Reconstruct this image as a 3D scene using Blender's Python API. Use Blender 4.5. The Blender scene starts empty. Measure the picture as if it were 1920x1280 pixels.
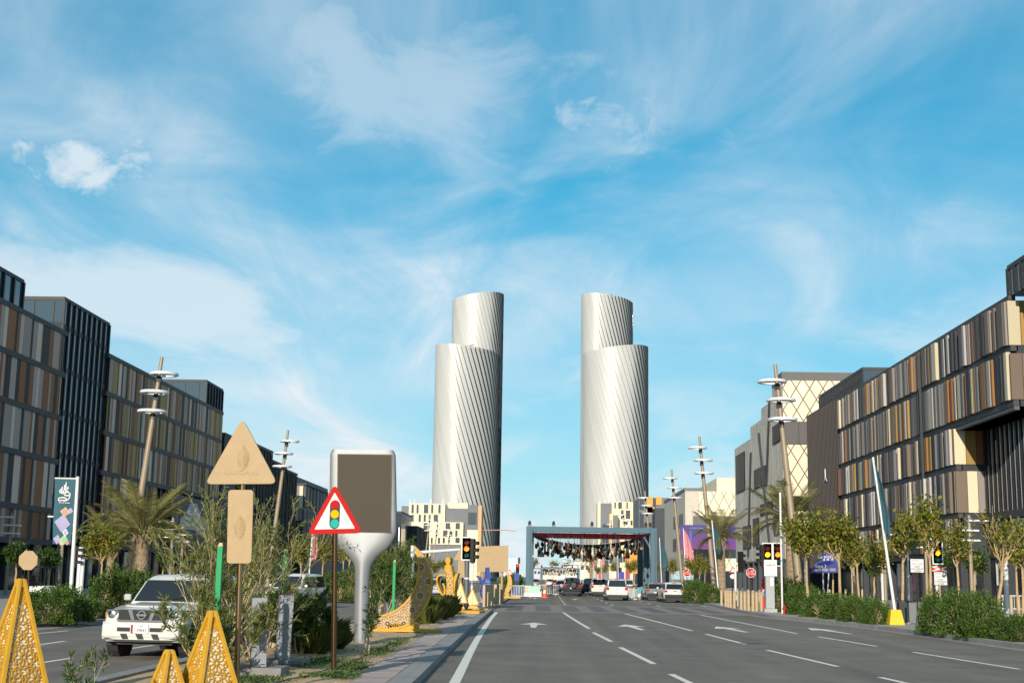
import bpy, math, random
import numpy as np
from mathutils import Vector, Matrix
from math import sin, cos, pi, radians, sqrt, atan2

scene = bpy.context.scene
COL = scene.collection
# ------------------------------------------------------------------ camera
F = 2500.0                       # focal length in photo pixels (1920 x 1280 photo)
CAMH = 1.95
ROLL = 0.016
PITCH = math.atan(0.176)
YAW = math.atan(0.0264)          # turned left of the street axis (+Y)
FW = Vector((-sin(YAW)*cos(PITCH), cos(YAW)*cos(PITCH), sin(PITCH)))
R0 = Vector((cos(YAW), sin(YAW), 0))
U0 = R0.cross(FW)
RC = R0*cos(ROLL) + U0*sin(ROLL)
UC = U0*cos(ROLL) - R0*sin(ROLL)
cam_d = bpy.data.cameras.new('camera')
cam_d.sensor_width = 36.0
cam_d.lens = F/1920*36
cam_d.clip_start = 0.1
cam_d.clip_end = 20000
cam = bpy.data.objects.new('camera', cam_d)
COL.objects.link(cam)
cam.matrix_world = Matrix(((RC.x, UC.x, -FW.x, 0), (RC.y, UC.y, -FW.y, 0), (RC.z, UC.z, -FW.z, CAMH), (0, 0, 0, 1)))
scene.camera = cam

# ------------------------------------------------------------------ light
SUN_AZ = radians(11)             # behind the camera, this much to the left
SUN_EL = radians(19)
EXPOSURE = 0.66
scene.view_settings.view_transform = 'Standard'
scene.view_settings.look = 'None'
scene.view_settings.exposure = EXPOSURE
scene.view_settings.gamma = 1.0
scene.view_settings.use_curve_mapping = False
sun_dir = Vector((-sin(SUN_AZ)*cos(SUN_EL), -cos(SUN_AZ)*cos(SUN_EL), sin(SUN_EL)))
sd = bpy.data.lights.new('sun', 'SUN')
sd.energy = 3.5
sd.angle = radians(0.5)
sd.color = (1.0, 0.91, 0.77)
so = bpy.data.objects.new('sun', sd)
COL.objects.link(so)
so.location = (0, 0, 60)
so.rotation_euler = sun_dir.to_track_quat('Z', 'Y').to_euler()

world = bpy.data.worlds.new('World')
scene.world = world
world.use_nodes = True
nt = world.node_tree
nt.nodes.clear()
def N(t, **k):
    n = nt.nodes.new(t)
    for a, b in k.items():
        setattr(n, a, b)
    return n
def L(a, b):
    nt.links.new(a, b)
def MATH(op, a, b=None, c=None, clamp=False):
    n = N('ShaderNodeMath', operation=op, use_clamp=clamp)
    for i, v in enumerate((a, b, c)):
        if v is None:
            continue
        if isinstance(v, (int, float)):
            n.inputs[i].default_value = v
        else:
            L(v, n.inputs[i])
    return n.outputs[0]
out = N('ShaderNodeOutputWorld')
bg = N('ShaderNodeBackground')
bg.inputs['Strength'].default_value = 0.10
sky = N('ShaderNodeTexSky', sky_type='NISHITA')
sky.sun_disc = False
sky.sun_elevation = SUN_EL
sky.sun_rotation = pi + SUN_AZ
sky.air_density = 1.0
sky.dust_density = 0.3
sky.ozone_density = 2.0
gm = N('ShaderNodeGamma'); gm.inputs[1].default_value = .65
L(sky.outputs[0], gm.inputs[0])
hs = N('ShaderNodeMixRGB', blend_type='MULTIPLY'); hs.inputs[0].default_value = 1
hs.inputs[2].default_value = (.17, 1.15, 1.45, 1)
L(gm.outputs[0], hs.inputs[1])
tc = N('ShaderNodeTexCoord')
sep = N('ShaderNodeSeparateXYZ')
L(tc.outputs['Generated'], sep.inputs[0])
zc = MATH('MAXIMUM', sep.outputs[2], 0.0)
den = MATH('ADD', zc, 0.16)
u = MATH('DIVIDE', sep.outputs[0], den)
v = MATH('DIVIDE', sep.outputs[1], den)
comb = N('ShaderNodeCombineXYZ')
L(MATH('MULTIPLY', u, 1.0), comb.inputs[0])
L(MATH('MULTIPLY', v, 0.7), comb.inputs[1])
def noise(scale, detail, rough, dist, off, vec):
    mp = N('ShaderNodeMapping')
    mp.inputs['Location'].default_value = off
    L(vec, mp.inputs[0])
    n = N('ShaderNodeTexNoise')
    n.inputs['Scale'].default_value = scale
    n.inputs['Detail'].default_value = detail
    n.inputs['Roughness'].default_value = rough
    n.inputs['Distortion'].default_value = dist
    L(mp.outputs[0], n.inputs['Vector'])
    return n.outputs[0]
def ramp(x, a, b):
    n = N('ShaderNodeMapRange', interpolation_type='SMOOTHSTEP')
    n.inputs[1].default_value = a
    n.inputs[2].default_value = b
    L(x, n.inputs[0])
    return n.outputs[0]
wv = N('ShaderNodeVectorMath', operation='MULTIPLY_ADD')    # bend the streaks
wn = N('ShaderNodeTexNoise'); wn.inputs['Scale'].default_value = .8; wn.inputs['Detail'].default_value = 2
L(comb.outputs[0], wn.inputs['Vector'])
L(wn.outputs['Color'], wv.inputs[0]); wv.inputs[1].default_value = (.9, .9, 0); L(comb.outputs[0], wv.inputs[2])
big = ramp(noise(.75, 3, .5, .2, (5.2, 0.6, 0), comb.outputs[0]), .38, .66)
mid = ramp(noise(1.9, 5, .55, .6, (1.3, 4.2, 0), wv.outputs[0]), .36, .74)
st = N('ShaderNodeMapping'); st.inputs['Scale'].default_value = (2.0, .95, 1); st.inputs['Rotation'].default_value = (0, 0, .5)
L(wv.outputs[0], st.inputs[0])
fine = ramp(noise(1.7, 9, .62, .8, (7.3, 2.2, 0), st.outputs[0]), .25, .8)
veil = MATH('MULTIPLY', MATH('ADD', MATH('MULTIPLY', mid, .65), MATH('MULTIPLY', big, .5), clamp=True), MATH('MULTIPLY_ADD', fine, .75, .32), clamp=True)
# small puffs of cumulus at fixed directions of the sky
def puff(px, py, wx, wy, seed, dens):
    d = (RC*((px-960)/F) - UC*((py-640)/F) + FW).normalized()
    rt = Vector((d.y, -d.x, 0)).normalized()
    up = rt.cross(d)
    def dotp(vec, s):
        n = N('ShaderNodeVectorMath', operation='DOT_PRODUCT')
        L(tc.outputs['Generated'], n.inputs[0])
        n.inputs[1].default_value = vec/s
        return n.outputs['Value']
    a = dotp(rt, wx/F)
    b = dotp(up, wy/F)
    r = MATH('SQRT', MATH('ADD', MATH('MULTIPLY', a, a), MATH('MULTIPLY', b, b)))
    c2 = N('ShaderNodeCombineXYZ')
    L(a, c2.inputs[0]); L(MATH('MULTIPLY', b, .7), c2.inputs[1])
    nz = noise(1.6, 8, .6, .4, (seed, seed*.7, 0), c2.outputs[0])
    k = MATH('ADD', MATH('SUBTRACT', 1.0, r), MATH('MULTIPLY', MATH('SUBTRACT', nz, .5), 2.6))
    front = ramp(dotp(d, 1.0), .5, .6)
    return MATH('MULTIPLY', MATH('MULTIPLY', ramp(k, .05, .95), dens), front)
p1 = puff(172, 305, 150, 85, 4.4, .85)
p2 = puff(1155, 230, 130, 85, 9.2, .5)
low = ramp(MATH('SUBTRACT', .30, zc), .0, .34)
cl = MATH('ADD', MATH('MULTIPLY', veil, .88), MATH('MULTIPLY', low, .62), clamp=True)
banks = MATH('MAXIMUM', MATH('MAXIMUM', puff(300, 560, 760, 210, 2.1, .78), puff(800, 160, 520, 230, 6.3, .50)), MATH('MAXIMUM', puff(1790, 640, 420, 120, 7.7, .55), puff(1830, 400, 200, 60, 3.3, .35)))
cl = MATH('MAXIMUM', MATH('MAXIMUM', cl, banks), MATH('MAXIMUM', p1, p2))
cmix = N('ShaderNodeMixRGB')
L(cl, cmix.inputs[0])
L(hs.outputs[0], cmix.inputs[1])
cmix.inputs[2].default_value = (5.0, 5.5, 5.85, 1)
L(cmix.outputs[0], bg.inputs[0])
L(bg.outputs[0], out.inputs[0])

# ------------------------------------------------------------------ helpers
def ray(px, py):
    return RC*((px-960)/F) - UC*((py-640)/F) + FW
def G(px, py, z=0.0):
    """photo pixel -> point on the level plane z"""
    d = ray(px, py)
    t = (z-CAMH)/d.z
    return Vector((d.x*t, d.y*t, z))
def at(px, py, Y):
    """photo pixel -> point at distance Y along the street"""
    d = ray(px, py)
    t = Y/d.y
    return Vector((d.x*t, Y, CAMH+d.z*t))
def X(px, Y, py=1090):
    return at(px, py, Y).x

class MB:
    def __init__(s):
        s.v = []; s.f = []
    def add(s, vs, fs):
        o = len(s.v)
        s.v += [tuple(p) for p in vs]
        s.f += [tuple(i+o for i in f) for f in fs]
        return s
    def box(s, c, d, rz=0.0):
        cx, cy, cz = c; x, y, z = d[0]/2, d[1]/2, d[2]/2
        ca, sa = cos(rz), sin(rz)
        P = []
        for sx, sy, sz in ((-1,-1,-1),(1,-1,-1),(1,1,-1),(-1,1,-1),(-1,-1,1),(1,-1,1),(1,1,1),(-1,1,1)):
            a, b = sx*x, sy*y
            P.append((cx+a*ca-b*sa, cy+a*sa+b*ca, cz+sz*z))
        return s.add(P, [(0,3,2,1),(4,5,6,7),(0,1,5,4),(1,2,6,5),(2,3,7,6),(3,0,4,7)])
    def box2(s, a, b):
        return s.box([(a[i]+b[i])/2 for i in range(3)], [abs(b[i]-a[i]) for i in range(3)])
    def hexa(s, P):
        return s.add(P, [(0,3,2,1),(4,5,6,7),(0,1,5,4),(1,2,6,5),(2,3,7,6),(3,0,4,7)])
    def tube(s, pts, rad, n=8, cap=True):
        pts = [Vector(p) for p in pts]
        if isinstance(rad, (int, float)):
            rad = [rad]*len(pts)
        rings = []
        ref = None
        for i, p in enumerate(pts):
            a = pts[max(i-1, 0)]; b = pts[min(i+1, len(pts)-1)]
            t = (b-a)
            if t.length < 1e-9: t = Vector((0,0,1))
            t.normalize()
            if ref is None:
                ref = Vector((0,0,1)) if abs(t.z) < .9 else Vector((1,0,0))
            x = t.cross(ref)
            if x.length < 1e-6: x = t.cross(Vector((0,1,0)))
            x.normalize(); y = x.cross(t); ref = y
            rings.append([p + (x*cos(2*pi*k/n) + y*sin(2*pi*k/n))*rad[i] for k in range(n)])
        vs = [q for r in rings for q in r]
        fs = []
        for i in range(len(rings)-1):
            for k in range(n):
                fs.append((i*n+k, i*n+(k+1)%n, (i+1)*n+(k+1)%n, (i+1)*n+k))
        if cap:
            fs.append(tuple(range(n))[::-1]); fs.append(tuple((len(rings)-1)*n+k for k in range(n)))
        return s.add(vs, fs)
    def lathe(s, prof, n=16, c=(0,0,0), sx=1.0, sy=1.0):
        vs = []; fs = []
        for r, z in prof:
            for k in range(n):
                a = 2*pi*k/n
                vs.append((c[0]+r*cos(a)*sx, c[1]+r*sin(a)*sy, c[2]+z))
        for i in range(len(prof)-1):
            for k in range(n):
                fs.append((i*n+k, i*n+(k+1)%n, (i+1)*n+(k+1)%n, (i+1)*n+k))
        fs.append(tuple(range(n))[::-1]); fs.append(tuple((len(prof)-1)*n+k for k in range(n)))
        return s.add(vs, fs)
    def prism(s, poly, o, ax, ay, an, t):
        """polygon (2D) in plane o + x*ax + y*ay, thickness t along an (centred)"""
        o = Vector(o); ax = Vector(ax); ay = Vector(ay); an = Vector(an)
        n = len(poly)
        vs = [o+ax*x+ay*y-an*t/2 for x, y in poly] + [o+ax*x+ay*y+an*t/2 for x, y in poly]
        fs = [tuple(range(n)), tuple(range(2*n-1, n-1, -1))]
        fs += [(i, i+n, (i+1) % n+n, (i+1) % n) for i in range(n)]
        return s.add(vs, fs)
    def mesh(s, name='mesh', mat=None, smooth=False):
        me = bpy.data.meshes.new(name)
        me.from_pydata(s.v, [], s.f)
        if mat: me.materials.append(mat)
        if smooth:
            me.polygons.foreach_set('use_smooth', [True]*len(me.polygons))
        me.update()
        return me

def tri_fix(me):
    import bmesh
    bm = bmesh.new(); bm.from_mesh(me)
    bmesh.ops.recalc_face_normals(bm, faces=bm.faces)
    bm.to_mesh(me); bm.free()

def obj(name, mb, mat, parent=None, smooth=False, bevel=0, loc=None, rot=None, label=None, fix=False):
    me = mb if isinstance(mb, bpy.types.Mesh) else mb.mesh(name, mat, smooth)
    if fix: tri_fix(me)
    o = bpy.data.objects.new(name, me)
    COL.objects.link(o)
    if parent: o.parent = parent
    if loc is not None: o.location = loc
    if rot is not None: o.rotation_euler = rot
    if bevel:
        m = o.modifiers.new('bevel', 'BEVEL'); m.width = bevel; m.segments = 2; m.limit_method = 'ANGLE'
    if smooth == 2:
        me.polygons.foreach_set('use_smooth', [True]*len(me.polygons))
        me.set_sharp_from_angle(angle=radians(40))
    if label: o['label'] = label
    return o
def tag(o, label, cat, group=None):
    o['label'] = label; o['category'] = cat
    if group: o['group'] = group
    return o
def thing(name, label, cat, loc=(0,0,0), rz=0.0, group=None):
    o = bpy.data.objects.new(name, None)
    COL.objects.link(o)
    o.empty_display_size = .3
    o.location = loc; o.rotation_euler = (0, 0, rz)
    return tag(o, label, cat, group)
def struct(name, mb, mat, **k):
    o = obj(name, mb, mat, **k)
    o['kind'] = 'structure'
    return o
CHILD = {}
def dup(root, label, loc=None, rz=None, scale=None, group=None, parent=None):
    r = root.copy()
    COL.objects.link(r)
    if parent is not None: r.parent = parent
    if label: r['label'] = label
    if group: r['group'] = group
    if loc is not None: r.location = loc
    if rz is not None: r.rotation_euler = (r.rotation_euler[0], r.rotation_euler[1], rz)
    if scale is not None: r.scale = scale if hasattr(scale, '__len__') else (scale,)*3
    for ch in CHILDREN.get(root.name, root.children):
        c = ch.copy(); COL.objects.link(c); c.parent = r
        for g in ch.children:
            d = g.copy(); COL.objects.link(d); d.parent = c
    return r
CHILDREN = {}

# ------------------------------------------------------------------ materials
MATS = {}
def M(name, col, rough=.6, metal=0.0, var=0.0, scale=3.0, bump=0.0, bscale=40.0, emit=0.0, rnd=0.0, spec=.3, coat=0.0, col2=None):
    if name in MATS: return MATS[name]
    m = bpy.data.materials.new(name)
    m.use_nodes = True
    t = m.node_tree; n = t.nodes; b = n['Principled BSDF']
    b.inputs['Roughness'].default_value = rough
    b.inputs['Metallic'].default_value = metal
    b.inputs['Specular IOR Level'].default_value = spec
    if coat: b.inputs['Coat Weight'].default_value = coat; b.inputs['Coat Roughness'].default_value = .06
    c4 = tuple(col)+(1,)
    b.inputs['Base Color'].default_value = c4
    src = None
    if var or col2 or bump:
        tcn = n.new('ShaderNodeTexCoord')
    if var or col2:
        nz = n.new('ShaderNodeTexNoise'); nz.inputs['Scale'].default_value = scale
        nz.inputs['Detail'].default_value = 8; nz.inputs['Roughness'].default_value = .65
        t.links.new(tcn.outputs['Object'], nz.inputs['Vector'])
        mr = n.new('ShaderNodeMapRange'); mr.inputs[1].default_value = .3; mr.inputs[2].default_value = .7
        t.links.new(nz.outputs[0], mr.inputs[0])
        mx = n.new('ShaderNodeMixRGB')
        if col2:
            mx.inputs[1].default_value = c4; mx.inputs[2].default_value = tuple(col2)+(1,)
        else:
            mx.inputs[1].default_value = tuple(max(0, x*(1-var)) for x in col)+(1,)
            mx.inputs[2].default_value = tuple(x*(1+var) for x in col)+(1,)
        t.links.new(mr.outputs[0], mx.inputs[0])
        src = mx.outputs[0]
    if rnd:
        oi = n.new('ShaderNodeObjectInfo')
        mr2 = n.new('ShaderNodeMapRange'); mr2.inputs[3].default_value = 1-rnd; mr2.inputs[4].default_value = 1+rnd
        t.links.new(oi.outputs['Random'], mr2.inputs[0])
        vm = n.new('ShaderNodeVectorMath'); vm.operation = 'SCALE'
        if src: t.links.new(src, vm.inputs[0])
        else: vm.inputs[0].default_value = col
        t.links.new(mr2.outputs[0], vm.inputs['Scale'])
        src = vm.outputs[0]
    if src: t.links.new(src, b.inputs['Base Color'])
    if bump:
        nz = n.new('ShaderNodeTexNoise'); nz.inputs['Scale'].default_value = bscale; nz.inputs['Detail'].default_value = 6
        t.links.new(tcn.outputs['Object'], nz.inputs['Vector'])
        bp = n.new('ShaderNodeBump'); bp.inputs['Strength'].default_value = bump; bp.inputs['Distance'].default_value = .02
        t.links.new(nz.outputs[0], bp.inputs['Height'])
        t.links.new(bp.outputs[0], b.inputs['Normal'])
    if emit:
        b.inputs['Emission Color'].default_value = c4
        b.inputs['Emission Strength'].default_value = emit
    MATS[name] = m
    return m
def leafmat(name, c1, c2, trans=.35, c3=None):
    m = bpy.data.materials.new(name); m.use_nodes = True
    t = m.node_tree; n = t.nodes; n.clear()
    o = n.new('ShaderNodeOutputMaterial')
    g = n.new('ShaderNodeNewGeometry')
    r = n.new('ShaderNodeValToRGB')
    r.color_ramp.elements[0].color = c1+(1,); r.color_ramp.elements[1].color = c2+(1,)
    if c3:
        e = r.color_ramp.elements.new(.9); e.color = c2+(1,)
        r.color_ramp.elements[-1].color = c3+(1,)
    t.links.new(g.outputs['Random Per Island'], r.inputs[0])
    d = n.new('ShaderNodeBsdfPrincipled'); d.inputs['Roughness'].default_value = .5
    d.inputs['Specular IOR Level'].default_value = .35
    tr = n.new('ShaderNodeBsdfTranslucent')
    mx = n.new('ShaderNodeMixShader'); mx.inputs[0].default_value = trans
    t.links.new(r.outputs[0], d.inputs['Base Color']); t.links.new(r.outputs[0], tr.inputs['Color'])
    t.links.new(d.outputs[0], mx.inputs[1]); t.links.new(tr.outputs[0], mx.inputs[2])
    t.links.new(mx.outputs[0], o.inputs[0])
    MATS[name] = m
    return m
white = M('white_paint', (.64, .63, .60), .45)
black = M('black_plastic', (.015, .015, .016), .5)
dark_metal = M('dark_metal', (.05, .052, .058), .45, .5)
steel = M('galvanised_steel', (.55, .56, .57), .4, .6, var=.1, scale=6)
tan = M('tan_sign_paint', (.38, .262, .138), .55, var=.07, scale=5)
gold = M('golden_yellow_paint', (.52, .285, .026), .45, var=.10, scale=4)
bronze = M('bronze_pole', (.13, .075, .04), .28, .9)
brass = M('brass_pole', (.30, .20, .10), .25, .95)
concrete = M('concrete', (.36, .35, .33), .85, var=.16, scale=3, bump=.3, bscale=60)
red_paint = M('red_paint', (.62, .03, .025), .4)
tyre_m = M('tyre_rubber', (.02, .02, .021), .8)
glass_dark = M('dark_glass', (.02, .024, .03), .06, 0, spec=.8)
def text(parent, name, body, size, mat, loc, rot, depth=.004, align='CENTER', sx=1.0):
    cu = bpy.data.curves.new('text', 'FONT')
    cu.body = body; cu.size = size; cu.align_x = align; cu.align_y = 'CENTER'; cu.extrude = depth; cu.resolution_u = 3
    to = bpy.data.objects.new('text_source', cu)
    COL.objects.link(to)
    dg = bpy.context.evaluated_depsgraph_get()
    me = bpy.data.meshes.new_from_object(to.evaluated_get(dg))
    bpy.data.objects.remove(to); bpy.data.curves.remove(cu)
    me.materials.clear(); me.materials.append(mat)
    o = obj(name, me, mat, parent, loc=loc, rot=rot)
    o.scale = (sx, 1, 1)
    return o
FRONT = (pi/2, 0, 0)             # text that faces the camera side (-Y)
ORD = ['nearest', 'second', 'third', 'fourth', 'fifth', 'sixth', 'seventh', 'eighth', 'ninth', 'tenth', 'eleventh', 'twelfth',
       'thirteenth', 'fourteenth', 'fifteenth', 'sixteenth', 'seventeenth', 'eighteenth', 'nineteenth', 'twentieth', 'twenty-first', 'twenty-second', 'twenty-third', 'twenty-fourth', 'twenty-fifth']
NRM = ['first']+ORD[1:]
# ------------------------------------------------------------------ setting: ground, roads, kerbs, markings
def asphalt_mat():
    m = M('asphalt', (.178, .152, .125), .82, var=.19, scale=.5, bump=.35, bscale=220)
    t = m.node_tree; n = t.nodes; b = n['Principled BSDF']
    src = b.inputs['Base Color'].links[0].from_socket
    tcn = n.new('ShaderNodeTexCoord')
    mp = n.new('ShaderNodeMapping'); mp.inputs['Scale'].default_value = (1.1, .03, 1)
    t.links.new(tcn.outputs['Object'], mp.inputs[0])
    nz = n.new('ShaderNodeTexNoise'); nz.inputs['Scale'].default_value = 1.0; nz.inputs['Detail'].default_value = 5
    t.links.new(mp.outputs[0], nz.inputs['Vector'])
    sp = n.new('ShaderNodeTexNoise'); sp.inputs['Scale'].default_value = 45; sp.inputs['Detail'].default_value = 3
    t.links.new(tcn.outputs['Object'], sp.inputs['Vector'])
    a = n.new('ShaderNodeMath'); a.operation = 'MULTIPLY_ADD'
    t.links.new(nz.outputs[0], a.inputs[0]); a.inputs[1].default_value = .85; a.inputs[2].default_value = .33
    a2 = n.new('ShaderNodeMath'); a2.operation = 'MULTIPLY_ADD'
    t.links.new(sp.outputs[0], a2.inputs[0]); a2.inputs[1].default_value = .5; a2.inputs[2].default_value = .0
    a3 = n.new('ShaderNodeMath'); a3.operation = 'ADD'
    t.links.new(a.outputs[0], a3.inputs[0]); t.links.new(a2.outputs[0], a3.inputs[1])
    vm = n.new('ShaderNodeVectorMath'); vm.operation = 'SCALE'
    t.links.new(src, vm.inputs[0]); t.links.new(a3.outputs[0], vm.inputs['Scale'])
    t.links.new(vm.outputs[0], b.inputs['Base Color'])
    return m
asphalt = asphalt_mat()
paving = M('pale_stone_paving', (.34, .31, .28), .8, var=.12, scale=.5, bump=.2, bscale=8)
sand = M('sandy_soil', (.47, .33, .19), .95, var=.22, scale=1.6, bump=.8, bscale=18)
kerb_m = M('kerb_stone', (.27, .26, .25), .85, var=.13, scale=2.5, bump=.3, bscale=50, rnd=.10)
paver_m = M('pinkish_pavers', (.37, .30, .27), .85, var=.10, scale=2.0, bump=.2, bscale=60, rnd=.05)
joint_m = M('paver_joint', (.30, .24, .21), .9, var=.1, scale=5)
line_m = M('road_paint', (.84, .79, .68), .7, scale=7, col2=(.62, .58, .50))
cross_m = M('crossing_pavers', (.26, .21, .185), .85, var=.12, scale=1.2, bump=.2, bscale=30)
cross_d = M('crossing_dark_pavers', (.135, .13, .128), .85, var=.1, scale=1.5, rnd=.08)

def sheet(pts, z):
    mb = MB(); mb.add([(p[0], p[1], z) for p in pts], [tuple(range(len(pts)))]); return mb
struct('ground', sheet([(-6000, -300), (6000, -300), (6000, 9000), (-6000, 9000)], -.03), paving)
# right kerb line of the main carriageway
KR = [Vector((17.2, -6, 0))]+[G(a, b_) for a, b_ in ((1920, 1217), (1657, 1180.5), (1440, 1157))]
KR += [Vector((KR[-1].x-.15, 82, 0)), G(1320, 1133), G(1290, 1125), Vector((13.6, 200, 0)), Vector((13.6, 1400, 0))]
KRY = [p.y for p in KR]; KRX = [p.x for p in KR]
def krx(y): return float(np.interp(y, KRY, KRX))
# left kerb line of the main carriageway, from the photograph
kerb_px = [(788, 1280), (830, 1235), (877, 1188), (934, 1137)]
KL = [G(a, b) for a, b in kerb_px]
XM = KL[-1].x                                               # straight beyond the crossing
KL = [Vector((KL[0].x+.35, 4, 0)), Vector((KL[0].x+.12, 14, 0))] + KL
KLY = [p.y for p in KL]; KLX = [p.x for p in KL]
def kx(y): return float(np.interp(y, KLY, KLX))
XLM = -7.6                                                  # median edge to the left carriageway
XL = -18.3                                                  # far kerb of the left carriageway
road = sheet([(kx(-6), -6)]+[(p.x, p.y) for p in KL]+[(XM, 1400)]+[(p.x, p.y) for p in KR][::-1], 0)
struct('road', road, asphalt)
struct('side_road', sheet([(XL, -6), (XLM, -6), (XLM, 1400), (XL, 1400)], 0), asphalt)
# raised pavements beyond both kerbs
def slab(x0, x1, y0, y1, z): return MB().box2((x0, y0, -.1), (x1, y1, z))
pr = MB()
pk = [(p.x+.28, p.y) for p in KR]
pr.add([(a, b_, .13) for a, b_ in pk]+[(38.2, 1400, .13), (38.2, -6, .13)], [tuple(range(len(pk)+2))[::-1]])
struct('promenade_right', pr, paving, fix=True)
struct('promenade_left', slab(-46.2, XL-.3, -6, 1400, .13), paving)
# median: soil bed, paver strip, kerb stones
pav_px = [(652, 1280), (699, 1246), (765, 1209), (815, 1176), (860, 1152)]
PV = [G(a, b, .14) for a, b in pav_px]
PV = [Vector((PV[0].x-.1, 4, 0)), Vector((PV[0].x-.02, 14, 0))]+PV
PVY = [p.y for p in PV]; PVX = [p.x for p in PV]
def pxx(y): return float(np.interp(y, PVY, PVX))
ys = list(np.arange(4, 77, 1.0))
def soil():
    mb = MB(); rng = random.Random(3)
    xs = np.linspace(0, 1, 14)
    V = []
    for y in ys:
        a, b = XLM+.28, pxx(y)-.02
        for t in xs:
            e = min(t, 1-t)*6
            V.append((a+(b-a)*t, y, .10+.05*min(1, e)*(.6+.5*sin(y*1.3+t*9)+.5*sin(y*.7-t*17))+rng.uniform(-.012, .012)))
    n = len(xs); Fc = []
    for i in range(len(ys)-1):
        for k in range(n-1):
            Fc.append((i*n+k, i*n+k+1, (i+1)*n+k+1, (i+1)*n+k))
    mb.add(V, Fc); return mb
struct('median_soil', soil(), sand, smooth=True)
def paving_base():
    mb = MB(); V = []; Fc = []
    for i, y in enumerate(ys):
        V += [(pxx(y), y, .0), (pxx(y), y, .132), (kx(y)-.40, y, .132), (kx(y)-.40, y, 0)]
        if i:
            o = (i-1)*4
            for k in range(3): Fc.append((o+k, o+k+1, o+k+5, o+k+4))
    mb.add(V, Fc); return mb
mp_ = struct('median_pavement', paving_base(), joint_m)
# pavers, proud of the joints
mbn = MB(); rp = random.Random(5); rp_obj = []
unit = MB().box((0, 0, 0), (1, 1, 1)).mesh('paver', paver_m)
def place_unit(name, me, parent, c, d, rz=0.0, rx=0.0):
    o = bpy.data.objects.new(name, me); COL.objects.link(o)
    if parent is not None: o.parent = parent
    o.location = c; o.scale = d; o.rotation_euler = (rx, 0, rz)
    return o
for yi in range(int((76-18)/.4)):
    y = 18+yi*.4
    a, b = pxx(y+.2)+.04, kx(y+.2)-.44
    nx = max(1, int((b-a)/.4)); w = (b-a)/nx
    for k in range(nx):
        cx = a+(k+.5)*w; cz = .128+rp.uniform(-.002, .003)
        if y < 33 and len(rp_obj) < 290:
            rp_obj.append(place_unit('paver', unit, mp_, (cx, y+.2, cz), (w-.022, .378, .022)))
        else:
            mbn.box((cx, y+.2, cz), (w-.022, .378, .022))
pf = obj('distant_pavers', mbn, paver_m, mp_); pf['kind'] = 'stuff'
# median beyond the crossing
struct('median_far', slab(XLM+.25, XM-.4, 96, 1400, .135), paving)
struct('median_crossing', slab(XLM+.02, XM-.02, 76.5, 95.5, .012), cross_m)
# kerbs: stones of about one metre, each its own piece
def kerb(name, fx, y0, y1, side, far):
    """fx(y): x of the road edge; side=+1 when the pavement lies on +x"""
    w = .30 if side > 0 or name != 'median_kerb' else .40
    base = MB()
    yy = list(np.arange(y0, far, 4.0))+[far]
    V = []; Fc = []
    for i, y in enumerate(yy):
        a, b = fx(y)+side*.02, fx(y)+side*(w-.02)
        V += [(a, y, -.05), (a, y, .125), (b, y, .125), (b, y, -.05)]
        if i:
            o = (i-1)*4
            for k in range(3): Fc.append((o+k, o+k+1, o+k+5, o+k+4))
    base.add(V, Fc)
    root = struct(name, base, joint_m)
    st = MB().box((0, 0, 0), (1, 1, 1)).mesh('kerb_stone', kerb_m)
    y = y0
    while y < y1:
        x0, x1 = fx(y), fx(y+1)
        o = place_unit('kerb_stone', st, root, ((x0+x1)/2+side*w/2, y+.5, .045), (w, .988, .21), rz=-atan2(x1-x0, 1))
        y += 1
    return root
kerb('median_kerb', kx, 14, 76, -1, 76)
kerb('right_kerb', krx, 30, 150, 1, 1400)
kerb('median_far_kerb', lambda y: XM, 96, 160, -1, 1400)
kerb('median_side_kerb', lambda y: XLM, 16, 76, 1, 76)
kerb('left_kerb', lambda y: XL, 40, 130, -1, 1400)
# concrete gutter along the right kerb
gp = [(krx(y), y) for y in list(range(-6, 130, 4))+[1400]]
gm_ = MB(); gv = []; gf = []
for i, (x_, y_) in enumerate(gp):
    gv += [(x_-.45, y_, .004), (x_-.01, y_, .004)]
    if i: gf.append((2*i-2, 2*i-1, 2*i+1, 2*i))
gm_.add(gv, gf)
struct('gutter', gm_, M('gutter_concrete', (.27, .25, .225), .85, var=.15, scale=1.5))
# raised paved crossing across the main road
YC0, YC1 = 76.5, 95.5
xc = struct('paved_crossing', sheet([(kx(YC0)+.02, YC0), (krx(YC0)-.02, YC0), (krx(YC1)-.02, YC1), (XM+.02, YC1)], .006), cross_m)
obj('crossing_edge', sheet([(kx(YC0)+.02, YC0-.45), (krx(YC0)-.6, YC0-.45), (krx(YC0)-.6, YC0-.02), (kx(YC0)+.02, YC0-.02)], .0085), kerb_m, xc)
obj('crossing_edge', sheet([(XM+.02, YC1+.02), (krx(YC1)-.6, YC1+.02), (krx(YC1)-.6, YC1+.5), (XM+.02, YC1+.5)], .0085), kerb_m, xc)
for k in range(8):
    x = -2.2+k*1.72
    obj('dark_paving_panel', sheet([(x, YC0+2.6), (x+.95, YC0+2.6), (x+.85, YC1-2.4), (x-.1, YC1-2.4)], .0105), cross_d, xc)
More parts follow.
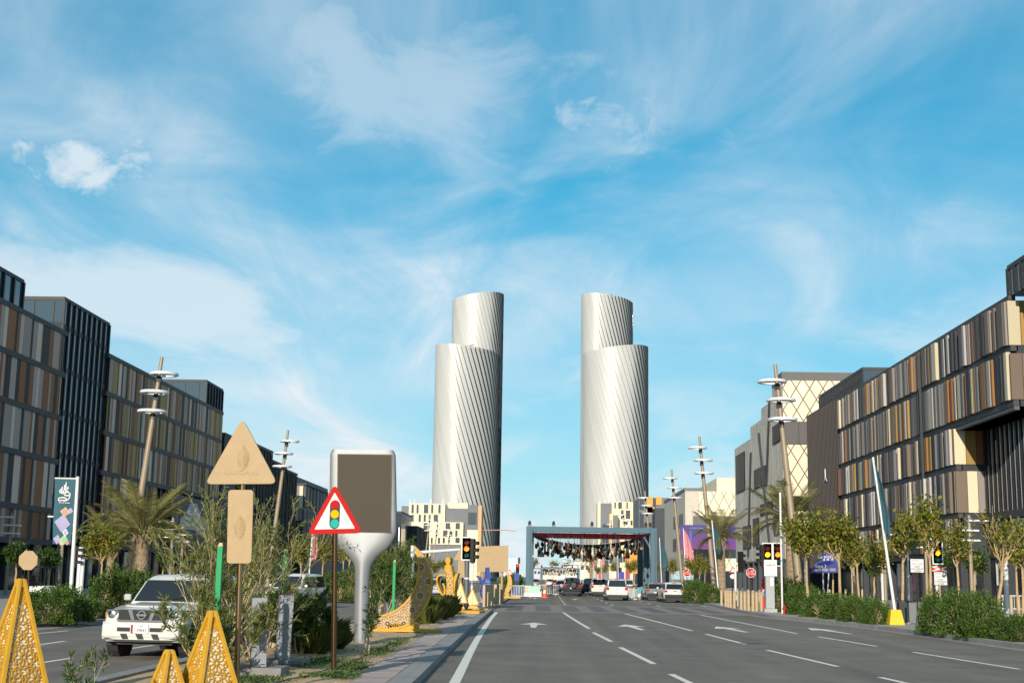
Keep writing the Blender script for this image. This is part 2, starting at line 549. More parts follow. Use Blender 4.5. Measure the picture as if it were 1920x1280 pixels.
# painted lines
def stripe(pts, w, z=.0045):
    mb = MB(); V = []; Fc = []
    for i, p in enumerate(pts):
        a = pts[max(i-1, 0)]; b = pts[min(i+1, len(pts)-1)]
        t = Vector((b[0]-a[0], b[1]-a[1])).normalized(); n = Vector((-t.y, t.x))*w/2
        V += [(p[0]-n.x, p[1]-n.y, z), (p[0]+n.x, p[1]+n.y, z)]
        if i: Fc.append((2*i-2, 2*i-1, 2*i+1, 2*i)[::-1])
    mb.add(V, Fc); return mb
def mark(name, px, w):
    struct(name, stripe([G(a, b) for a, b in px], w), line_m)
mark('edge_line', [(850, 1284), (865, 1255), (879, 1227), (893, 1201), (909, 1175), (921, 1158), (931, 1147)], .2)
for a in ([(1055, 1147), (1078, 1162), (1105, 1178)], [(1168, 1149), (1232, 1165), (1298, 1182)], [(1312, 1152), (1400, 1169), (1494, 1187)],
          [(1112, 1185), (1146, 1202)], [(1163, 1213), (1226, 1244)], [(1258, 1263), (1302, 1284)],
          [(1323, 1188), (1397, 1207)], [(1438, 1218), (1571, 1249)], [(1650, 1269), (1720, 1285)],
          [(1534, 1193), (1644, 1211)], [(1712, 1222), (1911, 1254)]):
    mark('lane_line', a, .15)
for a in ([(62, 1180), (175, 1170)], [(62, 1188), (127, 1182)], [(69, 1209), (122, 1201)], [(77, 1242), (134, 1233)], [(240, 1216), (287, 1209)]):
    mark('side_lane_line', a, .14)
for lx in (1.55, 5.0, 8.4, 11.7):
    for k in range(14):
        y = 98+k*9.0
        struct('far_lane_line', stripe([(lx, y), (lx, y+3.5)], .14), line_m)
def arrow(px, py, ang, s=1.0):
    c = G(px, py); t = Vector((sin(ang), cos(ang), 0)); r = Vector((t.y, -t.x, 0))
    P = [(-.09, -2.6), (.09, -2.6), (.16, .5), (.55, .35), (0, 2.6), (-.55, .35), (-.16, .5)]
    mb = MB(); mb.add([tuple(c+(r*x*1.05+t*y*1.15)*s+Vector((0, 0, .0045))) for x, y in P], [tuple(range(7))[::-1]])
    struct('lane_arrow', mb, line_m)
arrow(1001, 1171, .0); arrow(1187, 1175, -.06); arrow(1370, 1179, -.07); arrow(1553, 1182, -.08)
arrow(1003, 1121, 0, .8); arrow(1078, 1123, 0, .8)
# tar seams and a manhole cover in the carriageway
struct('manhole_cover', MB().lathe([(.34, 0), (.34, .006), (.30, .007), (0.001, .006)], 20, (6.5, 43, .001)), M('cast_iron', (.06, .058, .055), .6, .4))
# ------------------------------------------------------------------ buildings
CLAD = {}
def clad(key, col, rough=.65, metal=.0):
    CLAD[key] = MB().box((0, 0, 0), (1, 1, 1)).mesh('cladding_panel', M('cladding_'+key, col, rough, metal, rnd=.16, var=.05, scale=.6))
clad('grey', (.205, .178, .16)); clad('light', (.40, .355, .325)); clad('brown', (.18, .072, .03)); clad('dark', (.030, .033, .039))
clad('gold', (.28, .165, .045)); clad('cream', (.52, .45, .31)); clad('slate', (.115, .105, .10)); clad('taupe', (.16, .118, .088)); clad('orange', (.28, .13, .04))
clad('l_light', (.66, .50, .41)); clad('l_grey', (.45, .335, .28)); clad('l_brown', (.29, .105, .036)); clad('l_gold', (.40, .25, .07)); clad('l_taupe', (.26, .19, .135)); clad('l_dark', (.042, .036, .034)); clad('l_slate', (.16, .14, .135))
wall_dark = M('dark_spandrel', (.038, .042, .050), .5, .3, var=.1, scale=.4)
band_m = M('charcoal_band', (.055, .051, .051), .6, .1, var=.08, scale=.3)
glass_b = M('blue_grey_glazing', (.045, .058, .072), .08, .0, spec=1.0)
glass_c = M('charcoal_glazing', (.02, .023, .028), .07, spec=.9)
fin_m = M('black_fin', (.012, .013, .015), .45, .3)
retail_m = M('shopfront_glass', (.018, .020, .024), .08, spec=.8)
cream_w = M('cream_wall', (.70, .61, .42), .75, var=.05, scale=.2)
grey_w = M('mid_grey_wall', (.155, .16, .17), .7, var=.08, scale=.2)
pane_m = M('window_pane', (.055, .06, .07), .12, spec=.8)
HALVES = {}
def panels(root, plane, y0, y1, rows, palette, wr, depth, side, seed, limit, count, skip=None, run=3):
    """vertical cladding strips on the street face x=plane; side=+1 when the face looks towards +x"""
    rng = random.Random(seed)
    rest = {}
    for (z0, z1) in rows:
        y = y0
        last = None
        while y < y1-.12:
            w = rng.choice(wr)*rng.uniform(.85, 1.2)
            w = min(w, y1-y)
            if skip and skip(y, z0):
                y += w; continue
            k = rng.choice(palette)
            while k == last: k = rng.choice(palette)
            last = k
            d = rng.uniform(*depth)
            c = (plane+side*(d/2-.02), y+w/2, (z0+z1)/2); s = (d+.04, max(.06, w-.03), z1-z0)
            if count[0] < limit:
                place_unit('cladding_panel', CLAD[k], root, c, s); count[0] += 1
            else:
                rest.setdefault(k, MB()).box(c, s)
            y += w
    for k, mb in rest.items():
        o = obj('distant_cladding', mb, CLAD[k].materials[0], root); o['kind'] = 'stuff'
ROWS = [(20.3, 23.8), (16.2, 19.8), (12.1, 15.7), (7.5, 11.6), (4.6, 7.0)]
PALL = ['light', 'grey', 'grey', 'brown', 'brown', 'dark', 'dark', 'light', 'gold', 'taupe']
def volume(root, name, x0, x1, y0, y1, z0, z1, mat, **k):
    return obj(name, MB().box2((x0, y0, z0), (x1, y1, z1)), mat, root, **k)
def shopfront(root, plane, y0, y1, side, top=4.5, step=6.0):
    volume(root, 'shopfront', plane-side*2.6, plane-side*2.2, y0, y1, .13, top, retail_m)
    y = y0+1
    while y < y1:
        volume(root, 'column', plane-side*.9, plane-side*.3, y-.3, y+.3, .13, top+.05, dark_metal)
        y += step
    y = y0+3
    while y < y1-2:
        volume(root, 'shop_mullion', plane-side*2.2, plane-side*2.1, y-.04, y+.04, .13, top, steel)
        y += 3.0
# ---- left striped building
PL = -45.8
b = thing('striped_office_building', 'long dark building with brown, grey and gold striped cladding on the left of the street', 'building', (PL, 120, 0))
b.location = (0, 0, 0)
volume(b, 'wall', PL-30, PL-.35, -50, 123.2, 4.5, 24.0, wall_dark)
volume(b, 'wall', PL-30, PL-.35, 137.4, 187, 4.5, 24.0, wall_dark)
volume(b, 'base_wall', PL-30, PL-3, -50, 187, .0, 4.45, wall_dark)
for (ya, yb) in ((60, 124.2), (136.4, 187)):
    for z0, z1 in ((23.8, 24.25), (19.8, 20.3), (15.7, 16.2), (11.6, 12.1), (7.0, 7.5), (4.1, 4.6)):
        volume(b, 'spandrel_band', PL-.4, PL+.12, ya, yb, z0, z1, band_m)
# glazed block with black fins, standing above both wings
def fin_block(root, plane, y0, y1, z0, z1, side, front_depth, n, hi=None):
    volume(root, 'glazed_block', plane-side*front_depth, plane-side*.3, y0, y1, z0, z1, glass_b)
    volume(root, 'roof_edge', plane-side*(front_depth+.05), plane-side*.22, y0-.06, y1+.06, z1, z1+.35, band_m)
    for k in range(n+1):
        y = y0+(y1-y0)*k/n
        volume(root, 'facade_fin', plane-side*.3, plane-side*.12, y-.13, y+.13, z0, z1+.1, fin_m)
    zz = z0+4.05
    while zz < z1-1:
        volume(root, 'floor_line', plane-side*.3, plane-side*.26, y0, y1, zz-.25, zz+.25, band_m)
        zz += 4.05
    k = 0
    xx = plane-side*1.2
    while abs(xx-plane) < front_depth-.2:      # end face towards the camera
        volume(root, 'end_mullion', xx-.04, xx+.04, y0-.08, y0, z1-4.2, z1, band_m)
        xx -= side*1.9
fin_block(b, PL, 123.6, 137.0, 4.5, 27.2, 1, 7.0, 9)
fin_block(b, PL, 92, 113.6, 24.3, 26.6, 1, 6.0, 10)
fin_block(b, PL, 178, 187.4, 24.3, 27.2, 1, 7.0, 6)
cnt = [0]
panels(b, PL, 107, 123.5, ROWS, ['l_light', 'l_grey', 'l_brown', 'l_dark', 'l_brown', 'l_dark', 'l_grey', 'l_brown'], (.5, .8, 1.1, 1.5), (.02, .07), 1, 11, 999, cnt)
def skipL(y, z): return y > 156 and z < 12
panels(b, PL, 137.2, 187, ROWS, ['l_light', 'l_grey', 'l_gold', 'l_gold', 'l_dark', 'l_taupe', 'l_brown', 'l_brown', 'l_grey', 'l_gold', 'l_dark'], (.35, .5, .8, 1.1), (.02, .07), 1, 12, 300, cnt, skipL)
volume(b, 'recessed_glazing', PL-.9, PL-.355, 156.2, 186.8, 4.6, 12.05, glass_c)
for k in range(16):
    volume(b, 'recess_fin', PL-.33, PL-.12, 157+k*1.9, 157.14+k*1.9, 4.65, 11.6, fin_m)
shopfront(b, PL, 60, 186, 1)
# large car poster hung on the recessed glazing
po = thing('car_poster', 'huge dark poster of a pale blue car on the left facade, behind the palm', 'poster', (0, 0, 0))
obj('sheet', MB().box2((PL+.14, 163, 4.8), (PL+.2, 182, 11.3)), M('poster_navy', (.012, .016, .03), .5, var=.3, scale=.5), po)
def car_art(y0, z0, s, col):
    prof = [(0, .2), (.1, 1.0), (1.5, 1.3), (2.6, 2.2), (4.6, 2.3), (6.0, 1.4), (7.6, 1.1), (7.8, .3)]
    return MB().prism([(a*s, c*s) for a, c in prof], (PL+.215, y0, z0), (0, 1, 0), (0, 0, 1), (1, 0, 0), .02)
obj('printed_car', car_art(167, 6.8, 1.7, None), M('poster_car', (.26, .32, .46), .4, var=.5, scale=.9), po, fix=True)
obj('printed_ribbon', MB().prism([(0, 0), (1.1, 0), (3.4, 5.6), (2.5, 5.6)], (PL+.23, 163.3, 4.9), (0, 1, 0), (0, 0, 1), (1, 0, 0), .02), M('poster_red', (.42, .05, .07), .5), po)
# shop name at the foot of the left building
sgn = thing('shop_sign', 'lit blue and white shop lettering at the foot of the left facade', 'sign', (PL+.5, 114.5, 3.3), pi/2)
obj('backing', MB().box((0, 0, 0), (5.6, .08, .9)), black, sgn)
text(sgn, 'lettering', 'OCIOWNO', 1.0, M('sign_blue_white', (.45, .5, .9), .4, emit=.6), (0, -.07, -.05), FRONT)
# ---- dark low blocks further along the left
b = thing('dark_annex_building', 'low black perforated block beside the far end of the long striped building', 'building')
volume(b, 'wall', PL-22, PL+.3, 187.6, 196, .1, 21.0, M('black_mesh_wall', (.02, .021, .023), .6, var=.15, scale=2))
volume(b, 'roof_edge', PL-22.1, PL+.4, 187.55, 196.1, 21.0, 21.4, band_m)
b = thing('dark_fin_building', 'dark grey finned building on the left behind the second lamp mast', 'building')
for (ya, yb, h) in ((199, 223, 21.6), (223.1, 236, 20.2), (236.1, 246, 19.6)):
    volume(b, 'wall', PL-26, PL-.4, ya, yb, .1, h, wall_dark)
    volume(b, 'roof_edge', PL-26, PL+.1, ya, yb, h, h+.4, band_m)
    n = int((yb-ya)/1.15)
    for k in range(n):
        y = ya+(k+.5)*(yb-ya)/n
        volume(b, 'facade_fin', PL-.4, PL+.15, y-.09, y+.09, 5, h-.1, [fin_m, CLAD['slate'].materials[0]][k % 2])
    for z in (9, 13, 17):
        volume(b, 'spandrel_band', PL-.4, PL-.1, ya, yb, z-.3, z+.3, band_m)
b = thing('cream_patch_building', 'dark slatted building with a patch of cream panels on its near end wall', 'building')
volume(b, 'wall', PL-20, PL-.5, 256, 296, .1, 18.6, wall_dark)
volume(b, 'penthouse', PL-18, PL-3, 259, 300, 18.6, 20.6, grey_w)
volume(b, 'roof_edge', PL-20, PL, 255.9, 296, 18.6, 18.95, band_m)
for r in range(2):
    for k in range(4):
        kk = ['grey', 'cream', 'grey', 'cream'] if r == 0 else ['cream', 'grey', 'cream', 'grey']
        place_unit('cladding_panel', CLAD[kk[k]], b, (PL-3.05+k*.8-.3, 255.9, 16.3-r*3.9 if r == 0 else 13.0), (.74, .2, 4.2 if r == 0 else 2.4))
cnt = [0]
panels(b, PL-.45, 256.3, 296, [(14.4, 18.5), (10.0, 14.0), (5.0, 9.6)], ['slate', 'dark', 'slate', 'grey'], (.5, .9, 1.3), (.1, .3), 1, 17, 130, cnt)
b = thing('small_black_block', 'black glass block with a lit sign, left of the cream far building', 'building')
volume(b, 'wall', PL-16, PL+1, 420, 452, .1, 21.0, glass_c)
volume(b, 'lower_wing', PL-12, PL+3, 452.1, 500, .1, 18.2, wall_dark)
volume(b, 'roof_edge', PL-16.1, PL+1.1, 419.9, 452, 21.0, 21.5, band_m)
for k in range(9): volume(b, 'facade_fin', PL+3, PL+3.25, 454+k*5, 454.4+k*5, 4, 18.2, fin_m)
volume(b, 'sign_strip', PL+.2, PL+.5, 419.75, 419.88, 10.5, 16.5, M('white_lit_sign', (.8, .8, .85), .4, emit=.5))
b = thing('glass_corner_block', 'grey glazed low block between the paddle screen and the cream far building', 'building')
volume(b, 'wall', PL-14, PL+.6, 330, 398, .1, 17.6, grey_w)
volume(b, 'glazing', PL+.6, PL+.7, 331, 397, 4.2, 16.8, glass_b)
for k in range(14): volume(b, 'facade_fin', PL+.7, PL+1.0, 332+k*4.8, 332.5+k*4.8, 4.2, 17, CLAD['light' if k % 3 else 'brown'].materials[0])

# ---- cream far building with punched windows (left)
def punched(root, px0, px1, ptop, pbot, Y, wins, mat, wall_depth=14):
    a = at(px0, ptop, Y); c = at(px1, pbot, Y)
    volume(root, 'wall', a.x, c.x, Y, Y+wall_depth, max(.1, c.z), a.z, mat)
    for (u0, v0, u1, v1, kind) in wins:
        p = at(u0, v0, Y); q = at(u1, v1, Y)
        fr = obj('window', MB().box2((p.x, Y-.04, q.z), (q.x, Y+.05, p.z)), pane_m, root)
        t = .22
        fm = MB()
        for (x0, x1, z0, z1) in ((p.x-t, p.x, q.z-t, p.z+t), (q.x, q.x+t, q.z-t, p.z+t), (p.x, q.x, p.z, p.z+t), (p.x, q.x, q.z-t, q.z)):
            fm.box2((x0, Y-.14, z0), (x1, Y-.002, z1))
        obj('frame', fm, mat, fr)
        if q.x-p.x > 1.4:
            obj('mullion', MB().box2(((p.x+q.x)/2-.05, Y-.10, q.z), ((p.x+q.x)/2+.05, Y-.042, p.z)), grey_w, fr)
def Z8(l): # zoom coordinates of a close look (x8 from 740,900) to photo pixels
    return [(740+a/8, 900+b_/8, 740+c/8, 900+d/8, 0) for a, b_, c, d in l]
b = thing('cream_window_building', 'cream building with scattered dark windows in front of the left tower pair', 'building')
w1 = Z8([(255, 365, 285, 495), (330, 365, 358, 495), (440, 365, 503, 495), (550, 365, 578, 495), (658, 365, 688, 495), (252, 515, 285, 620),
         (360, 515, 392, 622), (436, 515, 467, 622), (510, 515, 540, 622), (585, 515, 648, 620), (435, 640, 495, 735), (545, 640, 610, 730), (652, 640, 686, 705)])
punched(b, 767, 831, 943, 1100, 560, w1, cream_w)
w2 = Z8([(765, 640, 830, 733), (915, 640, 978, 733), (727, 750, 792, 842), (835, 750, 865, 842), (910, 750, 942, 845), (545, 860, 570, 948), (650, 860, 680, 948),
         (722, 860, 752, 945), (800, 860, 830, 935), (912, 860, 975, 940), (615, 750, 642, 840)])
punched(b, 806, 868, 978, 1021, 559, w2, cream_w)
p = at(831, 945, 561); q = at(877, 1100, 561)
volume(b, 'grey_bay', p.x+.01, q.x, 561, 574, .1, p.z-1.6, grey_w)
p = at(877, 946, 557); q = at(897, 993, 557)
volume(b, 'grey_tower', p.x, q.x, 557, 573, q.z, p.z, grey_w)
p2 = at(878, 960, 556.9); q2 = at(893, 983, 556.9)
volume(b, 'window', p2.x, q2.x, 556.8, 556.95, q2.z, p2.z, pane_m)
volume(b, 'cream_base', p.x, q.x, 557.1, 573, .1, q.z, cream_w)
p = at(897, 947, 557); q = at(902, 1022, 557)
volume(b, 'stone_edge', p.x+.01, q.x, 556.9, 573, .1, p.z, M('orange_stone', (.55, .33, .17), .8, var=.3, scale=1.5))
p = at(808, 1021, 562); q = at(870, 1100, 562)
volume(b, 'ground_floor', p.x, q.x, 558.6, 562, .1, p.z-.1, grey_w)
p = at(753, 948, 565); q = at(767, 1000, 565)
volume(b, 'side_wing', p.x, q.x-.02, 565, 580, .1, p.z, grey_w)
p = at(840, 943, 570); q = at(877, 948, 570)
volume(b, 'roof_plant', p.x, q.x, 570, 575, p.z-3, p.z+.3, cream_w)
for px_ in (769, 777, 808, 830):
    p = at(px_, 940, 568); volume(b, 'roof_mast', p.x-.15, p.x+.15, 568, 568.3, p.z-3, p.z+1.0, white)
# ---- right striped building
PR = 36.0
b = thing('striped_overhang_building', 'long striped building on the right with an overhanging upper end and bright edges', 'building')
YN, YR, YE = 103.0, 118.0, 164.0
volume(b, 'wall', PR+.5, PR+28, YR, YE, 4.5, 23.8, wall_dark)
volume(b, 'overhang', PR+.5, PR+28, YN, YR, 15.2, 23.8, wall_dark)
volume(b, 'recessed_wall', PR+2.6, PR+28, 60, YR, .1, 15.2, wall_dark)
volume(b, 'recessed_glazing', PR+2.4, PR+2.58, 60, YR-.05, 4.7, 15.1, glass_c)
for z0, z1 in ((23.8, 24.2), (19.8, 20.3), (15.5, 16.0)):
    volume(b, 'spandrel_band', PR+.05, PR+.6, YN, YE, z0, z1, band_m)
for z0, z1 in ((11.7, 12.2), (7.6, 8.0), (4.1, 4.6)):
    volume(b, 'spandrel_band', PR+.05, PR+.6, YR, YE, z0, z1, band_m)
for z0, z1 in ((7.3, 7.9), (4.1, 4.6)):
    volume(b, 'spandrel_band', PR+1.9, PR+2.5, 60, YR-.05, z0, z1, band_m)
volume(b, 'upper_wall', PR+3.2, PR+28, 60, YN-.1, 15.25, 24.15, glass_c)
volume(b, 'soffit', PR+.1, PR+2.6, YN, YR, 15.2, 15.48, M('soffit_grey', (.09, .09, .095), .6))
k = 0
rng = random.Random(8)
y = 104.2
while y < 117.6:
    hh = rng.choice([15.1, 15.1, 13.2, 12, 14])
    volume(b, 'light_fin', PR+2.31, PR+2.38, y-.05, y+.05, 7.9, hh, M('silver_fin', (.42, .42, .43), .35, .6))
    volume(b, 'facade_fin', PR+2.25, PR+2.38, y+.45, y+.6, 7.9, 15.1, fin_m)
    y += 1.12
cnt = [0]
RR = [(20.3, 23.75), (16.0, 19.75)]
RR2 = [(12.25, 15.4), (8.05, 11.65), (4.65, 7.55)]
PALR = ['light', 'grey', 'cream', 'taupe', 'dark', 'grey', 'gold', 'slate', 'dark', 'taupe', 'brown', 'light', 'slate', 'grey', 'orange', 'taupe', 'dark', 'grey']
panels(b, PR+.08, YN+.3, YE, RR, PALR, (.22, .4, .55, .85), (.06, .42), -1, 21, 200, cnt)
panels(b, PR+.08, YR+.3, YE, RR2, PALR, (.22, .4, .55, .85), (.06, .42), -1, 22, 330, cnt)
panels(b, PR+2.4, 60, 104, [(4.65, 7.25)], PALR, (.3, .5, .85), (.05, .3), -1, 23, 370, cnt)
# end faces towards the camera
for (x0, w, k) in ((PR-.1, .95, 'cream'), (PR+.87, .9, 'gold'), (PR+1.8, 3, 'taupe')):
    place_unit('cladding_panel', CLAD[k], b, (x0+w/2, YN-.02, 22.0), (w-.03, .16, 3.5))
    place_unit('cladding_panel', CLAD['taupe'], b, (x0+w/2, YN-.02, 17.8), (w-.03, .16, 3.6))
for (x0, w, k) in ((PR-.1, 1.0, 'cream'), (PR+.92, .9, 'gold'), (PR+1.83, .7, 'brown')):
    place_unit('cladding_panel', CLAD[k], b, (x0+w/2, YR-.05, 13.8), (w-.03, .14, 3.1))
    kk = {'cream': 'taupe', 'gold': 'cream', 'brown': 'grey'}[k]
    place_unit('cladding_panel', CLAD[kk], b, (x0+w/2, YR-.05, 9.85), (w-.03, .14, 3.6))
volume(b, 'rain_pipe', PR-.3, PR-.12, 127.4, 127.6, 4, 23.8, dark_metal)
shopfront(b, PR, 70, YE, -1)
fin_block(b, PR, 86, 103.4, 24.2, 26.3, -1, 8, 12)
fin_block(b, PR+2.0, 160.5, 186, 22.0, 27.2, -1, 9, 20)
dk = M('dark_brown_mesh', (.035, .028, .025), .7, .2, var=.25, scale=1.2, bump=.5, bscale=9)
volume(b, 'mesh_block', PR-.1, PR+20, 164.3, 183.5, 3.6, 24.3, dk)
for k in range(24):
    volume(b, 'mesh_rib', PR-.2, PR-.1, 164.6+k*.8, 164.75+k*.8, 3.7, 24.2, M('mesh_rib', (.06, .05, .045), .6, .3))
star = MB()
for k in range(3):
    a = pi/2+k*2*pi/3
    star.prism([(.0+1.1*cos(a), 1.1*sin(a)), (.12*cos(a+1), .12*sin(a+1)), (.12*cos(a-1), .12*sin(a-1))], (PR-.26, 171.5, 15.0), (0, 1, 0), (0, 0, 1), (1, 0, 0), .08)
obj('star_emblem', star, M('chrome_white', (.8, .8, .82), .3, .3), b, fix=True)
# ---- lattice buildings on the right
def lattice_face(root, x0, x1, z0, z1, Y, dw, dh, lim):
    """cream diamond panels with dark joints on a face looking at the camera"""
    volume(root, 'lattice_backing', x0, x1, Y+.05, Y+.4, z0, z1, M('lattice_bronze', (.16, .12, .08), .5, .3))
    nx = int((x1-x0)/dw)+2; nz = int((z1-z0)/dh)+2
    cm = M('lattice_cream', (.74, .64, .44), .6, rnd=.07)
    for i in range(-1, nx*2):
        for j in range(-1, nz*2):
            if (i+j) % 2: continue
            cx, cz = x0+i*dw/2, z0+j*dh/2
            g = .10
            P = [(cx-dw/2+g, cz), (cx, cz-dh/2+g*1.7), (cx+dw/2-g, cz), (cx, cz+dh/2-g*1.7)]
            # clip to the face
            def clip(P, f, lim_):
                o = []
                for k in range(len(P)):
                    a, c = P[k-1], P[k]
                    fa, fc = f(a)-lim_, f(c)-lim_
                    if fa >= 0: o.append(a)
                    if (fa >= 0) != (fc >= 0):
                        t = fa/(fa-fc); o.append((a[0]+(c[0]-a[0])*t, a[1]+(c[1]-a[1])*t))
                return o
            for f, l_ in ((lambda p: p[0], x0), (lambda p: -p[0], -x1), (lambda p: p[1], z0), (lambda p: -p[1], -z1)):
                if len(P) >= 3: P = clip(P, f, l_)
            if len(P) < 3: continue
            obj('diamond_panel', MB().prism(P, (0, Y, 0), (1, 0, 0), (0, 0, 1), (0, 1, 0), .12), cm, root, fix=True)
def grey_panel_mat():
    m = M('silver_grey_cladding', (.52, .46, .38), .6, .0, var=.10, scale=.5, rnd=.06)
    t = m.node_tree; n = t.nodes; bs = n['Principled BSDF']
    tcn = n.new('ShaderNodeTexCoord')
    mp = n.new('ShaderNodeMapping'); mp.inputs['Scale'].default_value = (2.2, 2.2, .12)
    t.links.new(tcn.outputs['Object'], mp.inputs[0])
    nz = n.new('ShaderNodeTexNoise'); nz.inputs['Scale'].default_value = 1.2; nz.inputs['Detail'].default_value = 3
    t.links.new(mp.outputs[0], nz.inputs['Vector'])
    bp = n.new('ShaderNodeBump'); bp.inputs['Strength'].default_value = .9; bp.inputs['Distance'].default_value = .25
    t.links.new(nz.outputs[0], bp.inputs['Height']); t.links.new(bp.outputs[0], bs.inputs['Normal'])
    return m
silver_clad = grey_panel_mat()
b = thing('lattice_building', 'tall angular silver building with cream diamond lattice end wall right of the towers', 'building')
XC = PR
YB = 204.0
parts_ = [(204, 213, 32.2), (213.1, 224, 30.4), (224.1, 236, 28.6), (236.1, 256, 26.6)]
for (ya, yb, h) in parts_:
    volume(b, 'wall', XC+.5, XC+24, ya, yb, 5.0, h, silver_clad)
volume(b, 'roof_edge', XC+.2, XC+24, 203.9, 213, 32.25, 33.6, CLAD['slate'].materials[0])
# street face: silver strips with slanted joints and recessed window bays
mbs = MB(); rng = random.Random(31)
for (ya, yb, h) in parts_:
    y = ya
    while y < yb-.2:
        w = min(rng.uniform(.7, 1.2), yb-y)
        z = 5.2
        while z < h-.3:
            hh = min(rng.uniform(4, 9), h-z)
            lean = (z-5)/60.0
            place_unit('cladding_panel', CLAD['sil'] if 'sil' in CLAD else CLAD.setdefault('sil', MB().box((0, 0, 0), (1, 1, 1)).mesh('cladding_panel', silver_clad)), b,
                       (XC+.36+rng.uniform(-.015, .02), y+w/2, z+hh/2), (.3, w-.05, hh-.06))
            z += hh
        y += w
for (y0, y1, z0, z1) in ((206, 212.5, 23.2, 26.0), (220, 232, 17.4, 20.6), (237, 246, 7.5, 11.5), (207, 213, 9.0, 12.0), (214, 226, 12.6, 14.4), (228, 234, 7.8, 12.4), (243, 254, 18, 25)):
    wv = volume(b, 'window_bay', XC+.05, XC+.25, y0, y1, z0, z1, M('bay_black', (.010, .010, .011), .7, spec=.1))
    for k in range(int((y1-y0)/.9)):
        obj('window_rib', MB().box2((XC+.02, y0+k*.9+.3, z0+.1), (XC+.05, y0+k*.9+.42, z1-.1)), CLAD['slate'].materials[0], wv)
# slanting ridge lines of the folded facade
for (ya, za, yb, zb) in ((226, 26.5, 216, 5.2), (214.5, 31, 219, 17), (235, 24, 240, 6)):
    obj('facade_fold', MB().hexa([(XC-.1, ya-.25, za), (XC+.2, ya-.25, za), (XC+.2, ya+.25, za), (XC-.1, ya+.25, za), (XC-.1, yb-.25, zb), (XC+.2, yb-.25, zb), (XC+.2, yb+.25, zb), (XC-.1, yb+.25, zb)]), wall_dark, b, fix=True)
lattice_face(b, XC+.25, XC+24, 25.9, 32.2, YB-.45, 2.05, 3.4, 0)
volume(b, 'window_band', XC+.3, XC+24, 203.4, 203.9, 22.4, 25.85, CLAD['slate'].materials[0])
for k in range(9): volume(b, 'window_mullion', XC+2.5+k*2.5, XC+2.58+k*2.5, 203.3, 203.4, 22.4, 25.85, band_m)
lattice_face(b, XC+.25, XC+24, 14.6, 22.35, YB-.45, 2.05, 3.4, 0)
volume(b, 'window_band', XC+.3, XC+24, 203.4, 203.9, 12.4, 14.55, glass_c)
lattice_face(b, XC+.25, XC+24, 10.0, 12.35, YB-.45, 2.05, 3.4, 0)
volume(b, 'entrance_glazing', XC+.3, XC+24, 203.4, 203.9, .2, 9.95, glass_c)
volume(b, 'base_wall', XC+1.5, XC+24, 204.1, 256, .1, 4.95, wall_dark)
shopfront(b, XC, 205, 256, -1, top=4.9)
b = thing('low_lattice_building', 'lower lattice clad building with a purple screen, right of the gantry', 'building')
YB = 350.0
volume(b, 'wall', XC+.5, XC+34, YB, 410, 4.5, 24.6, silver_clad)
volume(b, 'roof_block', XC+9, XC+34, YB+2, 400, 24.6, 28.2, cream_w)
volume(b, 'roof_edge', XC+.3, XC+6, YB-.1, 410, 24.65, 25.4, grey_w)
lattice_face(b, XC+4.0, XC+34, 18.2, 24.4, YB-.45, 2.6, 5.0, 0)
volume(b, 'window_band', XC+2.5, XC+34, YB-.4, YB-.05, 14.9, 18.15, CLAD['slate'].materials[0])
volume(b, 'lower_glazing', XC+2.5, XC+34, YB-.35, YB-.05, .2, 14.85, glass_c)
lattice_face(b, XC+9.0, XC+20, 4.2, 7.4, YB-.75, 2.6, 5.0, 0)
for (y0, z0) in ((356, 15.6), (372, 15.8), (356, 9.8), (374, 9.6), (358, 4.9)):
    volume(b, 'window', XC+.35, XC+.6, y0, y0+9, z0, z0+3.4, glass_c)
sc_ = thing('purple_screen', 'purple and pink light screen on the low lattice building', 'screen')
def screen_mat():
    m = M('purple_screen_print', (.2, .05, .4), .4)
    t = m.node_tree; n = t.nodes; bs = n['Principled BSDF']
    tcn = n.new('ShaderNodeTexCoord'); sp = n.new('ShaderNodeSeparateXYZ'); t.links.new(tcn.outputs['Object'], sp.inputs[0])
    nz = n.new('ShaderNodeTexNoise'); nz.inputs['Scale'].default_value = .22; nz.inputs['Detail'].default_value = 5
    t.links.new(tcn.outputs['Object'], nz.inputs['Vector'])
    a = n.new('ShaderNodeMath'); a.operation = 'MULTIPLY_ADD'; t.links.new(nz.outputs[0], a.inputs[0]); a.inputs[1].default_value = 7; t.links.new(sp.outputs[2], a.inputs[2])
    mr = n.new('ShaderNodeMapRange'); mr.inputs[1].default_value = 9.5; mr.inputs[2].default_value = 19; t.links.new(a.outputs[0], mr.inputs[0])
    r = n.new('ShaderNodeValToRGB')
    r.color_ramp.elements[0].color = (.15, .025, .09, 1); r.color_ramp.elements[1].color = (.05, .035, .16, 1)
    e = r.color_ramp.elements.new(.5); e.color = (.12, .028, .16, 1)
    t.links.new(mr.outputs[0], r.inputs[0])
    t.links.new(r.outputs[0], bs.inputs['Base Color']); t.links.new(r.outputs[0], bs.inputs['Emission Color'])
    bs.inputs['Emission Strength'].default_value = .05
    return m
p = at(1275, 953, 349.4); q = at(1373, 1012, 349.4)
obj('display', MB().box2((p.x, 349.35, 9.6), (p.x+14.5, 349.6, 15.8)), screen_mat(), sc_)
obj('light_line', MB().box2((p.x+2.5, 349.28, 10.5), (p.x+2.9, 349.345, 15.2)).box2((p.x+2.95, 349.28, 14.8), (p.x+14, 349.345, 15.2)), M('screen_blue', (.06, .10, .34), .4, emit=.1), sc_)
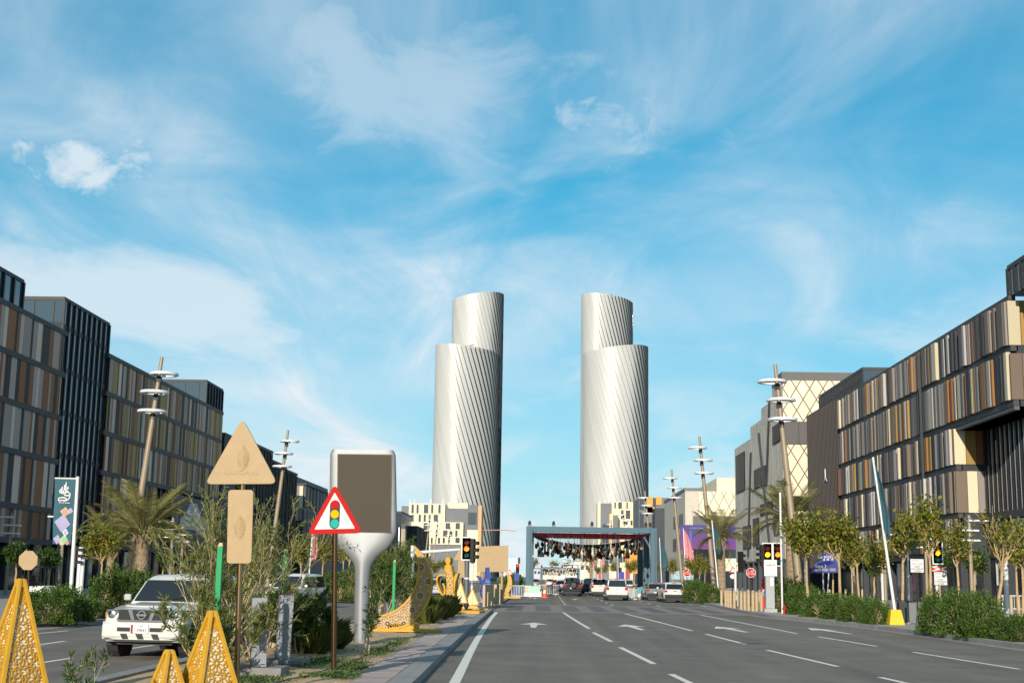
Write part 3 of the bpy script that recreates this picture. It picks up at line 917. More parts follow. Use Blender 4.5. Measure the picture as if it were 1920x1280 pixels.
# ---- far buildings on the right of the gantry
b = thing('orange_panel_building', 'grey building with orange wall panels just right of the gantry beam', 'building')
YB = 452.0
p = at(1198, 932, YB); q = at(1242, 1080, YB)
volume(b, 'wall', p.x, q.x+3, YB, YB+30, .1, p.z, grey_w)
om = M('orange_cladding', (.62, .29, .05), .6, var=.05, scale=.3)
for (a0, c0, a1, c1) in ((1211, 931, 1224, 961), (1230, 931, 1241, 946), (1211, 950, 1228, 962), (1173, 1035, 1195, 1075)):
    u0 = at(a0, c0, YB-.3); u1 = at(a1, c1, YB-.3)
    obj('orange_panel', MB().box2((u0.x, YB-.3, u1.z), (u1.x, YB-.05, u0.z)), om, b)
for (a0, c0, a1, c1) in ((1199, 934, 1207, 955), (1224, 934, 1230, 955), (1199, 960, 1207, 990), (1201, 1000, 1208, 1020)):
    u0 = at(a0, c0, YB-.3); u1 = at(a1, c1, YB-.3)
    obj('window', MB().box2((u0.x, YB-.2, u1.z), (u1.x, YB-.05, u0.z)), pane_m, b)
u0 = at(1228, 952, YB-12); u1 = at(1242, 1080, YB-12)
volume(b, 'dark_wing', u0.x, u1.x+1, YB-12, YB-.4, .1, u0.z, wall_dark)
b = thing('cream_tower_building', 'cream building with dark windows seen over the middle of the gantry beam', 'building')
def Z7(l): return [(1140+a/7.11, 900+b_/7.11, 1140+c/7.11, 900+d/7.11, 0) for a, b_, c, d in l]
punched(b, 1145, 1191, 940, 1100, 562, Z7([(85, 292, 105, 375), (137, 292, 185, 380), (245, 292, 265, 380), (172, 400, 197, 515), (237, 400, 295, 515), (205, 535, 262, 590), (300, 535, 327, 600),
                                          (110, 960, 165, 1000), (60, 1040, 80, 1120), (175, 1030, 190, 1100), (120, 1160, 185, 1230), (200, 1010, 230, 1090), (70, 960, 95, 1010)]), cream_w)
p = at(1126, 943, 561); q = at(1146, 1080, 561)
volume(b, 'grey_bay', p.x, q.x-.02, 561, 574, .1, p.z, grey_w)
volume(b, 'cream_edge', p.x-1.2, p.x-.02, 560.8, 574, .1, p.z+.6, cream_w)
for zt in (24, 19, 14, 9):
    volume(b, 'window', p.x+.9, p.x+3.4, 560.7, 560.95, zt-2.6, zt, pane_m)
p = at(1143, 958, 556); q = at(1158, 1080, 556)
volume(b, 'projecting_bay', p.x, q.x, 556, 561.8, .1, p.z-1, M('pale_orange_wall', (.72, .52, .30), .75))
volume(b, 'bay_side', p.x+1.4, q.x+.02, 555.6, 555.95, .1, p.z-1.6, grey_w)
b = thing('stone_slab_building', 'narrow brown stone slab wall behind the right end of the gantry', 'building')
p = at(1191, 934, 556); q = at(1199, 1080, 556)
volume(b, 'wall', p.x, q.x-.03, 556, 572, .1, p.z, M('brown_stone', (.30, .21, .15), .8, var=.2, scale=.5))
volume(b, 'pale_inset', p.x-.02, p.x+1.0, 555.8, 555.98, .1, 17, cream_w)
# low clutter at the end of the street
rng = random.Random(77)
for k, (px_, top, w, col, nm) in enumerate(((955, 1058, 9, (.5, .32, .24), 'salmon'), (1004, 1066, 12, (.45, .47, .5), 'grey'), (1030, 1070, 16, (.6, .55, .48), 'beige'),
                                   (1052, 1064, 10, (.5, .5, .52), 'pale grey'), (1070, 1060, 12, (.62, .6, .56), 'white'), (1092, 1052, 16, (.62, .55, .42), 'cream'))):
    Y = 900+k*60
    p = at(px_, top, Y)
    bb = thing('far_building', 'tiny '+nm+' building at the far end of the street', 'building', group='buildings at the end of the street')
    hw = w*Y/F
    volume(bb, 'wall', p.x-hw, p.x+hw, Y, Y+14, -.02, p.z, M('far_wall_'+nm.replace(' ', '_'), col, .8))
    volume(bb, 'roof_edge', p.x-hw-.3, p.x+hw+.3, Y-.3, Y+14.3, p.z, p.z+.6, grey_w)
    for j in range(3):
        volume(bb, 'window', p.x-hw+hw*.25+j*hw*.55, p.x-hw+hw*.6+j*hw*.55, Y-.1, Y-.02, p.z*.55, p.z*.8, pane_m)
p = at(958, 1046, 330)
bb = thing('pale_blue_billboard', 'pale blue billboard on a post behind the tan board sign', 'billboard', (p.x, 330, 0))
obj('panel', MB().box((0, 0, p.z-2.6), (3.2, .5, 5.4)), M('pale_blue_panel', (.45, .55, .68), .5), bb)
obj('post', MB().box((1.0, .4, (p.z-5)/2), (.3, .3, p.z-5)), dark_metal, bb)
obj('floodlight', MB().box((2.0, .2, p.z-.6), (.5, .6, 1.6)), black, bb)

# ---- twisted towers
strip_m = M('brushed_aluminium', (.45, .44, .415), .5, .1, var=.04, scale=.02, rnd=.05)
riser_m = M('tower_glass', (.035, .045, .055), .12, spec=.9)
def tower(name, label, cx, cy, r, H, tilt, tiltdir, s0, deep, twist, N=44, phase=0.0, ns=26):
    root = thing(name, label, 'skyscraper', (cx, cy, 0), group='twisted towers')
    core = MB(); n = 64; V = []; Fc = []
    def ztop(a): return H + tilt*cos(a-tiltdir)
    for j in range(2):
        for k in range(n):
            a = 2*pi*k/n
            V.append(((r-1.2)*cos(a), (r-1.2)*sin(a), 0 if j == 0 else ztop(a)-1.5))
    for k in range(n): Fc.append((k, (k+1) % n, n+(k+1) % n, n+k))
    Fc.append(tuple(range(n, 2*n)))
    core.add(V, Fc)
    obj('glass_core', core, riser_m, root, smooth=2)
    dth = 2*pi/N
    for i in range(N):
        a0 = phase+i*dth
        
        st = MB(); V = []; Fc = []; rs = MB(); RV = []; RF = []
        for j in range(ns+1):
            t = j/ns
            z = H*t*1.0
            # angle at this height; left edge proud, right edge set back
            aL = a0+twist*(1-t)
            ph = (aL+pi/2+pi) % (2*pi)-pi
            k_ = min(1, max(0, (ph-(s0[0]+(s0[1]-s0[0])*(1-t))+.12)/.24)) if ph < 2.4 else 0
            d = .18+(deep-.18)*k_; aR = aL+dth*(.955-.13*k_)
            zl = ztop(aL)*t; zr = ztop(aR)*t; am = (aL+aR)/2; zm = ztop(am)*t
            ro = r+d; ri = r-.02
            V += [(ro*cos(aL), ro*sin(aL), zl), ((ro+ri)/2*cos(am)*1.0012, (ro+ri)/2*sin(am)*1.0012, zm), (ri*cos(aR), ri*sin(aR), zr)]
            RV += [((r-1.0)*cos(aL), (r-1.0)*sin(aL), zl-.1), (ro*cos(aL)-.0, ro*sin(aL), zl-.1)]
            if j:
                o = (j-1)*3
                Fc += [(o, o+1, o+4, o+3), (o+1, o+2, o+5, o+4)]
                o = (j-1)*2
                RF.append((o, o+1, o+3, o+2))
        st.add(V, Fc); rs.add(RV, RF)
        so_ = obj('facade_strip', st, strip_m, root, smooth=True)
        obj('glass_riser', rs, riser_m, so_)
    cr = MB()
    cr.tube([(-6, 0, H-2), (-2, 0, H+5)], .4, 5).tube([(-8, 0, H+2.5), (6, 0, H+5.5)], .35, 5)
    obj('roof_crane', cr, dark_metal, root)
    return root
TW = 2.15
ang = -pi/2    # towards the camera
tower('twisted_tower', 'shorter left twisted aluminium tower with slanted top', X(874, 1225, 780), 1225, 29.6, 208.5, 4.0, pi, (-.6, -.15), 1.15, TW)
tower('twisted_tower', 'taller left twisted tower rising behind the shorter one', X(893, 1413, 700), 1413, 27.2, 298, 4.2, 0, (.62, .5), 1.15, TW*1.35)
tower('twisted_tower', 'shorter right twisted aluminium tower with slanted top', X(1153, 1225, 780), 1225, 29.6, 209.5, 4.0, 0, (.55, .2), 1.15, TW)
tower('twisted_tower', 'taller right twisted tower rising behind the shorter one', X(1137, 1413, 700), 1413, 27.2, 298, 4.2, pi, (-.65, -.3), 1.15, TW*1.35)
cr = thing('tower_crane', 'thin pink crane jib crossing in front of the left tower foot', 'crane', (X(893, 900), 900, 0))
p = at(893, 994, 900)
obj('mast', MB().tube([(0, 0, 0), (0, 0, p.z)], .8, 4), M('crane_red', (.55, .28, .22), .6), cr)
obj('jib', MB().tube([(-8, 0, p.z), (18, 0, p.z+.6), (26, 0, p.z)], .28, 4), M('crane_red', (.55, .28, .22), .6), cr)
# ------------------------------------------------------------------ street furniture
# ---- leaning lamp masts with three rings
mast_m = M('taupe_mast_paint', (.30, .235, .165), .5, .2, var=.05, scale=1)
ring_m = M('ring_white', (.68, .70, .72), .35, .1)
def lamp_mast():
    root = thing('lamp_mast', 'x', 'street lamp', group='leaning lamp masts')
    top = Vector((-1.35, .0, 15.0))
    obj('mast', MB().tube([(0, 0, 0), top*.5, top], [.24, .2, .11], 12), mast_m, root, smooth=2)
    obj('foot', MB().lathe([(.42, 0), (.42, .12), (.3, .2), (.26, .5)], 14), dark_metal, root, smooth=2)
    for z, off in ((13.9, -.30), (12.75, .12), (11.55, .1)):
        c = top*(z/15.0)
        n = 32; V = []; Fc = []
        for k in range(n):
            a = 2*pi*k/n
            for r, dz in ((.9, -.05), (.9, .07), (.86, .11), (.62, .11), (.62, -.05)):
                V.append((c.x+off+r*cos(a), c.y+r*sin(a), z+dz))
        for k in range(n):
            for j in range(5):
                Fc.append((k*5+j, ((k+1) % n)*5+j, ((k+1) % n)*5+(j+1) % 5, k*5+(j+1) % 5))
        ro = obj('lamp_ring', MB().add(V, Fc), ring_m, root, smooth=2, fix=True)
        obj('bracket', MB().box((c.x+off, c.y, z), (1.3, .08, .07)).box((c.x, c.y, z-.3), (.3, .3, .35)), black, ro)
    return root
lm = lamp_mast()
WO = ['nearest', 'second nearest', 'third', 'fourth', 'fifth', 'sixth', 'seventh', 'eighth']
def put_first(root, first, label, loc, rz=0.0, scale=None):
    """use the prototype itself the first time, copies afterwards"""
    if first:
        root['label'] = label; root.location = loc; root.rotation_euler = (0, 0, rz)
        if scale: root.scale = (scale,)*3
        return root
    return dup(root, label, loc, rz, scale)
for k, Y in enumerate((82, 125, 164, 205, 262, 310)):
    x = X(1492, 82)+.35 if k == 0 else (X(1335, 125)+.3 if k == 1 else X(1278, 164)+.2 if k == 2 else 16.6)
    put_first(lm, k == 0, 'leaning lamp mast with three white rings, %s on the right side' % WO[k], (x, Y, .13))
for k, Y in enumerate((82, 124, 300, 325, 372)):
    x = X(235, 82, 1110) if k == 0 else (X(502, 124, 1050) if k == 1 else (X(792, 300), X(808, 325), X(833, 372))[k-2])
    dup(lm, 'leaning lamp mast with three white rings, %s visible on the left side' % WO[k], (x, Y, .13), pi, 1.0)
# ---- short promenade lamps with three flat discs
def disc_lamp():
    root = thing('disc_lamp', 'x', 'street lamp', group='short promenade lamps')
    obj('post', MB().tube([(0, 0, 0), (0, 0, 5.6)], [.13, .09], 8), mast_m, root, smooth=2)
    for z, dx in ((5.3, .5), (4.75, -.1), (4.2, -.05)):
        obj('lamp_disc', MB().box((dx, 0, z), (1.15, .5, .1)), ring_m, root, bevel=.03)
    return root
dl = disc_lamp()
for k, (px_, Y) in enumerate(((1822, 76), (1738, 92), (1601, 108), (1660, 100))):
    put_first(dl, k == 0, 'short promenade lamp with flat discs, %s' % ('behind the rightmost trees', 'above the white crossing notice', 'right of the blue direction sign', 'beside the middle traffic light')[k], (X(px_, Y), Y, .13))
for k, (px_, Y) in enumerate(((12, 92), (112, 90), (318, 96), (338, 110))):
    dup(dl, 'short promenade lamp on the left, %s' % ('at the left picture edge', 'behind the teal banner pole', 'behind the feathery shrub', 'right of the palm trunk, farther off')[k], (X(px_, Y), Y, .13), pi)
# ---- flag poles
teal_f = M('teal_flag_cloth', (.035, .095, .125), .8, var=.25, scale=1.5)
pink_f = M('pink_flag_cloth', (.55, .22, .24), .8, var=.2, scale=1.2)
def cloth_flag(parent, lean, h, side, col, length, seed, width=.55):
    rng = random.Random(seed)
    V = []; Fc = []; nu, nv = 10, 14
    for j in range(nv+1):
        t = j/nv
        z = h-.15-t*length
        base = Vector((lean*(z/h), 0, z))
        wdt = width*(.25+.75*t**.7)*(1-.35*max(0, t-.75)*4)
        for i in range(nu+1):
            s = i/nu
            V.append((base.x+side*(s*wdt), .13*sin(s*9+t*3+seed)*(.3+s), base.z-.25*s*(1-t)-.06*sin(s*6+seed)))
    for j in range(nv):
        for i in range(nu):
            a = j*(nu+1)+i
            Fc.append((a, a+1, a+nu+2, a+nu+1))
    o = obj('flag', MB().add(V, Fc), col, parent, smooth=True)
    m = o.modifiers.new('thick', 'SOLIDIFY'); m.thickness = .01
    # coloured pattern patches printed on the cloth
    return o
def flag_pole(label, loc, h, lean, base_col, col, side, flag_len, seed, width=.55):
    root = thing('flag_pole', label, 'flag', loc, group='flag poles along the road')
    obj('pole', MB().tube([(0, 0, .55), (lean, 0, h)], [.07, .05], 10), white, root, smooth=2)
    bm = MB().hexa([(-.34, -.34, 0), (.34, -.34, 0), (.34, .34, 0), (-.34, .34, 0), (-.22, -.22, .66), (.22, -.22, .66), (.22, .22, .66), (-.22, .22, .66)])
    obj('weight_block', bm, base_col, root, bevel=.03)
    if col: cloth_flag(root, lean, h, side, col, flag_len, seed, width)
    return root
yel = M('yellow_block', (.60, .42, .015), .55, var=.08, scale=3); grn = M('mint_block', (.22, .55, .33), .55, var=.08, scale=3); wht = M('white_block', (.7, .69, .66), .6, var=.1, scale=3)
patch_c = [M('print_lilac', (.36, .32, .50), .8), M('print_lime', (.35, .48, .20), .8), M('print_peach', (.58, .38, .24), .8), M('print_rose', (.5, .2, .22), .8)]
p = G(1679, 1171, .13)
fp = flag_pole('white flag pole on a yellow block with a furled teal flag', p, 7.3, -.75, yel, teal_f, 1, 3.4, 1.0, .42)
p = G(1348, 1129, .13)
fp = flag_pole('white flag pole on a mint green block by the bollards', p, 6.6, -.5, grn, teal_f, 1, 2.6, 2.0, .8)
for k, (px_, Y, bc, fc, hh, lab) in enumerate(((1287, 148, wht, pink_f, 7.3, 'pink flag hanging from a pole, nearest on the right kerb'), (1241, 180, wht, teal_f, 7.2, 'teal flag on a pole just right of the gantry leg'),
        (1160, 300, wht, teal_f, 9.5, 'teal flag seen through the gantry, right of its middle'), (1143, 330, wht, teal_f, 9.5, 'teal flag seen through the gantry, near its middle'), (1128, 345, wht, pink_f, 8.5, 'pink flag seen through the gantry'),
        (1111, 420, wht, pink_f, 9, 'far pink flag beyond the second gantry leg'))):
    flag_pole(lab, (X(px_, Y), Y, .13), hh, -.3, bc, fc, 1, 4.0, k*1.7, 1.2)
for k, (px_, Y, fc, hh, lab) in enumerate(((578, 112, pink_f, 5.6, 'pink flag on a pole left of the red triangle sign'), (737, 190, teal_f, 6.0, 'blue flag on a pole right of the paddle stem'), (790, 250, teal_f, 6, 'blue flag on a pole behind the crescent'))):
    flag_pole(lab, (X(px_, Y), Y, .13), hh, .2, wht, fc, 1, 2.6, k*2.3+5, .7)
# teal banner on the left
p = G(134, 1162, .13)
bn = thing('street_banner', 'teal festival banner with white calligraphy and tile squares on a leaning white pole', 'banner', p)
Yb = p.y
def bl(px_, py_): return at(px_, py_, Yb)-p
tp, bt = bl(146, 893), bl(132, 1120)
obj('pole', MB().tube([bl(131, 1152), bt, tp], [.08, .075, .06], 12), white, bn, smooth=2)
obj('pole_sleeve', MB().tube([bl(131, 1156), bl(133, 1108)], .1, 12), steel, bn, smooth=2)
bm = MB().hexa([(-.42, -.42, 0), (.42, -.42, 0), (.42, .42, 0), (-.42, .42, 0), (-.27, -.27, .75), (.27, -.27, .75), (.27, .27, .75), (-.27, .27, .75)])
obj('weight_block', bm, yel, bn, bevel=.03)
A, B_, C_, D_ = bl(103, 896), bl(144, 897), bl(132.5, 1021), bl(98.5, 1019)
V = []; Fc = []; n1, n2 = 8, 24
def bpt(s, t, dy=0.0):
    q = (A*(1-s)+B_*s)*(1-t)+(D_*(1-s)+C_*s)*t
    q.y += .05*sin(s*5+t*7)*min(1, 4*t)*.6-dy
    return q
for j in range(n2+1):
    for i in range(n1+1): V.append(bpt(i/n1, j/n2))
for j in range(n2):
    for i in range(n1):
        a = j*(n1+1)+i; Fc.append((a, a+1, a+n1+2, a+n1+1))
cl_ = obj('banner_cloth', MB().add(V, Fc), M('teal_banner', (.035, .10, .13), .75, var=.12, scale=2), bn, smooth=True)
obj('top_bar', MB().tube([A, B_], .03, 6), white, bn)
def strokes(pls, r):
    mb = MB()
    for pl in pls: mb.tube([bpt(s, t, .02) for s, t in pl], r, 5)
    return mb
import itertools
def sp(pts, n=5):
    o = []
    for i in range(len(pts)-1):
        p0, p1_, p2_, p3 = pts[max(i-1, 0)], pts[i], pts[i+1], pts[min(i+2, len(pts)-1)]
        for k in range(n):
            t = k/n
            o.append(tuple(.5*((2*p1_[d])+(-p0[d]+p2_[d])*t+(2*p0[d]-5*p1_[d]+4*p2_[d]-p3[d])*t*t+(-p0[d]+3*p1_[d]-3*p2_[d]+p3[d])*t**3) for d in range(len(p1_))))
    o.append(tuple(pts[-1])); return o
call = [[(.30, .30), (.24, .31), (.26, .345), (.42, .335), (.58, .34), (.72, .315), (.76, .27), (.66, .262)], [(.30, .30), (.5, .295), (.62, .32), (.50, .35)],
        [(.70, .22), (.78, .24), (.72, .265), (.5, .255)], [(.55, .06), (.54, .12), (.56, .2), (.46, .24)], [(.48, .10), (.49, .15), (.46, .19), (.40, .21)],
        [(.26, .19), (.33, .17), (.36, .205), (.28, .215), (.26, .19)], [(.40, .13), (.36, .15), (.41, .165)], [(.62, .13), (.66, .15), (.62, .17)], [(.33, .23), (.46, .225), (.58, .235)],
        [(.66, .19), (.60, .21), (.72, .205)]]
obj('calligraphy', strokes([sp(c) for c in call], .028), white, cl_)
obj('caption', strokes([[(.26, .372), (.40, .372)], [(.43, .372), (.52, .372)], [(.55, .372), (.78, .372)]], .016), white, cl_)
def tile_(cs, ct, h, mat, inner=None, rot=.12):
    """printed square tile on the cloth, h in metres"""
    w_ = (B_-A).length; l_ = (D_-A).length
    pts = []
    for k in range(4):
        a = rot+k*pi/2
        pts.append(bpt(cs+h*cos(a)/w_, ct+h*sin(a)/l_, .016))
    o = obj('printed_tile', MB().add(pts, [(0, 1, 2, 3)]), mat, cl_)
    if inner:
        V = [bpt(cs+h*.55*cos(2*pi*k/16)/w_, ct+h*.55*sin(2*pi*k/16)/l_, .024) for k in range(16)]
        obj('printed_rosette', MB().add(V, [tuple(range(16))]), inner, cl_)
tile_(.57, .51, .19, patch_c[2], M('print_tan', (.5, .3, .16), .8)); tile_(.82, .49, .12, patch_c[0]); tile_(.48, .68, .34, patch_c[0], M('print_violet', (.22, .18, .42), .8)); tile_(.66, .82, .15, M('print_white', (.6, .58, .62), .8), patch_c[0])
tile_(.62, .93, .2, patch_c[1], M('print_green', (.2, .45, .25), .8)); tile_(.24, .93, .18, patch_c[0], M('print_violet', (.22, .18, .42), .8)); tile_(.48, .975, .12, patch_c[2]); tile_(.82, .97, .1, patch_c[3])

# ---- signs
def palm_leaf(o, s, r=.006, n=8):
    """palm-leaf emblem as thin raised strokes in the plane facing the camera"""
    mb = MB()
    def st_(pl): mb.tube([(o[0]+x*s, o[1], o[2]+z*s) for x, _, z in sp(pl, 4)], r, 5)
    for k in range(n):
        t = k/(n-1)
        for sd_ in (-1, 1):
            w = .25*sin(pi*(.40+.56*t)); z0 = -.02+.62*t
            st_([(0, 0, z0), (sd_*w*.65, 0, z0+.07), (sd_*w, 0, z0+.2)])
    for sd_ in (-1, 1):
        st_([(0, 0, -.26), (sd_*.14, 0, -.12), (sd_*.23, 0, .06)])
        st_([(0, 0, -.15), (sd_*.10, 0, -.06), (sd_*.18, 0, .10)])
    return mb
def rounded(poly, r, n=5):
    out_ = []
    m = len(poly)
    for i in range(m):
        p0 = Vector(poly[i-1]); p1_ = Vector(poly[i]); p2_ = Vector(poly[(i+1) % m])
        a = (p0-p1_).normalized(); c = (p2_-p1_).normalized()
        half = a.angle(c)/2
        d = r/math.tan(half)
        s_, e_ = p1_+a*d, p1_+c*d
        for k in range(n+1):
            t = k/n
            out_.append(tuple(s_*(1-t)**2+p1_*2*t*(1-t)+e_*t*t))
    return out_
def plate(poly, y, t): return MB().prism(poly, (0, y, 0), (1, 0, 0), (0, 0, 1), (0, 1, 0), t)
# tan triangle and rectangle on a brass pole
Ys = 20.0
p = Vector((X(444, Ys, 1250), Ys, .14))
sg = thing('tan_triangle_sign', 'blank tan triangle sign above a tan rectangle on a brass pole', 'sign', p)
def sl(a, b_): q = at(a, b_, Ys)-p; return (q.x, q.z)
obj('pole', MB().tube([(0, .05, 0), (sl(456, 820)[0], .05, sl(456, 820)[1])], .043, 14), brass, sg, smooth=2)
obj('triangle_plate', plate(rounded([sl(384, 908), sl(521, 907), sl(455, 783)], .07), 0, .045), tan, sg, bevel=.008, fix=True)
obj('rectangle_plate', plate(rounded([sl(425.5, 1056), sl(472, 1056), sl(476, 918), sl(428.5, 918)], .055), -.005, .045), tan, sg, bevel=.008, fix=True)
q = sl(456, 870); obj('leaf_emblem', palm_leaf((q[0], -.026, q[1]), .36, .0045), tan, sg)
q = sl(450, 1000); obj('leaf_emblem', palm_leaf((q[0], -.031, q[1]), .34, .0045), tan, sg)
q = sl(454, 886); text(sg, 'embossed_lettering', 'LUSAIL', .085, tan, (q[0], -.026, q[1]), FRONT, .003, sx=2.2)
# octagon sign on the left
p = G(51, 1160, .13)
sg = thing('tan_octagon_sign', 'blank tan octagonal sign on a thin brown pole at the left', 'sign', p)
Ys = p.y
q = sl(53, 1050); R = (sl(72, 1050)[0]-q[0])*1.0
obj('pole', MB().tube([(0, .04, 0), (q[0], .04, q[1])], .04, 10), bronze, sg, smooth=2)
obj('plate', plate([(q[0]+R*cos(pi/8+k*pi/4), q[1]+R*sin(pi/8+k*pi/4)) for k in range(8)], 0, .04), tan, sg, bevel=.006, fix=True)
text(sg, 'embossed_lettering', 'L', .3, tan, (q[0], -.022, q[1]), FRONT, .003)
# red and white traffic-signal warning sign
p = G(625, 1256, .14); Ys = p.y
sg = thing('warning_triangle_sign', 'red bordered triangle sign with traffic light symbol on a bronze pole', 'sign', p)
q = sl(630, 960)
obj('pole', MB().tube([(0, .05, -.05), (sl(628, 940)[0], .05, sl(628, 940)[1])], .052, 14), bronze, sg, smooth=2)
T = [sl(575, 1001.5), sl(681, 999), sl(628, 905)]
ce = Vector((sum(a for a, _ in T)/3, sum(b_ for _, b_ in T)/3))
def shrink(T, f): return [tuple(ce+(Vector(t)-ce)*f) for t in T]
obj('red_border', plate(rounded(T, .09), 0, .03), M('sign_red', (.42, .006, .006), .5, spec=.1), sg, bevel=.004, fix=True)
obj('white_field', plate(rounded(shrink(T, .72), .015), -.018, .01), M('sign_white', (.60, .59, .55), .5), sg, fix=True)
lx, lz = sl(628, 964)
def capsule(w, h): return [(lx+w*cos(a), lz+h+w*sin(a)) for a in np.linspace(0, pi, 9)]+[(lx+w*cos(a), lz-h+w*sin(a)) for a in np.linspace(pi, 2*pi, 9)]
hh = (sl(628, 940)[1]-sl(628, 988)[1])/2
obj('light_symbol', plate(capsule(.098, hh-.098+.03), -.026, .006), black, sg, fix=True)
for zc_, cc, nm in ((945.5, (.45, .012, .012), 'red_disc'), (963.5, (.62, .38, .005), 'amber_disc'), (981, (.02, .36, .28), 'green_disc')):
    a, b_ = sl(628, zc_)
    obj(nm, plate([(a+.082*cos(k*pi/10), b_+.082*sin(k*pi/10)) for k in range(20)], -.032, .006), M('print_'+nm, cc, .6, spec=.05), sg, fix=True)
# silver paddle with a digital screen
p = G(677, 1206, .14); Ys = p.y
pd = thing('paddle_display', 'tall silver paddle shaped display pillar with a blank brown screen', 'display', p)
silver = M('satin_silver', (.26, .265, .27), .45, .35, var=.04, scale=2)
def sy(pts): return [sl(*a) for a in pts]
prof = [(0.0, -.05)]
left = [(663, 1208), (663, 1170), (664.5, 1120), (665.5, 1075), (662, 1055), (650, 1040), (634, 1024), (622, 1005), (619.5, 990), (620, 844)]
right = [(741.5, 845), (744, 990), (741, 1005), (730, 1025), (711, 1041), (699, 1056), (694, 1075), (692, 1120), (692, 1170), (692, 1208)]
LP = sp(sy(left), 4); RP = sp(sy(right), 4)
LP = LP[:-1]+[sl(620, 850), sl(624, 843)]; RP = [sl(738, 844), sl(741.5, 851)]+RP[1:]
# lofted rounded pillar: left/right outline at each height, elliptical to rounded-box sections
nL = 46
zs = np.linspace(LP[0][1], LP[-1][1], nL)
lz_ = [a[1] for a in LP]; lx_ = [a[0] for a in LP]
RPr = RP[::-1]; rz_ = [a[1] for a in RPr]; rx_ = [a[0] for a in RPr]
V = []; Fc = []; NS = 28
for i, z in enumerate(zs):
    xa = float(np.interp(z, np.maximum.accumulate(lz_), lx_)); xb = float(np.interp(z, np.maximum.accumulate(rz_), rx_))
    hw = (xb-xa)/2; cx_ = (xa+xb)/2
    tt = min(1, max(0, (z-2.2)/1.0))
    dep = .21*(1-tt)+.17*tt; ex = 1.0*(1-tt)+.28*tt
    for k in range(NS):
        a = 2*pi*k/NS
        ca, sa = cos(a), sin(a)
        V.append((cx_+hw*math.copysign(abs(ca)**ex, ca), dep*math.copysign(abs(sa)**ex, sa), z))
for i in range(nL-1):
    for k in range(NS):
        Fc.append((i*NS+k, i*NS+(k+1) % NS, (i+1)*NS+(k+1) % NS, (i+1)*NS+k))
Fc.append(tuple((nL-1)*NS+k for k in range(NS))); Fc.append(tuple(range(NS))[::-1])
obj('pillar_shell', MB().add(V, Fc), silver, pd, smooth=2)
S = sy([(635, 996), (733, 997.5), (735, 854), (636, 853)])
obj('screen_frame', plate([(S[0][0]-.02, S[0][1]-.02), (S[1][0]+.02, S[1][1]-.02), (S[2][0]+.02, S[2][1]+.02), (S[3][0]-.02, S[3][1]+.02)], -.18, .03), M('dark_bronze', (.06, .05, .04), .4, .5), pd)
scr = M('brown_screen', (.062, .048, .034), .7)
obj('screen', plate(S, -.19, .03), scr, pd)
q = sl(682, 1031); obj('leaf_emblem', palm_leaf((q[0], -.178, q[1]-.12), .5, .008), M('engraved_grey', (.16, .16, .16), .5, .5), pd)
for k in range(40):
    z = sl(620, 990)[1]+k*(sl(620, 850)[1]-sl(620, 990)[1])/40
    obj('cooling_rib', MB().box((sl(620, 900)[0]-.02, .02, z), (.05, .22, .022)), silver, pd)
# large blank tan board and second tan triangle
p = G(921, 1131, .13); Ys = p.y
sg = thing('tan_board_sign', 'large blank tan rectangular board sign on two tan posts', 'sign', p)
P4 = sy([(894, 1072), (953, 1071), (953, 1022), (894, 1024)])
obj('board', plate(P4, 0, .08), tan, sg)
for a in (904, 941):
    x = sl(a, 1080)[0]; obj('post', MB().tube([(x, .1, -.02), (x, .1, P4[2][1]-.2)], .09, 10), tan, sg, smooth=2)
p = G(866, 1138, .14); Ys = p.y
sg = thing('small_tan_triangle_sign', 'blank tan triangle sign over a tan plate beside the left traffic light', 'sign', p)
obj('triangle_plate', plate(rounded(sy([(850, 1049.5), (880, 1048.5), (865, 1023)]), .05), 0, .04), tan, sg, fix=True)
obj('rectangle_plate', plate(sy([(858, 1082), (871, 1082), (871, 1049.8), (859, 1050)]), 0, .04), tan, sg)
obj('pole', MB().tube([(0, .06, 0), (0, .06, sl(865, 1035)[1])], .05, 10), bronze, sg)

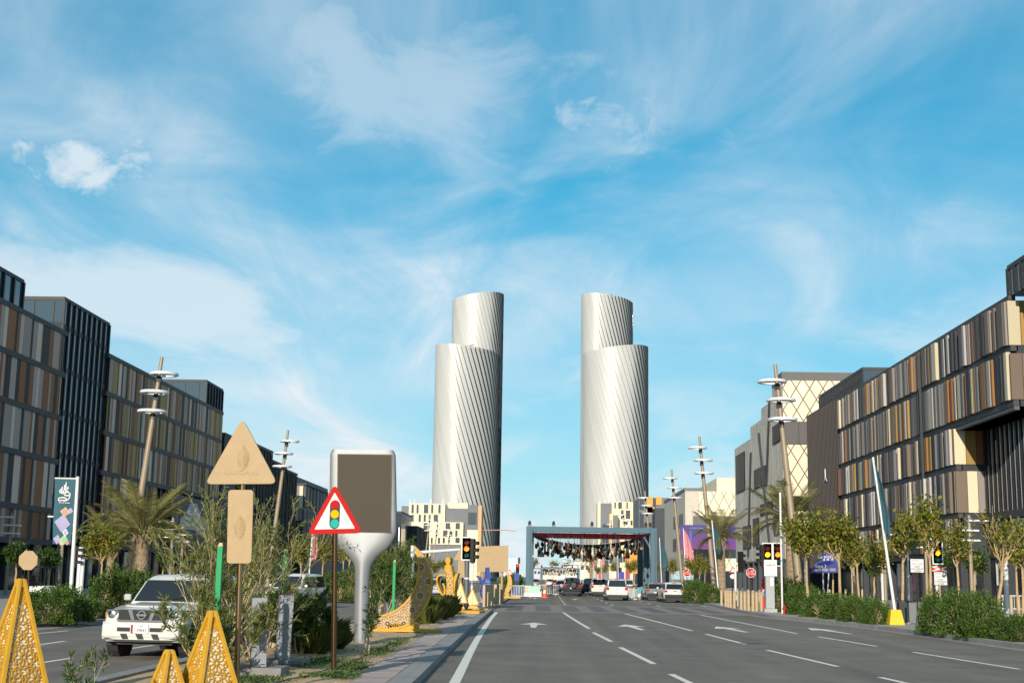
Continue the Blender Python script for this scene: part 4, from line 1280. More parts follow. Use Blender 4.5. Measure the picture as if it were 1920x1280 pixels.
# ---- traffic lights
lens_off_r = M('lens_dark_red', (.10, .008, .006), .2); lens_off_g = M('lens_dark_green', (.004, .05, .045), .2); lens_off_a = M('lens_dark_amber', (.10, .03, .004), .2)
amber_on = M('lens_amber_lit', (1.0, .50, .01), .3, emit=1.0); orange_on = M('lens_orange_lit', (1.0, .22, .01), .3, emit=.8); red_on = M('lens_red_lit', (1.0, .05, .02), .3, emit=1.0)
border_m = M('signal_border', (.62, .62, .60), .45)
def signal_head(parent, c, w, h, lit, rz=0.0, border=True):
    """head facing -Y before rz; c = centre"""
    hd = bpy.data.objects.new('signal_head', None)
    hb = MB().box((0, .12, 0), (w*.8, .22, h*.94))
    ho = obj('signal_head', hb, black, parent, bevel=.02, loc=c, rot=(0, 0, rz))
    bpy.data.objects.remove(hd)
    if border:
        t = w*.1; fm = MB()
        fm.box((0, .0, h/2-t/2), (w, .03, t)).box((0, .0, -h/2+t/2), (w, .03, t)).box((-w/2+t/2, 0, 0), (t, .03, h-2*t-.002)).box((w/2-t/2, 0, 0), (t, .03, h-2*t-.002))
        obj('white_border', fm, border_m, ho)
        obj('backboard', MB().box((0, .02, 0), (w-.02, .02, h-.02)), black, ho)
    ls = h*.27; r = min(w*.28, h*.115)
    for i, (zc2, key) in enumerate(((ls, 'r'), (0, 'a'), (-ls, 'g'))):
        m_ = {'r': lens_off_r, 'a': lens_off_a, 'g': lens_off_g}[key]
        if lit == key: m_ = {'r': red_on, 'a': amber_on, 'g': lens_off_g}[key]
        if lit == 'o' and key == 'a': m_ = orange_on
        obj('lens', MB().prism([(r*cos(k*pi/8), zc2+r*sin(k*pi/8)) for k in range(16)], (0, -.012, 0), (1, 0, 0), (0, 0, 1), (0, 1, 0), .03), m_, ho, fix=True)
        V = []; Fc = []
        for k in range(9):
            a = pi*(-.1+1.2*k/8)
            V += [(r*1.12*cos(a), -.02, zc2+r*1.12*sin(a)), (r*1.1*cos(a), -.2-.06*sin(a), zc2+r*1.1*sin(a)-.02)]
            if k: Fc.append((2*k-2, 2*k-1, 2*k+1, 2*k))
        vo = obj('visor', MB().add(V, Fc), black, ho)
    return ho
pole_w = M('pale_grey_pole', (.62, .62, .60), .4, .1)
# left corner: pole with two heads, plus the mast arm behind
p = G(884, 1139, .14); Ys = p.y
tl = thing('traffic_light', 'left traffic light with two black signal heads on a pale pole', 'traffic light', p)
obj('pole', MB().tube([(0, 0, 0), (0, 0, sl(884, 1045)[1])], .075, 10), pole_w, tl, smooth=2)
text(tl, 'pole_number', '8', .35, black, (0, -.085, sl(884, 1093)[1]), FRONT)
a = sl(875, 1028); signal_head(tl, (a[0], -.1, a[1]), (sl(885, 1028)[0]-sl(865, 1028)[0]), sl(875, 1006)[1]-sl(875, 1050)[1], 'o')
a = sl(892, 1032); signal_head(tl, (a[0]-.05, -.05, a[1]), .5, 1.45, '', rz=radians(75), border=False)
p = G(874, 1134, .14); Ys = p.y
tl = thing('grey_signal_post', 'dark grey post standing behind the left traffic light', 'post', p)
obj('post', MB().tube([(0, 0, 0), (0, 0, sl(876, 1048)[1])], .16, 12), M('slate_post', (.12, .13, .145), .5, .2), tl, smooth=2)
obj('collar', MB().lathe([(.175, 1.6), (.175, 1.7)], 12), pole_w, tl)
Ys = 92.0; p = Vector((X(772, Ys), Ys, .13))
tl = thing('signal_mast_arm', 'white mast with a long horizontal arm behind the crescent', 'mast', p)
obj('mast', MB().tube([(0, 0, 0), (0, 0, sl(772, 1022)[1])], .14, 10), pole_w, tl, smooth=2)
a0 = sl(774, 1036); a1 = sl(872, 1029)
obj('arm', MB().tube([(a0[0], 0, a0[1]), (a1[0], 0, a1[1])], [.12, .09], 8), pole_w, tl, smooth=2)
# right side signals
def signal_post(label, px_, py_, heads, group=None, polepx=None, z=.13, num=None):
    global Ys, p
    p = G(px_, py_, z); Ys = p.y
    t_ = thing('traffic_light', label, 'traffic light', p)
    top = max(sl(h_[0], h_[1])[1] for h_ in heads)
    obj('pole', MB().tube([(0, .1, 0), (0, .1, top)], .085, 10), pole_w, t_, smooth=2)
    for (hx, hy, hw_, hh_, lit, rz, bd) in heads:
        a = sl(hx, hy); s_ = Ys/F
        signal_head(t_, (a[0], -.1, a[1]), hw_*s_, hh_*s_, lit, rz, bd)
    return t_
signal_post('right traffic light with two bordered heads showing amber, by the bollards', 1449, 1146, [(1438.5, 1039, 19, 43, 'a', 0, True), (1457.5, 1039, 18, 43, 'o', 0, True), (1425, 1040, 14, 40, '', radians(-80), False)])
t_ = signal_post('traffic light seen from behind, on a white pole among the bollards', 1380, 1139, [(1391, 1053, 13, 40, '', radians(120), False)])
text(t_, 'pole_number', '0', .3, black, (0, .0, .95), FRONT)
signal_post('bordered traffic light showing amber, behind the flag pole on the yellow block', 1657, 1150, [(1652, 1044, 17, 35, 'a', 0, True)])
cx_t = signal_post('bordered traffic light showing amber over a level crossing sign', 1760, 1158, [(1757, 1036, 20, 42, 'a', 0, True)])
a = sl(1761, 1066); w_ = 13*Ys/F; h_ = 4.5*Ys/F
obj('cross_board', MB().box((a[0], -.05, a[1]), (2*w_, .03, 2*h_)), red_paint, cx_t)
for s_ in (-1, 1):
    obj('white_bar', MB().prism([(-w_, -s_*h_*.9-.03), (-w_, -s_*h_*.9+.05), (w_, s_*h_*.9+.03), (w_, s_*h_*.9-.05)], (a[0], -.075-.005*s_, a[1]), (1, 0, 0), (0, 0, 1), (0, 1, 0), .008), border_m, cx_t, fix=True)
AR_KEEP = '\u064a\u062c\u0628 \u0627\u0644\u0645\u0639\u0628\u0631'
def notice(parent, cpx, cpy, wpx, hpx):
    a = sl(cpx, cpy); s_ = Ys/F; w_, h_ = wpx*s_, hpx*s_
    po_ = obj('notice_plate', MB().box((a[0], -.06, a[1]), (w_, .025, h_)), border_m, parent, bevel=.004)
    for k, (tx, sz) in enumerate((('KEEP', .155), ('CROSSING', .155), ('CLEAR', .155))):
        text(parent, 'lettering', tx, sz*h_*1.25, black, (a[0], -.076, a[1]-h_*(.08+k*.165)), FRONT, .003)
    text(parent, 'arabic_lettering', '\ufe8e\ufee8\ufe91\ufea4\ufee3 \ufeb0\ufe91\ufe8e\ufecb', .2*h_, black, (a[0], -.076, a[1]+h_*.17), FRONT, .003)
    text(parent, 'heading', 'TRAMWAY', .12*h_, black, (a[0]-w_*.08, -.076, a[1]+h_*.38), FRONT, .003)
notice(cx_t, 1763, 1084, 23, 23)
p = G(1721, 1150, .13); Ys = p.y
sg = thing('crossing_notice_sign', 'white keep crossing clear notice on a thin brown pole', 'sign', p)
obj('pole', MB().tube([(0, 0, 0), (0, 0, sl(1720, 1052)[1])], .035, 8), bronze, sg)
notice(sg, 1719, 1060, 24, 24)
# stop signs
def stop_sign(label, px_, py_, cpx, cpy, rpx):
    global Ys, p
    p = G(px_, py_, .13); Ys = p.y
    sg = thing('stop_sign', label, 'sign', p)
    a = sl(cpx, cpy); R = rpx*Ys/F
    obj('pole', MB().tube([(0, .03, 0), (a[0], .03, a[1])], .035, 8), bronze, sg)
    oc = lambda r: [(a[0]+r*cos(pi/8+k*pi/4), a[1]+r*sin(pi/8+k*pi/4)) for k in range(8)]
    obj('white_rim', plate(oc(R), 0, .03), border_m, sg, fix=True)
    obj('red_face', plate(oc(R*.9), -.02, .012), M('sign_red', (.42, .006, .006), .5, spec=.1), sg, fix=True)
    text(sg, 'lettering', 'STOP', R*.62, border_m, (a[0], -.03, a[1]-R*.25), FRONT, .004)
    text(sg, 'arabic_lettering', '\ufed2\ufed7', R*.75, border_m, (a[0], -.03, a[1]+R*.35), FRONT, .004)
    return sg
stop_sign('red octagonal stop sign above the bollards', 1408, 1136, 1408, 1073, 9.2)
stop_sign('red octagonal stop sign half hidden by leaves near the white car', 1287, 1121, 1288, 1073, 7.5)
# blue direction sign on curved legs
p = G(1549, 1140, .13); Ys = p.y
sg = thing('blue_direction_sign', 'dark blue direction sign with white arrows on two curved legs behind the trees', 'sign', p)
navy = M('navy_sign', (.035, .04, .22), .45)
obj('panel', plate(sy([(1519, 1074), (1572, 1073), (1572, 1048), (1568, 1035), (1536, 1034), (1540, 1050), (1528, 1056)]), 0, .08), navy, sg, fix=True)
for s_ in (-1, 1):
    a = sl(1549+s_*5.5, 1073)[0]
    obj('leg', MB().tube(sp([(s_*.12+.0, .06, 0), (s_*.14+.0, .06, .9), (a, .06, sl(1549, 1072)[1])], 5), .05, 8), steel, sg, smooth=2)
text(sg, 'lettering', 'La piazza', .34, border_m, (sl(1550, 1042)[0], -.05, sl(1550, 1043)[1]), FRONT)
for k, dx in enumerate((-6, 1, 9)):
    a = sl(1551+dx, 1048.5); s_ = Ys/F*2.1
    P = [(-1, -.3), (.1, -.3), (.1, -.9), (1.2, 0), (.1, .9), (.1, .3), (-1, .3)] if k == 2 else [(-1, -.7), (1, -.7), (0, .9)] if k == 0 else [(-1, -.5), (1, -.5), (1, .5), (-1, .5)]
    obj('white_arrow', plate([(a[0]+x*s_, a[1]+z*s_) for x, z in P], -.05, .01), border_m, sg, fix=True)
text(sg, 'lettering', 'Gate 7', .3, border_m, (sl(1538, 1061)[0], -.05, sl(1538, 1061)[1]), FRONT)
for k in range(3):
    a = sl(1533+k*14, 1067.5); s_ = Ys/F
    obj('grey_strip', MB().box((a[0], -.05, a[1]), (11*s_, .012, 5*s_)), M('strip_grey', (.22, .22, .2), .5), sg)
# small red warning triangle beyond
p = G(1374, 1133, .13); Ys = p.y
sg = thing('small_warning_sign', 'small red bordered warning triangle behind the bollards', 'sign', p)
obj('pole', MB().tube([(0, .03, 0), (0, .03, sl(1374, 1063)[1])], .035, 8), bronze, sg)
obj('red_border', plate(sy([(1367, 1073), (1381, 1073), (1374, 1061)]), 0, .03), red_paint, sg, fix=True)
obj('white_field', plate(sy([(1370, 1071.5), (1378, 1071.5), (1374, 1064)]), -.02, .01), border_m, sg, fix=True)
obj('round_plate', plate(sy([(1369, 1078), (1374, 1075), (1379, 1078), (1379, 1082), (1374, 1085), (1369, 1082)]), 0, .03), border_m, sg, fix=True)

# ---- bollards
tanb = M('tan_bollard', (.44, .33, .20), .6, var=.10, scale=4)
def bollard():
    return MB().lathe([(.10, 0), (.10, .98), (.085, .995), (.085, 1.02), (.10, 1.03), (.10, 1.1), (.06, 1.13)], 14).mesh('bollard', tanb, True)
bme = bollard(); bme.set_sharp_from_angle(angle=radians(40))
BR = [(1353, 1135), (1361, 1136.5), (1365.5, 1138), (1370, 1139), (1377, 1140), (1384, 1136), (1390, 1142), (1397, 1143), (1404, 1144), (1412, 1145), (1419, 1145), (1428, 1145),
      (1403.5, 1133), (1412, 1137), (1424.5, 1134), (1438.5, 1137)]
nb = len(BR)
for k, (a, c) in enumerate(BR):
    o = obj('bollard', bme, tanb, loc=G(a, c, .13))
    row = 'front row by the crossing, %s from the left' % NRM[k] if k < 12 else 'back row by the crossing, %s from the left' % NRM[k-12]
    tag(o, 'round tan bollard in the %s' % row, 'bollard', 'round tan bollards')
for k, (a, c) in enumerate(((1536, 1130), (1545, 1128), (1556, 1129), (1586, 1127), (1617, 1126), (1640, 1126), (1790, 1140), (1897, 1152), (1911, 1156))):
    o = obj('bollard', bme, tanb, loc=G(a, c, .13))
    tag(o, 'round tan bollard on the right promenade, %s from the left' % NRM[k], 'bollard', 'round tan bollards')
sq = MB().box((0, 0, .62), (.26, .26, 1.24)).hexa([(-.15, -.15, 1.24), (.15, -.15, 1.24), (.15, .15, 1.24), (-.15, .15, 1.24), (-.12, -.12, 1.3), (.12, -.12, 1.3), (.12, .12, 1.3), (-.12, .12, 1.3)]).mesh('square_bollard', tanb)
for k, (a, c) in enumerate(((909, 1137), (916, 1136), (921.5, 1135), (927, 1134), (932, 1132), (937, 1130), (941, 1128))):
    o = obj('square_bollard', sq, tanb, loc=G(a, c, .13))
    tag(o, 'square tan bollard on the median at the crossing, %s of seven from the left' % NRM[k], 'bollard', 'square tan bollards on the median')
# ---- grey cabinet, red info column, bins, hydrant, fence
p = G(1445, 1147, .13); Ys = p.y
cb = thing('control_cabinet', 'tall grey control cabinet under the right traffic light', 'cabinet', p)
obj('plinth', MB().box((0, .2, .1), (.75, .6, .2)), concrete, cb)
obj('body', MB().box((0, .2, 1.15), (.52, .42, 1.9)), M('cabinet_grey', (.33, .34, .34), .5, var=.05), cb, bevel=.03)
obj('top_panel', MB().box((.05, .1, 2.55), (.75, .06, .95)), pole_w, cb)
text(cb, 'lettering', '\ufee3\ufeed\ufed7\ufed2', .2, dark_metal, (.05, .06, 2.75), FRONT)
obj('door_plate', MB().box((.1, -.02, 1.75), (.2, .02, .5)), pole_w, cb)
p = G(1434, 1143, .13)
cb = thing('red_info_column', 'red column with a blue and white disc beside the grey cabinet', 'sign', p)
obj('column', MB().box((0, 0, .95), (.35, .2, 1.9)), red_paint, cb, bevel=.02)
obj('disc_rim', MB().prism([(.3*cos(k*pi/10), 1.05+.3*sin(k*pi/10)) for k in range(20)], (.14, -.12, 0), (1, 0, 0), (0, 0, 1), (0, 1, 0), .03), border_m, cb, fix=True)
obj('blue_disc', MB().prism([(.25*cos(k*pi/10), 1.05+.25*sin(k*pi/10)) for k in range(20)], (.14, -.14, 0), (1, 0, 0), (0, 0, 1), (0, 1, 0), .02), M('sign_blue', (.04, .10, .45), .4), cb, fix=True)
for k, (a, c) in enumerate(((1697, 1167), (1712, 1169))):
    p = G(a, c, .13)
    bi = thing('litter_bin', ('dark square litter bin behind the yellow block', 'grey slim litter bin beside the dark one')[k], 'bin', p)
    obj('body', MB().box((0, .2, .48), (.5 if k == 0 else .32, .45, .92)), dark_metal if k == 0 else M('bin_grey', (.16, .165, .17), .5, .3), bi, bevel=.02)
    obj('lid', MB().box((0, .2, .99), (.54 if k == 0 else .36, .5, .06)), black, bi, bevel=.01)
    obj('foot', MB().box((0, .2, .03), (.4, .3, .06)), steel, bi)
p = G(1471, 1151, .13)
hy = thing('fire_hydrant', 'small red hydrant at the end of the right hedge', 'hydrant', p)
obj('barrel', MB().lathe([(.14, 0), (.14, .08), (.1, .1), (.1, .5), (.12, .52), (.12, .56), (.08, .66), (.03, .7)], 12), M('hydrant_red', (.30, .012, .012), .5), hy, smooth=2)
obj('nozzle', MB().tube([(-.17, 0, .4), (.17, 0, .4)], .05, 8), M('hydrant_red', (.30, .012, .012), .5), hy)
hy.scale = (.75,)*3
p = G(1920, 1145, .13)
fe = thing('white_railing', 'low white railing at the right picture edge', 'railing', (p.x, p.y, .13))
for z in (.15, 1.05): obj('rail', MB().box((-.2, 0, z), (2.6, .04, .05)), white, fe)
for k in range(14): obj('bar', MB().box((-1.4+k*.19, 0, .6), (.025, .025, .9)), white, fe)
for s_ in (-1.48, 1.08): obj('post', MB().box((s_, 0, .55), (.05, .05, 1.1)), white, fe)
# white slim posts in the planting
for k, (a, t_, c, r_) in enumerate(((1467, 925, 1150, .06), (1512, 985, 1140, .1), (1706, 1005, 1160, .05), (1890, 1022, 1160, .13), (143, 1028, 1150, .1), (1477, 640, 1150, .05))):
    if k == 5: continue
    p = G(a, c, .13); Ys = p.y
    o = thing('slim_post', ('slim tall white post beside the nearest right lamp mast', 'white post between the right trees', 'thin white post left of the crossing notice', 'stout grey post near the right edge', 'grey post behind the octagon sign')[k], 'post', p)
    obj('post', MB().tube([(0, 0, 0), (0, 0, sl(a, t_)[1])], r_, 10), pole_w, o, smooth=2)
    obj('cap', MB().lathe([(r_*1.15, 0), (r_*1.15, .05), (r_*.5, .1)], 10, (0, 0, sl(a, t_)[1]-.02)), pole_w, o)
# black back of signals on the left pavement
signal_post('black traffic light seen from behind on the left pavement', 147, 1152, [(146, 1043, 14, 42, '', radians(100), False)])
# green stakes and grey concrete posts in the median planting
green_m = M('green_stake_paint', (.012, .27, .085), .55, var=.12, scale=6)
for k, (a, t_, c, Y) in enumerate(((407, 1018, 1190, 23.5), (531, 1030, 1120, 30), (737, 1050, 1142, 47), (765, 1050, 1095, 62))):
    Ys = Y; p = Vector((X(a, Y, 1150), Y, .12))
    o = thing('green_stake', ('bright green wooden stake left of the tan sign', 'green stake standing on the right grey post', 'green stake left of the crescent arc', 'farther green stake above the crescent middle')[k], 'stake', p)
    zt = sl(a, t_)[1]
    obj('shaft', MB().box((0, 0, zt/2-.05), (.095, .095, zt)), green_m, o, bevel=.006)
    obj('tip', MB().hexa([(-.045, -.045, zt-.05), (.045, -.045, zt-.05), (.045, .045, zt-.05), (-.045, .045, zt-.05), (-.02, -.02, zt+.01), (.03, -.02, zt+.01), (.03, .02, zt+.01), (-.02, .02, zt+.01)]), M('raw_wood', (.5, .38, .2), .8), o)
for k, (a, t_, c, tilt) in enumerate(((484, 1120, 1249, -.03), (529, 1115, 1235, .03))):
    p = G(a, c, .28); Ys = p.y
    o = thing('concrete_post', ('left grey square concrete post on a dark slab', 'right grey square concrete post on a dark slab')[k], 'post', p)
    zt = sl(a, t_)[1]
    obj('shaft', MB().box((0, 0, zt/2), (.27, .27, zt), .3), M('post_grey', (.26, .265, .28), .8, var=.12, scale=3), o, bevel=.012, rot=(0, tilt, 0))
    obj('slab', MB().box((0, .1, -.075), (.95, .8, .15)), M('slab_grey', (.2, .195, .19), .9, var=.15), o, bevel=.01)
# ------------------------------------------------------------------ festival ornaments
pearl = M('white_backing', (.66, .61, .52), .55, emit=0)
pinkish = M('grey_pink_backing', (.42, .36, .35), .6)
def rosette_segments(cx, cy, R, n=10, rot=0.0):
    S = []
    def P(r, a): return (cx+R*r*cos(a), cy+R*r*sin(a))
    for k in range(n):
        a = rot+2*pi*k/n; d = pi/n
        S.append((P(.17, a-d), P(.25, a))); S.append((P(.25, a), P(.17, a+d)))
        S.append((P(.25, a), P(.62, a)))
        S.append((P(.62, a), P(.80, a+d))); S.append((P(.62, a), P(.80, a-d)))
        S.append((P(.80, a+d), P(1.0, a+d)))
        S.append((P(.80, a+d), P(.97, a+2*d))); S.append((P(.97, a), P(.80, a+d)))
    return S
def pattern(poly, R, n=10, ox=0.0, oy=0.0):
    """girih-like star pattern over a polygon, as line segments"""
    xs = [p[0] for p in poly]; ys_ = [p[1] for p in poly]
    S = []
    j = 0
    y = min(ys_)-R+oy
    while y < max(ys_)+R:
        x = -2*R*math.ceil((max(xs)-min(xs))/R)+ox+(R if j % 2 else 0)
        while x < max(xs)+2*R:
            S += rosette_segments(x, y, R*1.02, n, pi/2)
            x += 2*R
        y += R*1.74; j += 1
    def inside(q):
        c = False
        for i in range(len(poly)):
            a, b_ = poly[i-1], poly[i]
            if (a[1] > q[1]) != (b_[1] > q[1]) and q[0] < (b_[0]-a[0])*(q[1]-a[1])/(b_[1]-a[1])+a[0]: c = not c
        return c
    O = []
    for a, b_ in S:
        ia, ib = inside(a), inside(b_)
        if ia and ib: O.append((a, b_))
        elif ia or ib:
            lo, hi = (a, b_) if ia else (b_, a)
            for _ in range(5):
                m_ = ((lo[0]+hi[0])/2, (lo[1]+hi[1])/2)
                if inside(m_): lo = m_
                else: hi = m_
            s_ = a if ia else b_
            O.append((s_, lo))
    return O
def bars(S, fmap, w, t, nrm):
    """raised lattice bars: fmap maps 2D to 3D on the face, nrm = outward normal"""
    mb = MB(); nrm = Vector(nrm)
    for a, b_ in S:
        A_, B2 = Vector(fmap(a)), Vector(fmap(b_))
        d = B2-A_
        if d.length < 1e-4: continue
        d.normalize(); s_ = nrm.cross(d)*w/2
        q = nrm*t
        A_ = A_-d*w*.3; B2 = B2+d*w*.3
        mb.add([A_-s_, B2-s_, B2+s_, A_+s_, A_-s_*.8+q, B2-s_*.8+q, B2+s_*.8+q, A_+s_*.8+q], [(4, 5, 6, 7), (0, 1, 5, 4), (2, 3, 7, 6), (1, 2, 6, 5), (3, 0, 4, 7)])
    return mb
def pyramid(label, loc, h, half, rz, R):
    root = thing('lattice_pyramid', label, 'ornament', loc, rz, group='golden lattice pyramids')
    hc = half*.93; tip = .03
    core = MB().hexa([(-hc, -hc, 0), (hc, -hc, 0), (hc, hc, 0), (-hc, hc, 0), (-tip*.5, -tip*.5, h*.96), (tip*.5, -tip*.5, h*.96), (tip*.5, tip*.5, h*.96), (-tip*.5, tip*.5, h*.96)])
    obj('white_core', core, pearl, root)
    cs = [(-half, -half), (half, -half), (half, half), (-half, half)]
    top = Vector((0, 0, h))
    for k in range(4):
        a = Vector((cs[k][0], cs[k][1], 0))
        e = MB(); w = .035
        d = (Vector((math.copysign(tip, a.x), math.copysign(tip, a.y), h*.985)))
        e.hexa([(a.x-w, a.y-w, 0), (a.x+w, a.y-w, 0), (a.x+w, a.y+w, 0), (a.x-w, a.y+w, 0), (d.x-w*.7, d.y-w*.7, h), (d.x+w*.7, d.y-w*.7, h), (d.x+w*.7, d.y+w*.7, h), (d.x-w*.7, d.y+w*.7, h)])
        obj('edge_bar', e, gold, root, bevel=.006)
        b_ = Vector((cs[(k+1) % 4][0], cs[(k+1) % 4][1], 0))
        m_ = (a+b_)/2; ux = (b_-a).normalized(); sl_ = (top-m_).length; uy = (top-m_).normalized(); nr = ux.cross(uy)
        tri = [(-half+.03, .02), (half-.03, .02), (.035, sl_-.08), (-.035, sl_-.08)]
        mb = bars(pattern(tri, R, 10, ox=0, oy=.14), lambda q: m_+ux*q[0]+uy*q[1]+nr*-.012, .014, .022, nr)
        # solid tip of the face
        mb.add([m_+ux*x+uy*y+nr*.004 for x, y in ((-half*.20, sl_*.80), (half*.20, sl_*.80), (.02, sl_*.985), (-.02, sl_*.985))], [(0, 1, 2, 3)])
        obj('lattice_panel', mb, gold, root)
    obj('tip_cap', MB().hexa([(-.06, -.06, h*.93), (.06, -.06, h*.93), (.06, .06, h*.93), (-.06, .06, h*.93), (-.045, -.045, h+.01), (.045, -.045, h+.01), (.045, .045, h+.01), (-.045, .045, h+.01)]), gold, root, bevel=.008)
    return root
Y = 19.5
pyramid('largest golden lattice pyramid at the left picture edge', (X(27, Y, 1250), Y, .12), at(27, 1085, Y).z-.12, .37, radians(48), .18)
pyramid('middle sized golden lattice pyramid left of the tan sign pole', (X(391, Y-.3, 1280), Y-.3, .12), at(399, 1145, Y-.3).z-.12, .34, radians(42), .175)
pyramid('smallest golden lattice pyramid between two larger ones', (X(314, Y-.6, 1280), Y-.6, .12), at(316, 1218, Y-.6).z-.12, .22, radians(45), .15)

# ---- crescents
def crescent(label, loc, outer, inner, thick, R, rz, face_mat, base):
    root = thing('crescent_ornament', label, 'ornament', loc, rz, group='golden crescent ornaments')
    poly = outer+inner[::-1]
    n = len(outer)
    # side band
    mb = MB(); V = []; Fc = []
    m_ = len(poly)
    for i, (x, z) in enumerate(poly): V += [(x, -thick/2, z), (x, thick/2, z)]
    for i in range(m_): Fc.append((2*i, 2*i+1, 2*((i+1) % m_)+1, 2*((i+1) % m_)))
    obj('side_band', mb.add(V, Fc), gold, root, smooth=2, fix=True)
    for s_ in (-1, 1):
        mb = MB(); V = []; Fc = []
        for i in range(n):
            a = Vector(outer[i]); c = Vector(inner[i])
            V += [(a.x, s_*(thick/2-.02), a.y), (c.x, s_*(thick/2-.02), c.y)]
            if i: Fc.append((2*i-2, 2*i-1, 2*i+1, 2*i))
        f_ = obj('face_backing', mb.add(V, Fc), face_mat, root)
        t = .06; mb = MB(); V = []; Fc = []
        for crv, other in ((outer, inner), (inner, outer)):
            o0 = len(V)
            for i in range(n):
                a = Vector(crv[i]); c = Vector(other[i]); d = c-a
                u_ = d.normalized()*min(t, d.length*.45) if d.length > 1e-6 else Vector((0, 0))
                b2 = a+u_
                V += [(a.x, s_*(thick/2+.012), a.y), (b2.x, s_*(thick/2+.012), b2.y)]
                if i: Fc.append((o0+2*i-2, o0+2*i-1, o0+2*i+1, o0+2*i))
        obj('rim', mb.add(V, Fc), gold, root)
        S = pattern(poly, R, 10)
        obj('lattice_face', bars(S, lambda q: (q[0], s_*(thick/2-.018), q[1]), .028, .02, (0, s_, 0)), gold, root)
    mb = MB()
    for (c, d) in base: mb.box(c, d)
    obj('base_plate', mb, gold, root, bevel=.01)
    return root
p = G(742, 1183, .14); Ys = p.y
def interp_curve(pts, n):
    pts = sp(pts, 8); L_ = [0]
    for i in range(1, len(pts)): L_.append(L_[-1]+math.dist(pts[i], pts[i-1]))
    ts = np.linspace(0, L_[-1], n)
    return [(float(np.interp(t, L_, [q[0] for q in pts])), float(np.interp(t, L_, [q[1] for q in pts]))) for t in ts]
outer = interp_curve(sy([(777, 1022), (797, 1043), (808, 1068), (811.5, 1095), (806, 1122), (793, 1147), (771, 1169), (742, 1178), (712, 1178), (696, 1165)]), 40)
inner = interp_curve(sy([(777, 1022), (783, 1045), (784.5, 1068), (781, 1092), (772, 1113), (757, 1131), (737, 1145), (716, 1152), (696, 1152), (694, 1155)]), 40)
cz = sl(742, 1183)[1]
crescent('large golden lattice crescent beside the paddle display', p, outer, inner, .34, .26, 0.0, pinkish,
         [((.15, -.1, .05), (2.7, .6, .10)), ((.25, 0, .15), (1.0, .3, .2))])
p = G(955, 1121, .14); Ys = p.y
outer = interp_curve(sy([(949, 1072), (957, 1078), (960, 1088), (959, 1099), (955, 1108), (948, 1114)]), 20)
inner = interp_curve(sy([(949, 1072), (951, 1079), (952, 1088), (950, 1098), (947, 1106), (946, 1113)]), 20)
crescent('small golden crescent farther along the median beside the red signal', p, outer, inner, .25, .3, 0, M('peach_backing', (.62, .42, .24), .6), [((0, 0, .08), (1.9, .7, .16)), ((-.2, 0, .3), (.3, .2, .35))])

# ---- ewers (extruded silhouettes)
def ewer(label, loc, body, neck, handle, spout, thick, mat, face, R, rz, base):
    root = thing('ewer_ornament', label, 'ornament', loc, rz, group='ewer shaped ornaments')
    obj('body', plate(body, 0, thick), mat, root, fix=True, smooth=2)
    obj('neck', plate(neck, 0, thick*.9), mat, root, fix=True, smooth=2)
    if handle: 
        V = []; Fc = []; m_ = len(handle); w = .09
        for i, (x, z) in enumerate(handle):
            a = Vector(handle[max(i-1, 0)]); c = Vector(handle[min(i+1, m_-1)]); t = (c-a).normalized(); nn = Vector((-t.y, t.x))*w
            for sx, sy_ in ((-1, -1), (1, -1), (1, 1), (-1, 1)): V.append((x+nn.x*sx*.5, sy_*thick*.45, z+nn.y*sx*.5))
            if i:
                for k in range(4): Fc.append(((i-1)*4+k, (i-1)*4+(k+1) % 4, i*4+(k+1) % 4, i*4+k))
        obj('handle', MB().add(V, Fc), mat, root, fix=True, smooth=2)
    obj('spout', plate(spout, 0, thick*.7), mat, root, fix=True, smooth=2)
    cx_ = sum(q[0] for q in body)/len(body); cz_ = sum(q[1] for q in body)/len(body)
    inn = [(cx_+(x-cx_)*.86, cz_+(z-cz_)*.93) for x, z in body]
    obj('face_backing', plate(inn, -thick/2-.006, .01), face, root, fix=True)
    obj('lattice_face', bars(pattern(inn, R, 10), lambda q: (q[0], -thick/2-.012, q[1]), .035, .02, (0, -1, 0)), mat, root)
    if base:
        mb = MB()
        for (c, d) in base: mb.box(c, d)
        obj('base_plate', mb, mat, root, bevel=.01)
    return root
p = G(846, 1148, .14); Ys = p.y
body = interp_curve(sy([(841, 1066), (849, 1066), (853, 1082), (853, 1100), (856, 1120), (856, 1138), (850, 1144)]), 18)+interp_curve(sy([(842, 1145), (836, 1138), (837, 1120), (840, 1100), (839, 1082), (841, 1067)]), 16)
neck = sy([(835, 1068), (836, 1060), (840, 1058), (837, 1052), (838, 1046), (842, 1044), (846, 1045), (847, 1052), (845, 1057), (849, 1062), (849, 1070), (842, 1074)])
handle = interp_curve(sy([(838, 1078), (830, 1077), (822, 1080), (820, 1090), (824, 1102), (829, 1112), (834, 1116), (836, 1106), (834, 1096)]), 20)
spout = sy([(852, 1084), (856, 1076), (862, 1074), (860, 1080), (856, 1092), (855, 1106), (852, 1110)])
ewer('golden lattice ewer beyond the crescent on the median', p, body, neck, handle, spout, .5, gold, pearl, .2, radians(-14), [((.3, 0, .06), (2.6, 1.0, .14))])
p = G(905, 1133, .14); Ys = p.y
body = interp_curve(sy([(909, 1084), (917, 1084), (921, 1096), (928, 1102), (927, 1116), (915, 1124)]), 14)+interp_curve(sy([(905, 1124), (901, 1112), (904, 1098), (909, 1085)]), 10)
neck = sy([(909, 1086), (911, 1063), (917, 1063), (919, 1086)])
spout = sy([(907, 1092), (901, 1080), (892, 1078), (897, 1084), (902, 1094), (904, 1104)])
